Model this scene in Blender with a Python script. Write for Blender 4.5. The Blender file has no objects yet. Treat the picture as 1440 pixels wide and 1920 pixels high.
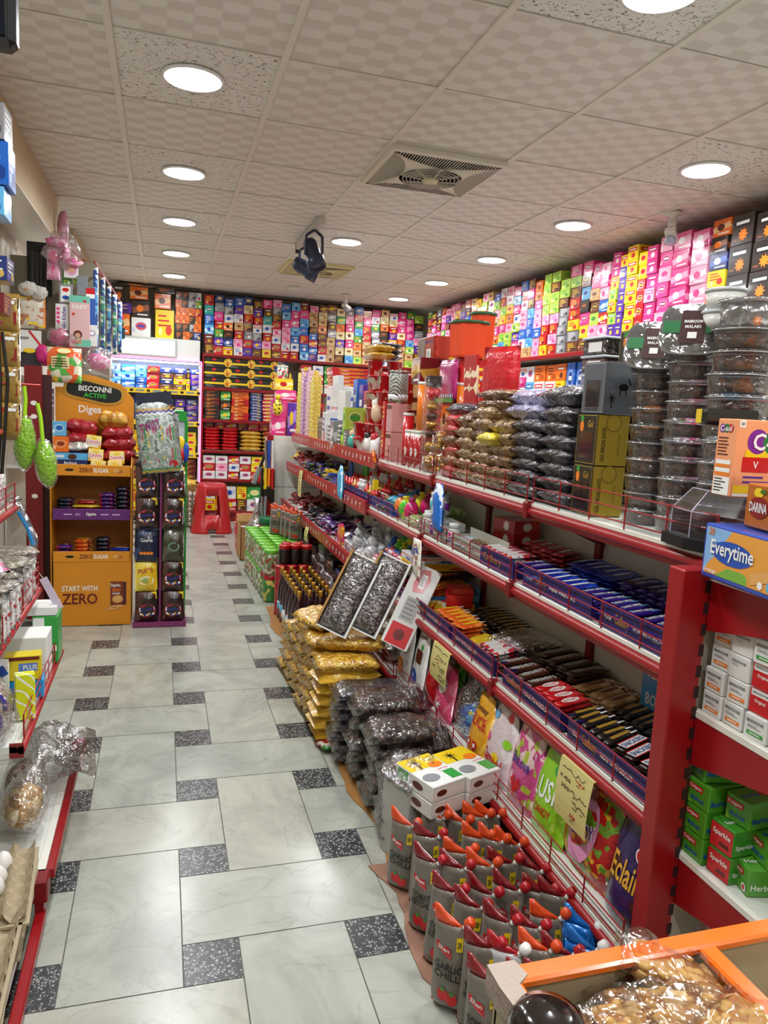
import bpy, bmesh, math, random
from mathutils import Vector, Matrix, noise
R = random.Random(11)
PI = math.pi
SC = bpy.context.scene
COL = SC.collection
# ---------------------------------------------------------------- camera
def cam():
    cd = bpy.data.cameras.new('camera'); o = bpy.data.objects.new('camera', cd); COL.objects.link(o)
    yaw, pitch, roll = math.radians(16.964), math.radians(7.875), math.radians(3.06)
    cy, sy, cp, sp = math.cos(yaw), math.sin(yaw), math.cos(pitch), math.sin(pitch)
    f = Vector((sy*cp, cy*cp, -sp)); r = Vector((cy, -sy, 0)); u = r.cross(f)
    cr, sr = math.cos(roll), math.sin(roll)
    r2 = cr*r + sr*u; u2 = -sr*r + cr*u
    m = Matrix((r2, u2, -f)).transposed().to_4x4(); m.translation = (0, 0, 1.4)
    o.matrix_world = m
    cd.sensor_fit = 'VERTICAL'; cd.sensor_height = 36; cd.lens = 36*1383.9/1920
    cd.clip_start = .02; cd.clip_end = 60
    SC.camera = o
cam()
w = bpy.data.worlds.new('world'); SC.world = w; w.use_nodes = True
w.node_tree.nodes['Background'].inputs[0].default_value = (.8, .86, 1, 1)
w.node_tree.nodes['Background'].inputs[1].default_value = .3
SC.view_settings.view_transform = 'Standard'; SC.view_settings.look = 'None'
SC.view_settings.gamma = 1; SC.view_settings.use_curve_mapping = False
SC.view_settings.exposure = 0.0
LAMP_W = 13.0
try:
    SC.cycles.max_bounces = 7; SC.cycles.diffuse_bounces = 4; SC.cycles.glossy_bounces = 3
    SC.cycles.transparent_max_bounces = 12; SC.cycles.transmission_bounces = 4
    SC.cycles.caustics_reflective = False; SC.cycles.caustics_refractive = False
    SC.cycles.sample_clamp_indirect = 3.0
except Exception: pass
CEIL = 2.635
# ---------------------------------------------------------------- materials
def lin(h):
    if not isinstance(h, str): return (h[0], h[1], h[2], 1)
    h = h.lstrip('#'); v = [int(h[i:i+2], 16)/255 for i in (0, 2, 4)]
    return tuple([(c/12.92 if c <= .04045 else ((c+.055)/1.055)**2.4) for c in v] + [1])
MATS = {}
def nodes(name):
    m = bpy.data.materials.new(name); m.use_nodes = True; nt = m.node_tree
    return m, nt, nt.nodes['Principled BSDF']
def coords(nt, scale=1, kind='Object'):
    tc = nt.nodes.new('ShaderNodeTexCoord'); mp = nt.nodes.new('ShaderNodeMapping')
    mp.inputs['Scale'].default_value = (scale, scale, scale) if not isinstance(scale, tuple) else scale
    nt.links.new(tc.outputs[kind], mp.inputs[0]); return mp.outputs[0]
def bump(nt, b, vec, scale, strength, dist=.004, detail=3, typ='noise'):
    n = nt.nodes.new('ShaderNodeTexNoise' if typ == 'noise' else 'ShaderNodeTexVoronoi')
    n.inputs['Scale'].default_value = scale
    if typ == 'noise': n.inputs['Detail'].default_value = detail
    nt.links.new(vec, n.inputs['Vector'])
    bp = nt.nodes.new('ShaderNodeBump'); bp.inputs['Strength'].default_value = strength; bp.inputs['Distance'].default_value = dist
    nt.links.new(n.outputs[0], bp.inputs['Height']); nt.links.new(bp.outputs[0], b.inputs['Normal'])
def M(name, col, rough=.5, metal=0, coat=0, emit=0, bmp=None, var=0):
    if name in MATS: return MATS[name]
    m, nt, b = nodes(name)
    b.inputs['Base Color'].default_value = lin(col); b.inputs['Roughness'].default_value = rough
    b.inputs['Metallic'].default_value = metal; b.inputs['Coat Weight'].default_value = coat
    b.inputs['Coat Roughness'].default_value = .12
    if emit:
        b.inputs['Emission Color'].default_value = lin(col); b.inputs['Emission Strength'].default_value = emit
    v = None
    if bmp or var: v = coords(nt)
    if bmp: bump(nt, b, v, bmp[0], bmp[1], bmp[2] if len(bmp) > 2 else .004)
    if var:
        n = nt.nodes.new('ShaderNodeTexNoise'); n.inputs['Scale'].default_value = 9; n.inputs['Detail'].default_value = 5
        nt.links.new(v, n.inputs['Vector']); mx = nt.nodes.new('ShaderNodeMix'); mx.data_type = 'RGBA'
        c = lin(col); mx.inputs[6].default_value = tuple(x*(1-var) for x in c[:3])+(1,); mx.inputs[7].default_value = tuple(min(1, x*(1+var)) for x in c[:3])+(1,)
        nt.links.new(n.outputs[0], mx.inputs[0]); nt.links.new(mx.outputs[2], b.inputs['Base Color'])
    MATS[name] = m; return m
def PK(name, c1, c2, c3, sc=14, rough=.28, crinkle=.35, t=(.55, .8), typ='v', coat=.4, metal=0, bs=45):
    """printed packaging film: patches of three inks, glossy, slightly creased"""
    if name in MATS: return MATS[name]
    m, nt, b = nodes(name); v = coords(nt)
    if typ == 'v':
        n = nt.nodes.new('ShaderNodeTexVoronoi'); n.inputs['Scale'].default_value = sc
        nt.links.new(v, n.inputs['Vector']); sx = nt.nodes.new('ShaderNodeSeparateColor'); nt.links.new(n.outputs['Color'], sx.inputs[0]); o = sx.outputs[0]
    elif typ == 'n':
        n = nt.nodes.new('ShaderNodeTexNoise'); n.inputs['Scale'].default_value = sc; n.inputs['Detail'].default_value = 2
        nt.links.new(v, n.inputs['Vector']); o = n.outputs[0]
    else:
        n = nt.nodes.new('ShaderNodeTexWave'); n.inputs['Scale'].default_value = sc; n.inputs['Distortion'].default_value = 5; n.bands_direction = 'DIAGONAL'
        nt.links.new(v, n.inputs['Vector']); o = n.outputs[1]
    cr = nt.nodes.new('ShaderNodeValToRGB'); cr.color_ramp.interpolation = 'CONSTANT'
    e = cr.color_ramp.elements; e[0].color = lin(c1); e[1].position = t[0]; e[1].color = lin(c2)
    x = e.new(t[1]); x.color = lin(c3)
    nt.links.new(o, cr.inputs[0]); nt.links.new(cr.outputs[0], b.inputs['Base Color'])
    b.inputs['Roughness'].default_value = rough; b.inputs['Coat Weight'].default_value = coat; b.inputs['Coat Roughness'].default_value = .08
    b.inputs['Metallic'].default_value = metal
    if crinkle: bump(nt, b, v, bs, crinkle, .006)
    MATS[name] = m; return m
def GR(name, c1, c2, c3, sc=70, rough=.22, coat=.8, dist=.01, strength=.8):
    """grains, beans or dates pressed under clear shrink film"""
    if name in MATS: return MATS[name]
    m, nt, b = nodes(name); v = coords(nt)
    n = nt.nodes.new('ShaderNodeTexVoronoi'); n.inputs['Scale'].default_value = sc; nt.links.new(v, n.inputs['Vector'])
    sx = nt.nodes.new('ShaderNodeSeparateColor'); nt.links.new(n.outputs['Color'], sx.inputs[0])
    cr = nt.nodes.new('ShaderNodeValToRGB'); e = cr.color_ramp.elements; e[0].color = lin(c1); e[1].position = .9; e[1].color = lin(c3); x = e.new(.5); x.color = lin(c2)
    nt.links.new(sx.outputs[1], cr.inputs[0]); nt.links.new(cr.outputs[0], b.inputs['Base Color'])
    b.inputs['Roughness'].default_value = rough+.2; b.inputs['Coat Weight'].default_value = coat; b.inputs['Coat Roughness'].default_value = .07; b.inputs['Coat IOR'].default_value = 1.7
    bp = nt.nodes.new('ShaderNodeBump'); bp.invert = True; bp.inputs['Strength'].default_value = strength; bp.inputs['Distance'].default_value = dist
    nt.links.new(n.outputs['Distance'], bp.inputs['Height']); nt.links.new(bp.outputs[0], b.inputs['Normal'])
    n2 = nt.nodes.new('ShaderNodeTexNoise'); n2.inputs['Scale'].default_value = 17; n2.inputs['Distortion'].default_value = 1.2
    nt.links.new(v, n2.inputs['Vector']); b2 = nt.nodes.new('ShaderNodeBump'); b2.inputs['Strength'].default_value = .8; b2.inputs['Distance'].default_value = .022
    nt.links.new(n2.outputs[0], b2.inputs['Height']); nt.links.new(b2.outputs[0], b.inputs['Coat Normal'])
    MATS[name] = m; return m
def FILM(name, tint='#ffffff', base=.04, k=.5, rough=.1, bs=30, strength=.8):
    """thin clear plastic"""
    if name in MATS: return MATS[name]
    m = bpy.data.materials.new(name); m.use_nodes = True; nt = m.node_tree; nt.nodes.clear()
    out = nt.nodes.new('ShaderNodeOutputMaterial'); mx = nt.nodes.new('ShaderNodeMixShader')
    tr = nt.nodes.new('ShaderNodeBsdfTransparent'); tr.inputs[0].default_value = lin(tint)
    gl = nt.nodes.new('ShaderNodeBsdfGlossy'); gl.inputs['Roughness'].default_value = rough; gl.inputs[0].default_value = (.95, .95, .95, 1)
    lw = nt.nodes.new('ShaderNodeLayerWeight'); lw.inputs[0].default_value = .35
    ma = nt.nodes.new('ShaderNodeMath'); ma.operation = 'MULTIPLY_ADD'; ma.inputs[1].default_value = k; ma.inputs[2].default_value = base
    nt.links.new(lw.outputs[1], ma.inputs[0]); nt.links.new(ma.outputs[0], mx.inputs[0])
    nt.links.new(tr.outputs[0], mx.inputs[1]); nt.links.new(gl.outputs[0], mx.inputs[2]); nt.links.new(mx.outputs[0], out.inputs[0])
    if strength:
        v = coords(nt); n = nt.nodes.new('ShaderNodeTexNoise'); n.inputs['Scale'].default_value = bs; n.inputs['Distortion'].default_value = 1; nt.links.new(v, n.inputs['Vector'])
        bp = nt.nodes.new('ShaderNodeBump'); bp.inputs['Strength'].default_value = strength; bp.inputs['Distance'].default_value = .02
        nt.links.new(n.outputs[0], bp.inputs['Height']); nt.links.new(bp.outputs[0], gl.inputs['Normal']); nt.links.new(bp.outputs[0], lw.inputs['Normal'])
    MATS[name] = m; return m
# ---------------------------------------------------------------- lettering, cached as flat outlines
TG = {}
def textgeo(s):
    if s in TG: return TG[s]
    cu = bpy.data.curves.new('lettering', 'FONT'); cu.body = s; cu.resolution_u = 2; cu.offset = .018
    o = bpy.data.objects.new('lettering', cu); COL.objects.link(o); bpy.context.view_layer.update()
    me = bpy.data.meshes.new_from_object(o.evaluated_get(bpy.context.evaluated_depsgraph_get()))
    V = [(v.co.x, v.co.y) for v in me.vertices]; F = [tuple(p.vertices) for p in me.polygons]
    bpy.data.objects.remove(o); bpy.data.curves.remove(cu); bpy.data.meshes.remove(me)
    if not V: TG[s] = ([], []); return TG[s]
    xs = [v[0] for v in V]; ys = [v[1] for v in V]; w = max(xs)-min(xs) or 1; h = max(ys)-min(ys) or 1; x0 = min(xs); y0 = min(ys)
    TG[s] = ([((x-x0)/w-.5, (y-y0)/h-.5) for x, y in V], F); return TG[s]
for s in ['BISCONNI','ACTIVE','Diges','ZERO','SUGAR','START WITH','Digestive','DAWN','C-sol','Everytime','20','DARINA','SENSODYNE','SENSED','Colgate','Sparkle','MaxFresh','Herbal','BOUNTY','SNICKERS',"HERSHEY'S",'Cadbury','YOUR','NOW WITH BISCUIT','MINI FINGERS','DAIRY MILK','LUSH','CANDY','SLICE','Eclairs','TWIST','TOMATO','KETCHUP','GARLIC','CHILLI','PUFFS','Gol','GOL SPECIAL DATES','ROYAL DATES','DATES','GRAPES','BeLove','PLUS','MABROOM','MALAKI','Cavity','Original','Orange','30','350','X 450','SAUCE','MAX','Nestle','LACTOGEN','Novella','Peek Freans','KITKAT','TPUPSMUPU','Pik','extra','Cocomo','Carnival','Fantasy','Gala','Barbara','Super','KNORR','JEEP','Mini Kitchen','BABY','Eid','Shan','disco solo','hi','V','Fresh Mint']: textgeo(s)
# ---------------------------------------------------------------- mesh builder
class MB:
    def __init__(s): s.V = []; s.F = []; s.MI = []; s.SM = []; s.mats = []; s.T = Matrix.Identity(4)
    def mi(s, m):
        if m not in s.mats: s.mats.append(m)
        return s.mats.index(m)
    def add(s, vs, fs, m, sm=False):
        b = len(s.V); T = s.T; s.V += [tuple(T @ Vector(v)) for v in vs]; i = s.mi(m)
        for f in fs: s.F.append(tuple(b+k for k in f)); s.MI.append(i); s.SM.append(sm)
        return s
    def box(s, x0, x1, y0, y1, z0, z1, m, b=0):
        if b <= 0:
            vs = [(x, y, z) for x in (x0, x1) for y in (y0, y1) for z in (z0, z1)]
            return s.add(vs, [(0,1,3,2),(4,6,7,5),(0,4,5,1),(2,3,7,6),(0,2,6,4),(1,5,7,3)], m)
        L = ((x0, x1), (y0, y1), (z0, z1)); vs = []; ix = {}
        for sx in (0, 1):
            for sy in (0, 1):
                for sz in (0, 1):
                    sg = (sx, sy, sz)
                    for a in range(3):
                        p = [L[k][sg[k]] + (b if sg[k] == 0 else -b)*(k != a) for k in range(3)]
                        ix[(sg, a)] = len(vs); vs.append(tuple(p))
        fs = []
        for a in range(3):
            o = [k for k in range(3) if k != a]
            for sa in (0, 1):
                q = []
                for p, r in ((0,0),(1,0),(1,1),(0,1)):
                    g = [0]*3; g[a] = sa; g[o[0]] = p; g[o[1]] = r; q.append(ix[(tuple(g), a)])
                fs.append(tuple(q))
        for c in range(3):
            a, bb = [k for k in range(3) if k != c]
            for sa in (0, 1):
                for sb in (0, 1):
                    g0 = [0]*3; g0[a] = sa; g0[bb] = sb; g1 = list(g0); g1[c] = 1; g0, g1 = tuple(g0), tuple(g1)
                    fs.append((ix[(g0, a)], ix[(g0, bb)], ix[(g1, bb)], ix[(g1, a)]))
        for sg in {k[0] for k in ix}: fs.append((ix[(sg, 0)], ix[(sg, 1)], ix[(sg, 2)]))
        return s.add(vs, fs, m)
    def cyl(s, p0, p1, r0, r1=None, n=12, m=None, sm=True, caps=True):
        r1 = r0 if r1 is None else r1; p0 = Vector(p0); p1 = Vector(p1); d = (p1-p0)
        if d.length < 1e-7: return s
        d.normalize(); u = d.orthogonal().normalized(); v = d.cross(u); vs = []
        for i in range(n):
            a = 2*PI*i/n; e = u*math.cos(a)+v*math.sin(a); vs += [p0+e*r0, p1+e*r1]
        s.add(vs, [(2*i, 2*((i+1) % n), 2*((i+1) % n)+1, 2*i+1) for i in range(n)], m, sm)
        if caps: s.add(vs, [tuple(2*i for i in range(n)), tuple(2*i+1 for i in range(n))], m)
        return s
    def lathe(s, pr, n, m, c=(0, 0, 0), sm=True, rib=0, sq=0, el=1):
        vs = []
        for r, z in pr:
            for i in range(n):
                a = 2*PI*i/n; rr = r*(1+rib*(i % 2))
                if sq: rr *= 1/(abs(math.cos(a))**sq+abs(math.sin(a))**sq)**(1/sq)
                vs.append((c[0]+rr*math.cos(a), c[1]+rr*math.sin(a)*el, c[2]+z))
        fs = [(k*n+i, k*n+(i+1) % n, (k+1)*n+(i+1) % n, (k+1)*n+i) for k in range(len(pr)-1) for i in range(n)]
        if pr[0][0] > 1e-5: fs.append(tuple(range(n)))
        if pr[-1][0] > 1e-5: fs.append(tuple((len(pr)-1)*n+i for i in range(n)))
        return s.add(vs, fs, m, sm)
    def tube(s, pts, r, n, m):
        for a, b in zip(pts[:-1], pts[1:]): s.cyl(a, b, r, r, n, m)
        return s
    def quad(s, a, b, c, d, m): return s.add([a, b, c, d], [(0, 1, 2, 3)], m)
    def poly(s, pts, m): return s.add(pts, [tuple(range(len(pts)))], m)
    def prism(s, pts, axis, a0, a1, m):
        """outline pts (two coordinates) swept along axis"""
        def P(p, a):
            q = list(p); q.insert(axis, a); return tuple(q)
        n = len(pts); vs = [P(p, a0) for p in pts]+[P(p, a1) for p in pts]
        return s.add(vs, [tuple(range(n)), tuple(range(n, 2*n))]+[(i, (i+1) % n, n+(i+1) % n, n+i) for i in range(n)], m)
    def rectf(s, f, cx, cz, w, h, off, m, ang=0):
        """flat printed patch on face f at offset off"""
        c, q = math.cos(ang), math.sin(ang)
        pts = [(cx+x*c-y*q, cz+x*q+y*c) for x, y in ((-w/2,-h/2),(w/2,-h/2),(w/2,h/2),(-w/2,h/2))]
        return s.poly([s.on(f, a, b, off) for a, b in pts], m)
    def on(s, f, a, b, off):
        return {'f': (a, off, b), 'l': (off, -a, b), 'r': (off, a, b), 't': (a, b, off), 'b': (-a, off, b)}[f]
    def ell(s, f, cx, cz, w, h, off, m, n=18, ang=0):
        c, q = math.cos(ang), math.sin(ang)
        pts = [(w/2*math.cos(2*PI*i/n), h/2*math.sin(2*PI*i/n)) for i in range(n)]
        return s.poly([s.on(f, cx+x*c-y*q, cz+x*q+y*c, off) for x, y in pts], m)
    def star(s, f, cx, cz, r0, r1, n, off, m):
        pts = [((r0 if i % 2 else r1)*math.cos(PI*i/n), (r0 if i % 2 else r1)*math.sin(PI*i/n)) for i in range(2*n)]
        c = s.on(f, cx, cz, off); vs = [c]+[s.on(f, cx+x, cz+y, off) for x, y in pts]
        return s.add(vs, [(0, 1+i, 1+(i+1) % (2*n)) for i in range(2*n)], m)
    def text(s, f, t, cx, cz, w, h, off, m, ang=0):
        V, F = textgeo(t); c, q = math.cos(ang), math.sin(ang)
        return s.add([s.on(f, cx+x*w*c-y*h*q, cz+x*w*q+y*h*c, off) for x, y in V], F, m)
    def lines(s, f, cx, cz, w, h, n, off, m, seed=1):
        """rows of small print"""
        r = random.Random(seed)
        for i in range(n):
            ww = w*(.6+.4*r.random()); s.rectf(f, cx-(w-ww)/2, cz+h*(.5-(i+.5)/n), ww, h/n*.38, off, m)
        return s
    def pillow(s, w, d, h, m, nx=9, ny=6, nz=.0, p=2.4, seed=0, crimp=0, z0=0, top=1, bot=1, pe=.5):
        """soft filled bag lying flat: width x, depth y, height z"""
        vs = []; o = Vector((seed*3.1, seed*1.7, 0))
        for sgn in (1, -1):
            for j in range(ny+1):
                for i in range(nx+1):
                    u = i/nx*2-1; v = j/ny*2-1
                    t = max(0, (1-abs(u)**p))*max(0, (1-abs(v)**p)); t = t**.5
                    n = noise.noise(Vector((u*2.6, v*2.6, sgn))+o)*nz if nz else 0
                    e = 1+(.05 if crimp and abs(u) > .99 else 0)
                    q = (1-.08*abs(v)**2*(1-abs(u)**4))
                    vs.append((u*w/2*e*(1 if not crimp else q), v*d/2*(1-.06*abs(u)**2*(1-abs(v)**4)), z0+h/2+sgn*h/2*t*(top if sgn > 0 else bot)+n*h*(t > .01)))
        n1 = (nx+1)*(ny+1); fs = []
        for j in range(ny):
            for i in range(nx):
                a = j*(nx+1)+i; fs.append((a, a+1, a+nx+2, a+nx+1)); fs.append((n1+a, n1+a+nx+1, n1+a+nx+2, n1+a+1))
        bd = [(i, 0) for i in range(nx)]+[(nx, j) for j in range(ny)]+[(i, ny) for i in range(nx, 0, -1)]+[(0, j) for j in range(ny, 0, -1)]
        bi = [j*(nx+1)+i for i, j in bd]
        for k in range(len(bi)):
            a, b = bi[k], bi[(k+1) % len(bi)]; fs.append((a, b, n1+b, n1+a))
        return s.add(vs, fs, m, True)
    def pouch(s, out, thick, m, seed=0, nz=.004, rows=None):
        """standing pouch: out = list of (z, x left, x right); thick(t) with t 0..1 up"""
        nx = 8; vs = []; n = len(out)
        for sgn in (-1, 1):
            for k, (z, xl, xr) in enumerate(out):
                for i in range(nx+1):
                    u = i/nx; x = xl+(xr-xl)*u; y = sgn*thick(k/(n-1))*max(0, 1-abs(2*u-1)**2.5)**.6
                    if 0 < i < nx: y += noise.noise(Vector((x*25+seed*5, z*22, sgn*3)))*nz
                    vs.append((x, y, z))
        s.out = out; s.thick = thick
        N = n*(nx+1); fs = []
        for k in range(n-1):
            for i in range(nx):
                a = k*(nx+1)+i; fs += [(a, a+1, a+nx+2, a+nx+1), (N+a, N+a+nx+1, N+a+nx+2, N+a+1)]
            for i in (0, nx):
                a = k*(nx+1)+i; fs.append((a, a+nx+1, N+a+nx+1, N+a))
        for k in (0, n-1):
            for i in range(nx): a = k*(nx+1)+i; fs.append((a, a+1, N+a+1, N+a))
        return s.add(vs, fs, m, True)
    def drape(s, n0):
        """press printing from vertex n0 on against the bulging front"""
        o = s.out; n = len(o)
        for q in range(n0, len(s.V)):
            x, y, z = s.V[q]; k = 0
            while k < n-2 and o[k+1][0] < z: k += 1
            t = max(0, min(1, (z-o[k][0])/((o[k+1][0]-o[k][0]) or 1))); xl = o[k][1]+(o[k+1][1]-o[k][1])*t; xr = o[k][2]+(o[k+1][2]-o[k][2])*t
            u = max(0, min(1, (x-xl)/((xr-xl) or 1)))
            s.V[q] = (x, -s.thick((k+t)/(n-1))*max(0, 1-abs(2*u-1)**2.5)**.6-.0012+y, z)
    def blob(s, c, rx, ry, rz, m, n=8, k=6, nz=0, seed=0):
        vs = []
        for j in range(k+1):
            for i in range(n):
                a = 2*PI*i/n; t = PI*j/k; p = Vector((math.sin(t)*math.cos(a), math.sin(t)*math.sin(a), math.cos(t)))
                f = 1+(noise.noise(p*1.8+Vector((seed*2.3, 0, seed)))*nz if nz else 0)
                vs.append((c[0]+p.x*rx*f, c[1]+p.y*ry*f, c[2]+p.z*rz*f))
        return s.add(vs, [(j*n+i, j*n+(i+1) % n, (j+1)*n+(i+1) % n, (j+1)*n+i) for j in range(k) for i in range(n)], m, True)
    def mesh(s, name='part'):
        me = bpy.data.meshes.new(name); me.from_pydata(s.V, [], s.F)
        for m in s.mats: me.materials.append(m)
        me.polygons.foreach_set('material_index', s.MI); me.polygons.foreach_set('use_smooth', s.SM); me.update()
        bm = bmesh.new(); bm.from_mesh(me); bmesh.ops.recalc_face_normals(bm, faces=bm.faces); bm.to_mesh(me); bm.free()
        return me
def link(name, data, parent=None, loc=(0, 0, 0), rot=(0, 0, 0), scale=(1, 1, 1)):
    o = bpy.data.objects.new(name, data); COL.objects.link(o); o.location = loc; o.rotation_euler = rot; o.scale = scale
    if parent: o.parent = parent
    return o
def T(name, label, cat, what, loc=(0, 0, 0), rz=0, group=None, rot=None, scale=(1, 1, 1), stuff=False):
    """a thing: one mesh, or an Empty that parents [(part name, mesh, [sub-parts])]"""
    rot = rot or (0, 0, rz)
    if isinstance(what, MB): what = what.mesh(name)
    if isinstance(what, list):
        o = link(name, None, None, loc, rot, scale); o.empty_display_size = .05
        kids(o, what)
    else:
        if 'nom' in what: scale = tuple(a/b for a, b in zip(scale, what['nom']))
        o = link(name, what, None, loc, rot, scale)
    o['label'] = label; o['category'] = cat
    if group: o['group'] = group
    if stuff: o['kind'] = 'stuff'
    return o
def kids(o, parts):
    for p in parts:
        me = p[1].mesh(p[0]) if isinstance(p[1], MB) else p[1]
        c = link(p[0], me, o)
        if len(p) > 2 and p[2]:
            if isinstance(p[2], str): c['label'] = p[2]
            else: kids(c, p[2])
def S(name, mb, loc=(0, 0, 0)):
    o = link(name, mb.mesh(name), None, loc); o['kind'] = 'structure'; return o
def meshes(parts):
    """turn builders into meshes once, so copies share them"""
    return [(p[0], p[1].mesh(p[0]) if isinstance(p[1], MB) else p[1]) + ((meshes(p[2]) if isinstance(p[2], list) else p[2],) if len(p) > 2 else ()) for p in parts]
ORD = ['bottom', 'second', 'third', 'fourth', 'fifth', 'sixth', 'seventh', 'eighth', 'ninth', 'tenth', 'eleventh', 'twelfth', 'thirteenth', 'fourteenth', 'fifteenth', 'sixteenth', 'seventeenth', 'eighteenth', 'nineteenth', 'twentieth']
def up(i): return 'lowest' if i == 0 else ORD[i]+' up'
NTH = ['first']+ORD[1:]+[a+'-'+b for a in ('twenty', 'thirty', 'forty') for b in ['first']+ORD[1:9]]
# common paints
red = M('red enamel', '#960f16', .32, bmp=(3, .03)); dred = M('dark red enamel', '#7a1014', .35)
white = M('white enamel', '#dfe0d8', .35); cream = M('cream panel', '#cfc8b8', .45, var=.05); black = M('black plastic', '#101114', .35)
rail = M('cream rail', '#e8e6da', .3); wirem = M('red wire', '#a01820', .3, .2)
yel = M('yellow ink', '#f2cf1c', .35, coat=.3); wht = M('white ink', '#f2f2ee', .35, coat=.3); blk = M('black ink', '#15120f', .35, coat=.3)
rdi = M('red ink', '#c8161d', .3, coat=.3); grn = M('green ink', '#2f9b3c', .35, coat=.3); blu = M('blue ink', '#1c4fb0', .3, coat=.3)
pnk = M('pink ink', '#ea3f8c', .3, coat=.3); org = M('orange ink', '#f08018', .35, coat=.2); prp = M('purple ink', '#4a2090', .3, coat=.3)
gold = M('gold ink', '#c79a3c', .3, .4); brn = M('brown ink', '#5a2418', .35); gry = M('grey ink', '#8a8c8e', .4); mar = M('maroon ink', '#6a1014', .35)
lblu = M('light blue ink', '#5ab4e8', .3, coat=.3); lime = M('lime ink', '#8fd02e', .3, coat=.3); kraft = M('cardboard', '#b0824a', .8, var=.12)
film = FILM('clear film'); filmh = FILM('clear film crinkled', base=.10, k=.7, bs=38, strength=1)
chrome = M('chrome', '#c8c8cc', .15, 1)
# ================================================================ SETTING
def tile_mats():
    out = []
    for i, (a, b_) in enumerate([('#b6b8ac', '#9b9e93'), ('#b2b4a8', '#979a90'), ('#b8b8ab', '#9e9e92'), ('#b0b3a8', '#959890')]):
        m, nt, b = nodes('marble tile %d' % i); v = coords(nt, 1)
        n = nt.nodes.new('ShaderNodeTexNoise'); n.inputs['Scale'].default_value = 3.2; n.inputs['Detail'].default_value = 9; n.inputs['Roughness'].default_value = .62; n.inputs['Distortion'].default_value = 1.4
        nt.links.new(v, n.inputs['Vector']); cr = nt.nodes.new('ShaderNodeValToRGB'); e = cr.color_ramp.elements
        e[0].position = .32; e[0].color = lin(b_); e[1].position = .62; e[1].color = lin(a)
        nt.links.new(n.outputs[0], cr.inputs[0])
        w_ = nt.nodes.new('ShaderNodeTexNoise'); w_.inputs['Scale'].default_value = 1.6+i*.3; w_.inputs['Detail'].default_value = 6; w_.inputs['Distortion'].default_value = 2.5
        nt.links.new(v, w_.inputs['Vector']); c2 = nt.nodes.new('ShaderNodeValToRGB'); q = c2.color_ramp.elements
        q[0].position = .488; q[0].color = (1, 1, 1, 1); q[1].position = .5; q[1].color = (.62, .6, .55, 1); z = q.new(.512); z.color = (1, 1, 1, 1)
        nt.links.new(w_.outputs[0], c2.inputs[0]); mx = nt.nodes.new('ShaderNodeMix'); mx.data_type = 'RGBA'; mx.blend_type = 'MULTIPLY'; mx.inputs[0].default_value = .35
        nt.links.new(cr.outputs[0], mx.inputs[6]); nt.links.new(c2.outputs[0], mx.inputs[7]); nt.links.new(mx.outputs[2], b.inputs['Base Color'])
        b.inputs['Roughness'].default_value = .24; bump(nt, b, v, 14, .12, .004)
        out.append(m)
    m, nt, b = nodes('terrazzo tile'); v = coords(nt, 1)
    n = nt.nodes.new('ShaderNodeTexVoronoi'); n.feature = 'DISTANCE_TO_EDGE'; n.inputs['Scale'].default_value = 125; nt.links.new(v, n.inputs['Vector'])
    cr = nt.nodes.new('ShaderNodeValToRGB'); e = cr.color_ramp.elements; e[0].position = .10; e[0].color = lin('#33363a'); e[1].position = .26; e[1].color = lin('#a9a9a2')
    n3 = nt.nodes.new('ShaderNodeTexVoronoi'); n3.inputs['Scale'].default_value = 125; nt.links.new(v, n3.inputs['Vector'])
    sp = nt.nodes.new('ShaderNodeSeparateColor'); nt.links.new(n3.outputs['Color'], sp.inputs[0])
    gt = nt.nodes.new('ShaderNodeMath'); gt.operation = 'GREATER_THAN'; gt.inputs[1].default_value = .35; nt.links.new(sp.outputs[0], gt.inputs[0])
    mu = nt.nodes.new('ShaderNodeMath'); mu.operation = 'MULTIPLY'; nt.links.new(n.outputs['Distance'], mu.inputs[0]); nt.links.new(gt.outputs[0], mu.inputs[1])
    nt.links.new(mu.outputs[0], cr.inputs[0]); nt.links.new(cr.outputs[0], b.inputs['Base Color']); b.inputs['Roughness'].default_value = .3
    return out, m
def build_floor():
    tm, tz = tile_mats(); grout = M('grout', '#55554f', .8); mb = MB(); P = .4305; d = .143; g = .0016; X0 = .065; Y0 = 1.652
    mb.box(-1.2, 3.6, -2.2, 9.4, -.06, -.0015, grout)
    r = random.Random(4)
    def tile(x0, x1, y0, y1, m):
        x0 = max(x0, -1.2); x1 = min(x1, 3.6); y0 = max(y0, -2.2); y1 = min(y1, 9.4)
        if x1 > x0 and y1 > y0: mb.quad((x0+g, y0+g, 0), (x1-g, y0+g, 0), (x1-g, y1-g, 0), (x0+g, y1-g, 0), m)
    for i in range(-4, 9):
        for j in range(-10, 19):
            x = X0+i*P; y = Y0+j*P
            tile(x, x+d, y, y+d, tz)
            m = tm[r.randrange(4)]
            if (i+j) % 2: tile(x+d, x+P, y, y+P+d, m)
            else: tile(x, x+P+d, y+d, y+P, m)
    S('floor', mb)
build_floor()
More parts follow.
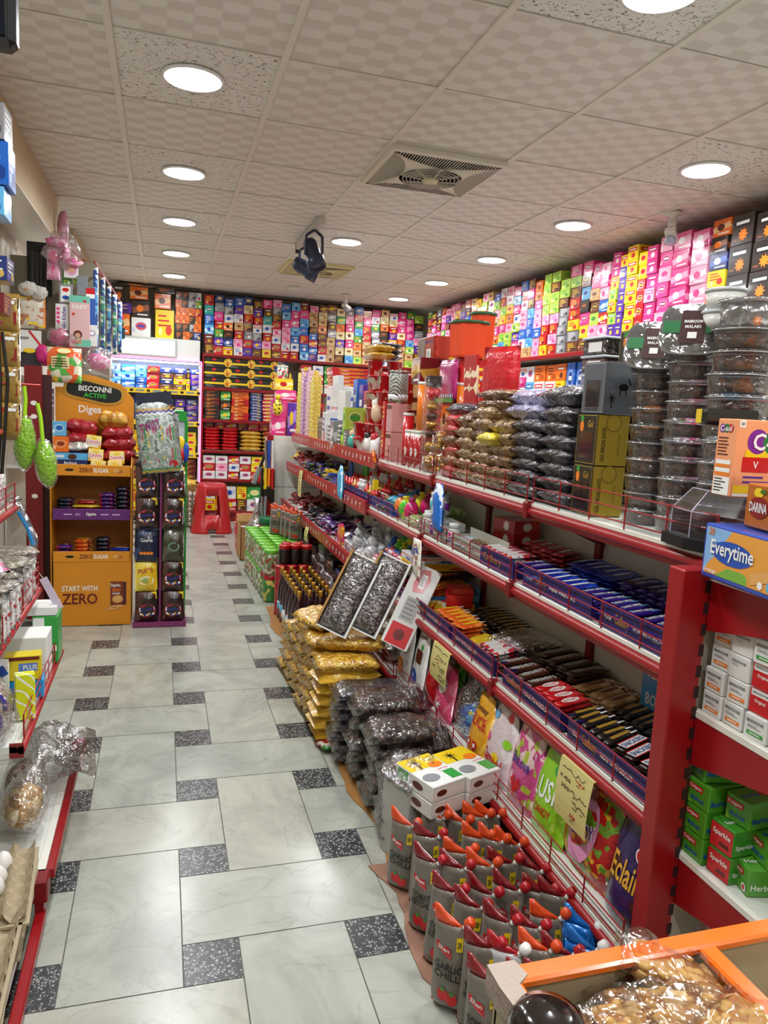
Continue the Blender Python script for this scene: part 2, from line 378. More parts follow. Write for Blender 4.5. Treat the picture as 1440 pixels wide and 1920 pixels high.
def ceil_mats():
    m, nt, b = nodes('patterned ceiling tile'); tc = nt.nodes.new('ShaderNodeTexCoord')
    def mth(op, a, bb=None, c=None):
        n = nt.nodes.new('ShaderNodeMath'); n.operation = op
        for k, x in enumerate((a, bb, c)):
            if x is None: continue
            if hasattr(x, 'links'): nt.links.new(x, n.inputs[k])
            else: n.inputs[k].default_value = x
        return n.outputs[0]
    sp = nt.nodes.new('ShaderNodeSeparateXYZ'); nt.links.new(tc.outputs['Object'], sp.inputs[0])
    u = mth('DIVIDE', sp.outputs[0], .0857); v = mth('DIVIDE', sp.outputs[1], .061)
    fu = mth('SUBTRACT', mth('FRACT', u), .5); fv = mth('SUBTRACT', mth('FRACT', v), .5)
    # pill shaped spots, light and dark in alternation
    rr = mth('ADD', mth('POWER', mth('ABSOLUTE', mth('MULTIPLY', fu, 1.95)), 2.4), mth('POWER', mth('ABSOLUTE', mth('MULTIPLY', fv, 2.1)), 2.4))
    par = mth('MODULO', mth('ADD', mth('ADD', mth('FLOOR', u), mth('FLOOR', v)), 400), 2)
    inside = mth('LESS_THAN', rr, 1)
    a = nt.nodes.new('ShaderNodeMix'); a.data_type = 'RGBA'; a.inputs[6].default_value = lin('#e2dfd8'); a.inputs[7].default_value = lin('#d2cdc4'); nt.links.new(par, a.inputs[0])
    c = nt.nodes.new('ShaderNodeMix'); c.data_type = 'RGBA'; c.inputs[6].default_value = lin('#dad6ce'); nt.links.new(a.outputs[2], c.inputs[7]); nt.links.new(inside, c.inputs[0])
    nt.links.new(c.outputs[2], b.inputs['Base Color']); b.inputs['Roughness'].default_value = .6
    nn = nt.nodes.new('ShaderNodeBump'); nn.inputs['Strength'].default_value = .2; nn.inputs['Distance'].default_value = .002; nt.links.new(par, nn.inputs['Height']); nt.links.new(nn.outputs[0], b.inputs['Normal'])
    m2, nt, b = nodes('fissured ceiling tile'); vv = coords(nt, (1, 1.7, 1))
    n = nt.nodes.new('ShaderNodeTexNoise'); n.inputs['Scale'].default_value = 62; n.inputs['Detail'].default_value = 1.5; n.inputs['Distortion'].default_value = 1.2; nt.links.new(vv, n.inputs['Vector'])
    cr = nt.nodes.new('ShaderNodeValToRGB'); e = cr.color_ramp.elements; e[0].position = .35; e[0].color = lin('#6e6a62'); e[1].position = .40; e[1].color = lin('#e4e3dc')
    nt.links.new(n.outputs[0], cr.inputs[0]); nt.links.new(cr.outputs[0], b.inputs['Base Color']); b.inputs['Roughness'].default_value = .8
    return m, m2
LIGHTS = [(.10, 3.17), (.10, 4.44), (.10, 5.63), (.10, 6.84), (.10, 8.06), (2.51, 3.19), (2.51, 4.41), (2.51, 5.65), (2.51, 6.9), (2.51, 8.11), (1.31, 5.63), (1.36, 2.0), (.10, 1.95), (2.51, 1.95), (.10, .72), (1.31, .1), (2.51, .3), (.1, -.9), (2.0, -1.2)]
FANS = [(1.31, 3.79), (1.31, 6.83)]
def build_ceiling():
    mp, mf = ceil_mats(); tb = M('ceiling grid', '#e0dbd0', .5); gap = M('ceiling void', '#3a3833', .9); mb = MB()
    mb.box(-1.3, 3.6, -2.2, 9.4, CEIL+.02, CEIL+.06, gap)
    xs = [-1.39+.6*k for k in range(0, 9)]; ys = [2.87-.61*9+.61*k for k in range(0, 22)]
    def inc(p, i, j): return xs[i] < p[0] < xs[i+1] and ys[j] < p[1] < ys[j+1]
    for i in range(len(xs)-1):
        for j in range(len(ys)-1):
            m = mf if any(inc(p, i, j) for p in LIGHTS) else mp
            if any(inc(p, i, j) for p in FANS): continue
            z = CEIL+(.004 if (i+j) % 3 else .002); g = .005
            mb.quad((xs[i]+g, ys[j]+g, z), (xs[i]+g, ys[j+1]-g, z), (xs[i+1]-g, ys[j+1]-g, z), (xs[i+1]-g, ys[j]+g, z), m)
    for x in xs: mb.box(x-.012, x+.012, -2.2, 9.4, CEIL-.004, CEIL+.012, tb)
    for y in ys: mb.box(-1.39, 3.5, y-.002, y+.007, CEIL-.001, CEIL+.010, tb)
    S('ceiling', mb)
build_ceiling()
wallm = M('wall paint', '#c9c4b6', .6, var=.06)
beige = M('beige laminate', '#c9b592', .45, var=.12, bmp=(40, .1))
panelm = M('grooved panel', '#cdc8ba', .5, var=.05)
mb = MB(); mb.box(-1.0, 3.5, 9.15, 9.3, 0, CEIL+.05, wallm); S('wall_back', mb)
mb = MB(); mb.box(3.42, 3.6, -2.2, 9.3, 0, CEIL+.05, wallm); S('wall_right', mb)
mb = MB(); mb.box(-1.15, -.93, -2.2, 9.3, 0, CEIL+.05, wallm)
for k in range(40): mb.box(-.93, -.915, 2.0+k*.09, 2.0+k*.09+.078, .1, 2.36, panelm)
S('wall_left', mb)
mb = MB(); mb.box(-1.15, 3.6, -2.3, -2.2, 0, CEIL+.05, wallm); S('wall_front', mb)
mb = MB(); mb.box(-.93, -.665, -2.2, 5.43, 2.36, CEIL, beige); mb.box(-.93, -.66, -2.2, 5.435, 2.352, 2.36, rail); S('trim_1', mb)
mb = MB(); mb.box(-.93, -.66, 6.3, 9.15, 2.40, CEIL, beige); S('trim_2', mb)
mb = MB(); mb.box(-.93, -.86, 2.85, 2.95, .1, 2.36, white); mb.box(-.90, -.84, 3.0, 3.10, .3, 2.36, M('navy frame', '#1c2550', .4)); S('trim_3', mb)
# ---------------------------------------------------------------- ceiling fittings
glow = M('lit diffuser', '#ffffff', .5, emit=28)
ring = M('lamp ring', '#e8e8e8', .3)
fm = MB(); fm.lathe([(.108, 0), (.12, .0), (.12, -.006), (.108, -.01), (.108, 0)], 28, ring)
dm = MB(); dm.lathe([(0, -.004), (.109, -.004)], 28, glow, sm=False)
LP = meshes([('trim_ring', fm), ('diffuser', dm)])
rows = {.10: 'left row', 2.51: 'right row', 1.31: 'middle', 1.36: 'middle', 2.0: 'middle'}
for k, (x, y) in enumerate(LIGHTS):
    near = sorted(p[1] for p in LIGHTS if rows[p[0]] == rows[x] and p[1] > 1.0)
    if y > 1.9 and not (x == 2.51 and y < 2) and not (x == .10 and y < 2):
        if rows[x] == 'middle': lab = 'round ceiling downlight behind the hanging track spotlights' if y > 3 else 'round ceiling downlight cut off by the top edge of the photo'
        else:
            i = [p for p in near if p > 2.1].index(y); lab = 'round recessed downlight, %s from the camera in the %s of ceiling lamps' % (['nearest', 'second', 'third', 'fourth', 'farthest'][i], rows[x])
    else: lab = 'round recessed downlight in the ceiling behind the photographer'; 
    T('ceiling_light', lab, 'ceiling light', LP, (x, y, CEIL), group='recessed ceiling downlights')
    ld = bpy.data.lights.new('downlight', 'AREA'); ld.shape = 'DISK'; ld.size = .18; ld.energy = LAMP_W; ld.color = (.94, .975, 1)
    try: ld.spread = math.radians(165)
    except Exception: pass
    lo = bpy.data.objects.new('downlight_lamp', ld); COL.objects.link(lo); lo.location = (x, y, CEIL-.014)
def ceiling_fan(loc, label, cm):
    dark = M('fan dark', '#2c2a26', .6); H = .295
    fr = MB(); n = 28
    # square plate with a round opening and four crescent grilles
    for q in range(4):
        a0 = q*PI/2
        c, s_ = math.cos(a0), math.sin(a0)
        def rt(x, y, z): return (x*c-y*s_, x*s_+y*c, z)
        # outer border strip
        fr.poly([rt(-H, -H, -.03), rt(H, -H, -.03), rt(H-.02, -H+.02, -.036), rt(-H+.02, -H+.02, -.036)], cm)
        fr.poly([rt(-H, -H, 0), rt(H, -H, 0), rt(H, -H, -.03), rt(-H, -H, -.03)], cm)
        # band between crescent and round opening
        t = 14
        for i in range(t):
            def pt(k, inner):
                x = (-1+2*k/t); cur = -.155-.115*x*x
                if not inner: return (x*(H-.02), cur*1.0-.0, -.038)
                ang = PI*1.5+x*PI/4; r = .165; return (r*math.cos(ang), r*math.sin(ang), -.048)
            a_, b_, c_, d_ = pt(i, 0), pt(i+1, 0), pt(i+1, 1), pt(i, 1)
            fr.poly([rt(*a_), rt(*b_), rt(*c_), rt(*d_)], cm)
    gr = MB(); bk = MB()
    for q in range(4):
        a0 = q*PI/2; c, s_ = math.cos(a0), math.sin(a0)
        def rt(x, y, z): return (x*c-y*s_, x*s_+y*c, z)
        pts = [rt(-H+.02, -H+.02, -.02), rt(H-.02, -H+.02, -.02)]+[rt((1-2*k/10)*(H-.02), -.155-.115*(1-2*k/10)**2, -.02) for k in range(11)]
        bk.poly(pts, dark)
        for i in range(34):
            x = -.245+i*.49/33; y1 = -.155-.115*(x/(H-.02))**2
            if y1+H-.02 < .012: continue
            a_, b_ = rt(x, -H+.018, -.034), rt(x, y1, -.038); gr.cyl(a_, b_, .0024, .0024, 4, cm, caps=False)
    bk.ell('t', 0, 0, .35, .35, -.01, dark, 28)
    cg = MB()
    for r in (.165, .145, .125, .105, .085, .065): cg.tube([(r*math.cos(2*PI*i/24), r*math.sin(2*PI*i/24), -.05-.012*(1-r/.165)) for i in range(25)], .0022, 4, cm)
    for i in range(8):
        a = 2*PI*i/8; cg.cyl((.04*math.cos(a), .04*math.sin(a), -.06), (.165*math.cos(a), .165*math.sin(a), -.05), .0025, .0025, 4, cm)
    hb = MB(); hb.lathe([(.045, -.052), (.04, -.066), (0, -.068)], 18, M('fan hub', '#d8cfa8', .4))
    bl = MB()
    for i in range(5):
        a = 2*PI*i/5; u = Vector((math.cos(a), math.sin(a), 0)); v = Vector((-u.y, u.x, 0))
        bl.poly([tuple(u*.03+v*.02+Vector((0, 0, -.02))), tuple(u*.15+v*.05+Vector((0, 0, -.018))), tuple(u*.155-v*.02+Vector((0, 0, -.03))), tuple(u*.03-v*.02+Vector((0, 0, -.03)))], M('fan blade', '#8d8878', .5))
    T('ceiling_fan', label, 'ceiling fan', [('frame', fr), ('side_grille', gr), ('backing', bk), ('centre_grille', cg, [('hub', hb)]), ('blade', bl)], (loc[0], loc[1], CEIL+.004))
ceiling_fan(FANS[0], 'square recessed ceiling box fan with crescent grilles, nearer and whiter one', M('fan white', '#d9d4c6', .35))
ceiling_fan(FANS[1], 'square yellowed ceiling box fan with crescent grilles behind the track spotlights', M('fan yellowed', '#d8cd9a', .4))
# track spotlights: white bar under the ceiling with two black heads
bar = MB(); bar.box(-.018, .018, -.42, .42, -.04, 0, M('track white', '#c9c6bc', .4)); bar.box(-.02, .02, .42, .43, -.06, .0, blk)
def spot(rotm, cx, cy, lit):
    a = MB(); a.T = Matrix.Translation((cx, cy, -.05))
    for s_ in (-1, 1): a.tube([(0, 0, 0), (s_*.045, 0, -.03), (s_*.05, 0, -.13)], .008, 6, M('spot navy', '#232a44', .35))
    h = MB(); h.T = Matrix.Translation((cx, cy, -.18)) @ rotm
    nv = M('spot navy', '#232a44', .35)
    h.lathe([(0, -.09), (.03, -.088), (.04, -.07), (.04, 0), (.052, .01), (.052, .07), (.048, .07), (.046, .012), (0, .01)], 20, nv)
    l = MB(); l.T = h.T; l.lathe([(0, .055), (.044, .058)], 18, glow if lit else M('lens', '#aab4c8', .1, .3)); 
    return [('yoke', a), ('lamp_head', h, [('lens', l)])]
parts = [('track_bar', bar)]+spot(Matrix.Rotation(math.radians(112), 4, 'Y'), .02, .18, 0)+spot(Matrix.Rotation(math.radians(160), 4, 'X') @ Matrix.Rotation(.3, 4, 'Y'), -.02, -.3, 0)
o = T('track_spotlight', 'white ceiling track bar holding two black spotlight heads', 'spotlight', parts, (.99, 5.42, CEIL), scale=(1.2, 1.05, 1.3))
sm = MB(); sm.lathe([(.06, 0), (.06, -.022), (.05, -.032), (0, -.034)], 20, white)
T('smoke_detector', 'small white round detector on the ceiling near the back shelves', 'smoke detector', sm, (1.31, 8.0, CEIL))
def socket(loc, label, tilt):
    a = MB(); a.lathe([(.055, 0), (.055, -.012), (.02, -.02), (.018, -.05), (.024, -.055), (.024, -.09), (0, -.092)], 16, white)
    b = MB(); b.T = Matrix.Translation((0, 0, -.09)) @ Matrix.Rotation(tilt, 4, 'X')
    b.box(-.03, .03, -.03, .08, -.05, -.012, white, .006); b.lathe([(.03, -.05), (.034, -.075), (0, -.08)], 12, M('lens', '#aab4c8', .1, .3), (0, .03, 0))
    T('security_camera', label, 'security camera', [('mount', a), ('camera_body', b)], loc, -.9, group='small white ceiling cameras')
socket((2.86, 3.88, CEIL), 'white ceiling-mounted security camera in front of the pink box stacks', -.5)
socket((1.93, 8.2, CEIL), 'white ceiling-mounted security camera above the back wall boxes', -.3)
# monitor corner, top left
tv = MB(); tv.box(-.75, -.262, 1.58, 1.63, 2.015, 2.32, black, .012); tv.box(-.735, -.278, 1.576, 1.58, 2.03, 2.305, M('screen', '#0b1420', .08))
T('monitor', 'dark flat monitor hanging at the top left edge of the photo', 'monitor', [('casing', tv), ('bracket', MB().cyl((-.5, 1.62, 2.3), (-.5, 1.62, CEIL), .015, .015, 8, black))])
# ================================================================ CARTON KINDS
PAL = {  # letter: (ground, second, third ink, colour word)
 'R': ('#c4141c', '#e8d8c8', '#7d0d12', 'red'), 'M': ('#6d0f18', '#c79a3c', '#3d080c', 'maroon'), 'P': ('#e23a8c', '#f6a3c8', '#b01a64', 'hot pink'),
 'p': ('#f0a8c4', '#f8dce6', '#e0508c', 'pale pink'), 'O': ('#e9701c', '#f8c890', '#b8480c', 'orange'), 'Y': ('#f0d21c', '#f8f0a0', '#d23018', 'yellow'),
 'y': ('#e8dca8', '#f6f0dc', '#b8903c', 'cream'), 'G': ('#2e9040', '#a8d870', '#f0e8c0', 'green'), 'g': ('#b4d84c', '#e8f0b0', '#5a9c2c', 'lime green'),
 'B': ('#2464c0', '#9cc8f0', '#183c88', 'blue'), 'b': ('#64b4e4', '#d8f0fa', '#2878c0', 'light blue'), 'N': ('#1c2c6c', '#5878c8', '#c8a850', 'navy'),
 'V': ('#5a2ca0', '#a880dc', '#301468', 'purple'), 'K': ('#2a201c', '#8a5030', '#100c0a', 'dark brown'), 'k': ('#6c3c24', '#c89868', '#381c10', 'brown'),
 'W': ('#ececea', '#c8d0e0', '#d84850', 'white'), 'S': ('#8c8c90', '#d0d0d4', '#48484c', 'silver grey'), 'T': ('#20a098', '#a0e0d8', '#106860', 'teal'),
 't': ('#d0a870', '#e8cca0', '#a07038', 'tan')}
INK = {'R': yel, 'M': gold, 'P': wht, 'p': pnk, 'O': brn, 'Y': rdi, 'y': brn, 'G': yel, 'g': grn, 'B': wht, 'b': blu, 'N': wht, 'V': yel, 'K': org, 'k': yel, 'W': blu, 'S': wht, 'T': wht, 't': brn}
def box_mesh(c, v):
    """unit sized carton, open look differs by v"""
    a, b_, d, _ = PAL[c]; m = PK('carton '+c+str(v % 2), a, b_, d, 3.2+v % 2, .3, .12, (.72, .9) if v % 2 else (.66, .86), 'n', bs=9)
    m1 = PK('carton plain '+c, a, a, d, 3, .3, .12, (.5, .93), 'v', bs=9); i1 = INK[c]; i2 = M('ink2 '+c, b_, .35, coat=.3); i3 = M('ink3 '+c, d, .35, coat=.3)
    mb = MB(); mb.box(-.5, .5, -.5, .5, 0, 1, m1 if v == 2 else m, .015); r = random.Random(ord(c)*7+v)
    for f, o in (('f', -.503), ('l', -.503), ('r', .503)):
        if v == 0:
            mb.ell(f, 0, .55, .66, .5, o, i2); mb.ell(f, 0, .55, .56, .4, o-.002 if o < 0 else o+.002, i3)
            mb.rectf(f, 0, .55, .38, .12, o-.004 if o < 0 else o+.004, i1)
        elif v == 1:
            mb.rectf(f, 0, .72, .8, .26, o, i3); mb.rectf(f, 0, .72, .6, .1, o-.003 if o < 0 else o+.003, wht)
            mb.star(f, .05, .32, .14, .24, 9, o, i1); mb.rectf(f, -.3, .18, .22, .06, o, i2)
        elif v == 2:
            mb.rectf(f, 0, .5, .98, .34, o, i2, .25); mb.ell(f, -.05, .52, .4, .42, o-.003 if o < 0 else o+.003, i1, ang=.3); mb.rectf(f, .1, .16, .6, .08, o, wht)
        else:
            mb.lines(f, 0, .62, .7, .5, 3, o, i1, ord(c)); mb.ell(f, .22, .28, .34, .34, o, i3); mb.ell(f, -.22, .24, .2, .26, o, i2)
    mb.rectf('t', 0, 0, .6, .4, 1.004, i2)
    return mb.mesh('carton')
BOXM = {}
def bmesh_for(c, v):
    if (c, v) not in BOXM: BOXM[(c, v)] = box_mesh(c, v)
    return BOXM[(c, v)]
def carton(name, label, cat, c, v, x, y, z, w, d, h, face='y', group=None, j=.02):
    rz = {'y': 0, 'x': -PI/2, 'X': PI/2}[face]+R.uniform(-j, j)
    return T(name, label, cat, bmesh_for(c, v), (x, y, z), rz, group, scale=(w, d, h))
def column(codes, x, y, z, w, d, h, face, where, name='sweet_box', noun='box', cat='box', group=None, v=None, j=.03):
    """one stack, bottom to top; labels name colour, level and stack"""
    z0 = z; n = len(codes)
    for i, c in enumerate(codes):
        if c == ' ': z0 += h; continue
        vv = R.randrange(4) if v is None else v
        hh = h*R.uniform(.96, 1.0) if n > 1 else h
        dx, dy = R.uniform(-.006, .006), R.uniform(-.006, .006)
        carton(name, '%s %s, %s, %s' % (PAL[c][3], noun, ('topmost' if i == n-1 and n > 1 else up(i)), where), cat, c, vv, x+dx, y+dy, z0, w*R.uniform(.95, .99), d, hh, face, group, j)
        z0 += hh+.0006
# ================================================================ BACK WALL UNIT
BY = 8.75; BZ = [.126, .503, .836, 1.19, 1.551, 1.926]
def shelf_board(x0, x1, y0, y1, z, lipface='-y', m=white, th=.012):
    mb = MB(); mb.box(x0, x1, y0, y1, z-th, z, m)
    return mb
parts = []
mb = MB(); mb.box(.44, 3.05, 9.1, 9.13, 0, 2.6, cream)
for x in (1.3, 2.2): mb.box(x-.02, x+.02, 9.06, 9.1, 0, 2.6, red)
parts.append(('back_panel', mb))
for k, z in enumerate(BZ):
    mb = MB(); mb.box(.44, 3.0, BY, 9.1, z-.03, z-.004, white)
    lp = MB(); lp.box(.44, 3.0, BY-.014, BY, z-.036, z-.002, red, .004); lp.box(.44, 3.0, BY-.018, BY-.013, z-.026, z-.014, dred)
    parts.append(('shelf', mb, [('price_rail', lp)]))
mb = MB(); mb.box(.44, 3.0, BY+.03, BY+.05, 0, .1, red); parts.append(('plinth', mb))
mb = MB(); mb.box(.432, .445, BY-.01, 9.1, 0, 1.93, red); parts.append(('side_panel', mb))
T('shelf_unit', 'red-edged shelf unit filled with groceries along the back wall', 'shelf unit', parts)
# top row of stacks, z 1.926 to ceiling
tops = ['kMbBTR', 'RVGRPSN', 'YNKOWSB', 'WpRtWVB', 'VRSkRyN', 'kVSWRVk', 'YpRWTkP', 'kRWpRkSp', 'RWppPbB', 'RWBbPPb', 'bBRBbPM', 'VBRBkttp', 'WRkkOtyk', 'tttSkSk', 'kyVyOGy', 'byPyPpS', 'gtOGbGRB', 'tOtRRPR', 'pWWSSGWP', 'WKWKKOyt', 'VBRYVRyW', 'tttRyPPP', 'gtgbPPPG', 'RkVpSKg']
for i, cds in enumerate(tops):
    x = .497+i*.1085
    hh = (.655+.02*math.sin(i*2.1))/len(cds)
    column(cds, x, BY+.11, BZ[5], .104, .2, hh, 'y', 'stack %s from left, back wall top shelf' % NTH[i], 'biscuit_box', 'packet', 'packet', 'packets stacked on the back wall top shelf')
# z 1.55 row: black pasta boxes with yellow band and round picture
pb = MB(); pb.box(-.15, .15, -.05, .05, 0, .112, M('noodle box black', '#16130f', .35, coat=.3), .003)
pb.rectf('f', -.03, .05, .24, .022, -.0508, yel); pb.ell('f', .115, .06, .09, .1, -.0512, yel); pb.ell('f', .115, .06, .074, .084, -.0518, PK('noodles', '#e8b838', '#c03818', '#f6e49c', 60, crinkle=0))
pb.ell('f', -.04, .09, .05, .03, -.0512, rdi); pb.lines('f', -.08, .02, .1, .03, 2, -.0512, gry)
pb = pb.mesh('noodle_box')
for i in range(3):
    for k in range(3):
        T('noodle_box', 'black noodle box with yellow band, %s row, %s of three stacks' % (['bottom', 'middle', 'top'][k], ['left', 'middle', 'right'][i]), 'box', pb, (.60+i*.265, BY+.06, BZ[4]+k*.113), group='black noodle boxes')
T('noodle_box', 'narrow upright black noodle box with round yellow picture right of the stacks', 'box', pb, (1.385, BY+.06, BZ[4]), scale=(.42, 1, 2.0))
for i, (cds, w_) in enumerate([('NN', .12), ('RyR', .1), ('yRW', .1), ('WGG', .1), ('GGtG', .12), ('KSW', .12), ('RtR', .12), ('RRt', .12), ('RtR', .12), ('RRR', .12), ('tRR', .12)]):
    column(cds, 1.32+i*.142+(.16 if i else 0), BY+.1, BZ[4]+(.22 if i == 0 else 0), .16 if i == 0 else .128, .18, (.33 if i else .13)/len(cds), 'y', 'stack %s right of the black noodle boxes' % NTH[i], 'grocery_box')
def packs_row(spec, zl, x0, tag_, name, noun, hmax=.33):
    x = x0
    for i, (cds, w_, v) in enumerate(spec):
        column(cds, x+w_/2, BY+.1, zl, w_-.006, .18, min(hmax, hmax*len(cds)/len(cds))/max(len(cds), 1), 'y', 'stack %s from left, back unit %s' % (NTH[i], tag_), name, noun, v=v)
        x += w_
packs_row([('KKKKMMKK', .19, 3), ('GKG', .12, 2), ('RROORROO', .21, 3), ('NNNNNNNNNN', .15, 3), ('RRRRRRRR', .13, 2), ('pRpRpRpR', .12, 1), ('RRRRRRRRRRRR', .12, 3), ('RRRRRRRR', .12, 3), ('MpRpR', .12, 3), ('RMRM', .12, 3)], BZ[3], .45, 'middle shelf', 'cereal_pack', 'packet')
packs_row([('RtRRtR', .6, 3)], BZ[2]+.265, .45, 'nothing', 'x', 'x', .001) if 0 else None
# bag stacks on z .836
def lying(cds, x, y, z, w_, d, h, where, name, noun, cols, rz=0, bulge=1):
    for i, c in enumerate(cds):
        T(name, '%s %s, %s, %s' % (cols[c][1], noun, 'topmost' if i == len(cds)-1 else up(i), where), 'bag', cols[c][0], (x+R.uniform(-.008, .008), y, z+i*h), rz+R.uniform(-.05, .05), scale=(w_, d, h*1.12))
def unit_pillow(m, seed, nz=.12, crimp=1, nom=(.2, .2, .045), p=4, pe=.42):
    me = MB().pillow(*nom, m, 14, 10, nz, p, seed, crimp, pe=pe).mesh('bag'); me['nom'] = nom
    return me
PC = {'R': (unit_pillow(PK('red film', '#c01018', '#e0383c', '#8c0a10', 22, crinkle=.8, typ='n', t=(.6, .75)), 1), 'glossy red'),
      'Y': (unit_pillow(PK('yellow film', '#d6a838', '#e8cc70', '#9a7020', 26, crinkle=.8, typ='n', t=(.6, .78)), 2), 'golden yellow')}
lying('RRRRRRR', .555, BY+.13, BZ[2], .19, .2, .037, 'first red stack beside the pink light tube', 'grocery_bag', 'bag', PC)
lying('RRRRRRR', .755, BY+.13, BZ[2], .19, .2, .037, 'second red stack beside the gold bags', 'grocery_bag', 'bag', PC)
for i in range(3): lying('YYYYY'[:5-(i == 2)], 1.0+i*.26, BY+.12, BZ[2], .25, .2, .045, ['left', 'middle', 'right'][i]+' gold bag stack on the back unit', 'pasta_bag', 'bag', PC)
for i in range(9):
    carton('tea_box', 'red and cream box, %s from the left above the stacked bags' % NTH[i], 'box', 'R' if i % 3 else 'M', i % 4, .52+i*.13, BY+.2, BZ[2]+.235, .12, .12, .09)
for i, (x, k) in enumerate([(1.55, 'R'), (1.7, 'p'), (1.83, 'R')]): column(k*3, x, BY+.1, BZ[2], .12, .16, .09, 'y', 'stack %s right of the gold bags' % NTH[i], 'tea_box')
# z .503
packs_row([('WRW', .145, 0), ('WpW', .145, 0), ('RWR', .13, 2), ('WRW', .135, 0), ('RYY', .14, 0), ('YYy', .17, 2), ('ygy', .15, 2), ('ggG', .14, 2), ('WR', .14, 0), ('yR', .14, 0)], BZ[1], .45, 'shelf of small cartons', 'spice_box', 'carton', .27)
packs_row([('YW', .16, 1), ('OO', .1, 0), ('RW', .14, 2), ('kY', .12, 3), ('WG', .18, 0), ('yY', .12, 2), ('RMWk', .17, 3), ('OW', .14, 1), ('Yk', .14, 0)], BZ[0], .45, 'lowest shelf', 'grocery_box', 'carton', .29)
# ================================================================ LED LIT CABINET
parts = []
mb = MB(); mb.box(-.56, .40, BY+.02, 9.12, 1.83, 2.06, M('cabinet white', '#d8dcd8', .3)); mb.box(-.56, -.54, BY, 9.12, 0, 1.83, white); mb.box(.395, .41, BY, 9.12, 0, 1.83, white)
mb.box(-.54, .395, 9.08, 9.12, 0, 1.83, M('cabinet back', '#b8c4d8', .4)); parts.append(('carcass', mb))
mb = MB(); mb.box(-.46, .15, BY-.03, BY+.02, 1.845, 2.05, M('light box rim', '#b4b8b4', .35), .012)
gp = MB(); gp.box(-.43, .12, BY-.034, BY-.03, 1.87, 2.025, M('backlit panel', '#fffce6', .4, emit=4)); mk = M('faint print', '#a8a898', .5)
for k, x in enumerate((-.26, -.2, -.11, -.01, .02)): gp.rectf('f', x, 1.945, .02, .006, BY-.0345, mk)
parts.append(('light_box', mb, [('lit_panel', gp)]))
pk_ = M('pink light tube', '#ff8fc8', .4, emit=1.3); mb = MB(); mb.box(-.55, .42, BY-.03, BY-.015, 1.815, 1.83, pk_); mb.box(.41, .425, BY-.03, BY-.015, .0, 1.82, pk_); parts.append(('light_tube', mb))
mb = MB(); mb.box(-.54, .39, BY+.01, BY+.03, 1.79, 1.805, M('white light strip', '#e8f0ff', .4, emit=9)); parts.append(('light_strip', mb))
for k, z in enumerate((.479, .79, 1.15, 1.50)):
    mb = MB(); mb.box(-.54, .395, BY+.01, 9.08, z-.02, z, white)
    lp = MB(); lp.box(-.54, .395, BY-.004, BY+.01, z-.055, z, yel)
    for q in range(5): lp.rectf('f', -.42+q*.18, z-.028, .09, .022, BY-.0046, gry); lp.ell('f', -.33+q*.18, z-.028, .04, .03, BY-.005, blk)
    parts.append(('shelf', mb, [('price_strip', lp, 'yellow price strip')]))
T('display_cabinet', 'white cabinet with lit sign and pink light tube at the back left corner', 'cabinet', parts)
ld = bpy.data.lights.new('cabinet strip', 'AREA'); ld.shape = 'RECTANGLE'; ld.size = .9; ld.size_y = .03; ld.energy = 5; ld.color = (.75, .85, 1)
lo = bpy.data.objects.new('cabinet_strip_lamp', ld); COL.objects.link(lo); lo.location = (-.07, BY+.0, 1.78); lo.rotation_euler = (math.radians(12), 0, 0)
def cab(spec, z, h, tag_):
    x = -.54
    for i, (cds, w_, v) in enumerate(spec):
        column(cds, x+w_/2, BY+.12, z, w_-.006, .16, h/max(len(cds), 1), 'y', 'stack %s on the lit cabinet %s' % (NTH[i], tag_), 'chocolate_pack', 'packet', 'packet', v=v); x += w_
cab([('bbb', .1, 2), ('BbB', .15, 2), ('BBbb', .12, 1), ('RRM', .14, 0), ('kNkN', .14, 1), ('kYkN', .14, 1), ('YK', .045, 1), ('NVVN', .12, 3)], 1.50, .25, 'top shelf')
cab([('BbB', .1, 0), ('NN', .15, 3), ('NVN', .12, 0), ('VKV', .14, 1), ('kNkN', .16, 1), ('tNV', .12, 1), ('VNVN', .14, 3)], 1.15, .25, 'second shelf')
cab([('YYY', .18, 3), ('YYY', .17, 3), ('YYY', .17, 0), ('YYY', .14, 3), ('YYY', .13, 0), ('YYY', .13, 0)], .79, .24, 'yellow shelf')
cab([('MMM', .18, 3), ('MkM', .17, 3), ('kMk', .17, 3), ('MMMM', .14, 3), ('MkMM', .13, 3), ('kMMM', .13, 3)], .479, .24, 'maroon shelf')
cab([('kYOY', .3, 3), ('KYk', .2, 3), ('yyYO', .2, 1), ('ttOy', .12, 3), ('tttt', .12, 3)], .02, .40, 'floor level')
# boxes above the cabinet
for i, (c, v, x, z, w_, h_, wd) in enumerate([('K', 1, -.47, 2.42, .13, .19, ''), ('k', 3, -.46, 2.06, .14, .1, ''), ('V', 3, -.44, 2.30, .2, .11, ''), ('O', 2, -.44, 2.07, .17, .22, ''), ('O', 2, -.26, 2.46, .19, .13, ''), ('K', 2, -.24, 2.27, .18, .18, ''),
        ('W', 0, -.235, 2.06, .2, .2, ''), ('O', 2, -.01, 2.38, .17, .16, ''), ('Y', 3, .015, 2.06, .2, .31, ''), ('K', 3, .02, 2.545, .19, .06, ''), ('K', 2, -.28, 2.595, .4, .03, '')]):
    carton('wafer_box', '%s box above the lit cabinet, %s' % (PAL[c][3], ['far left top', 'far left bottom', 'purple-striped under the far left top one', 'left above the light box', 'left near the ceiling', 'diagonal in the middle', 'between orange and yellow ones', 'above the yellow one', 'hanging over the light box edge', 'just under the ceiling over the orange one', 'flat against the ceiling'][i]), 'box', c, v, x, BY+.08+.02*(i % 3), z, w_, .12, h_)
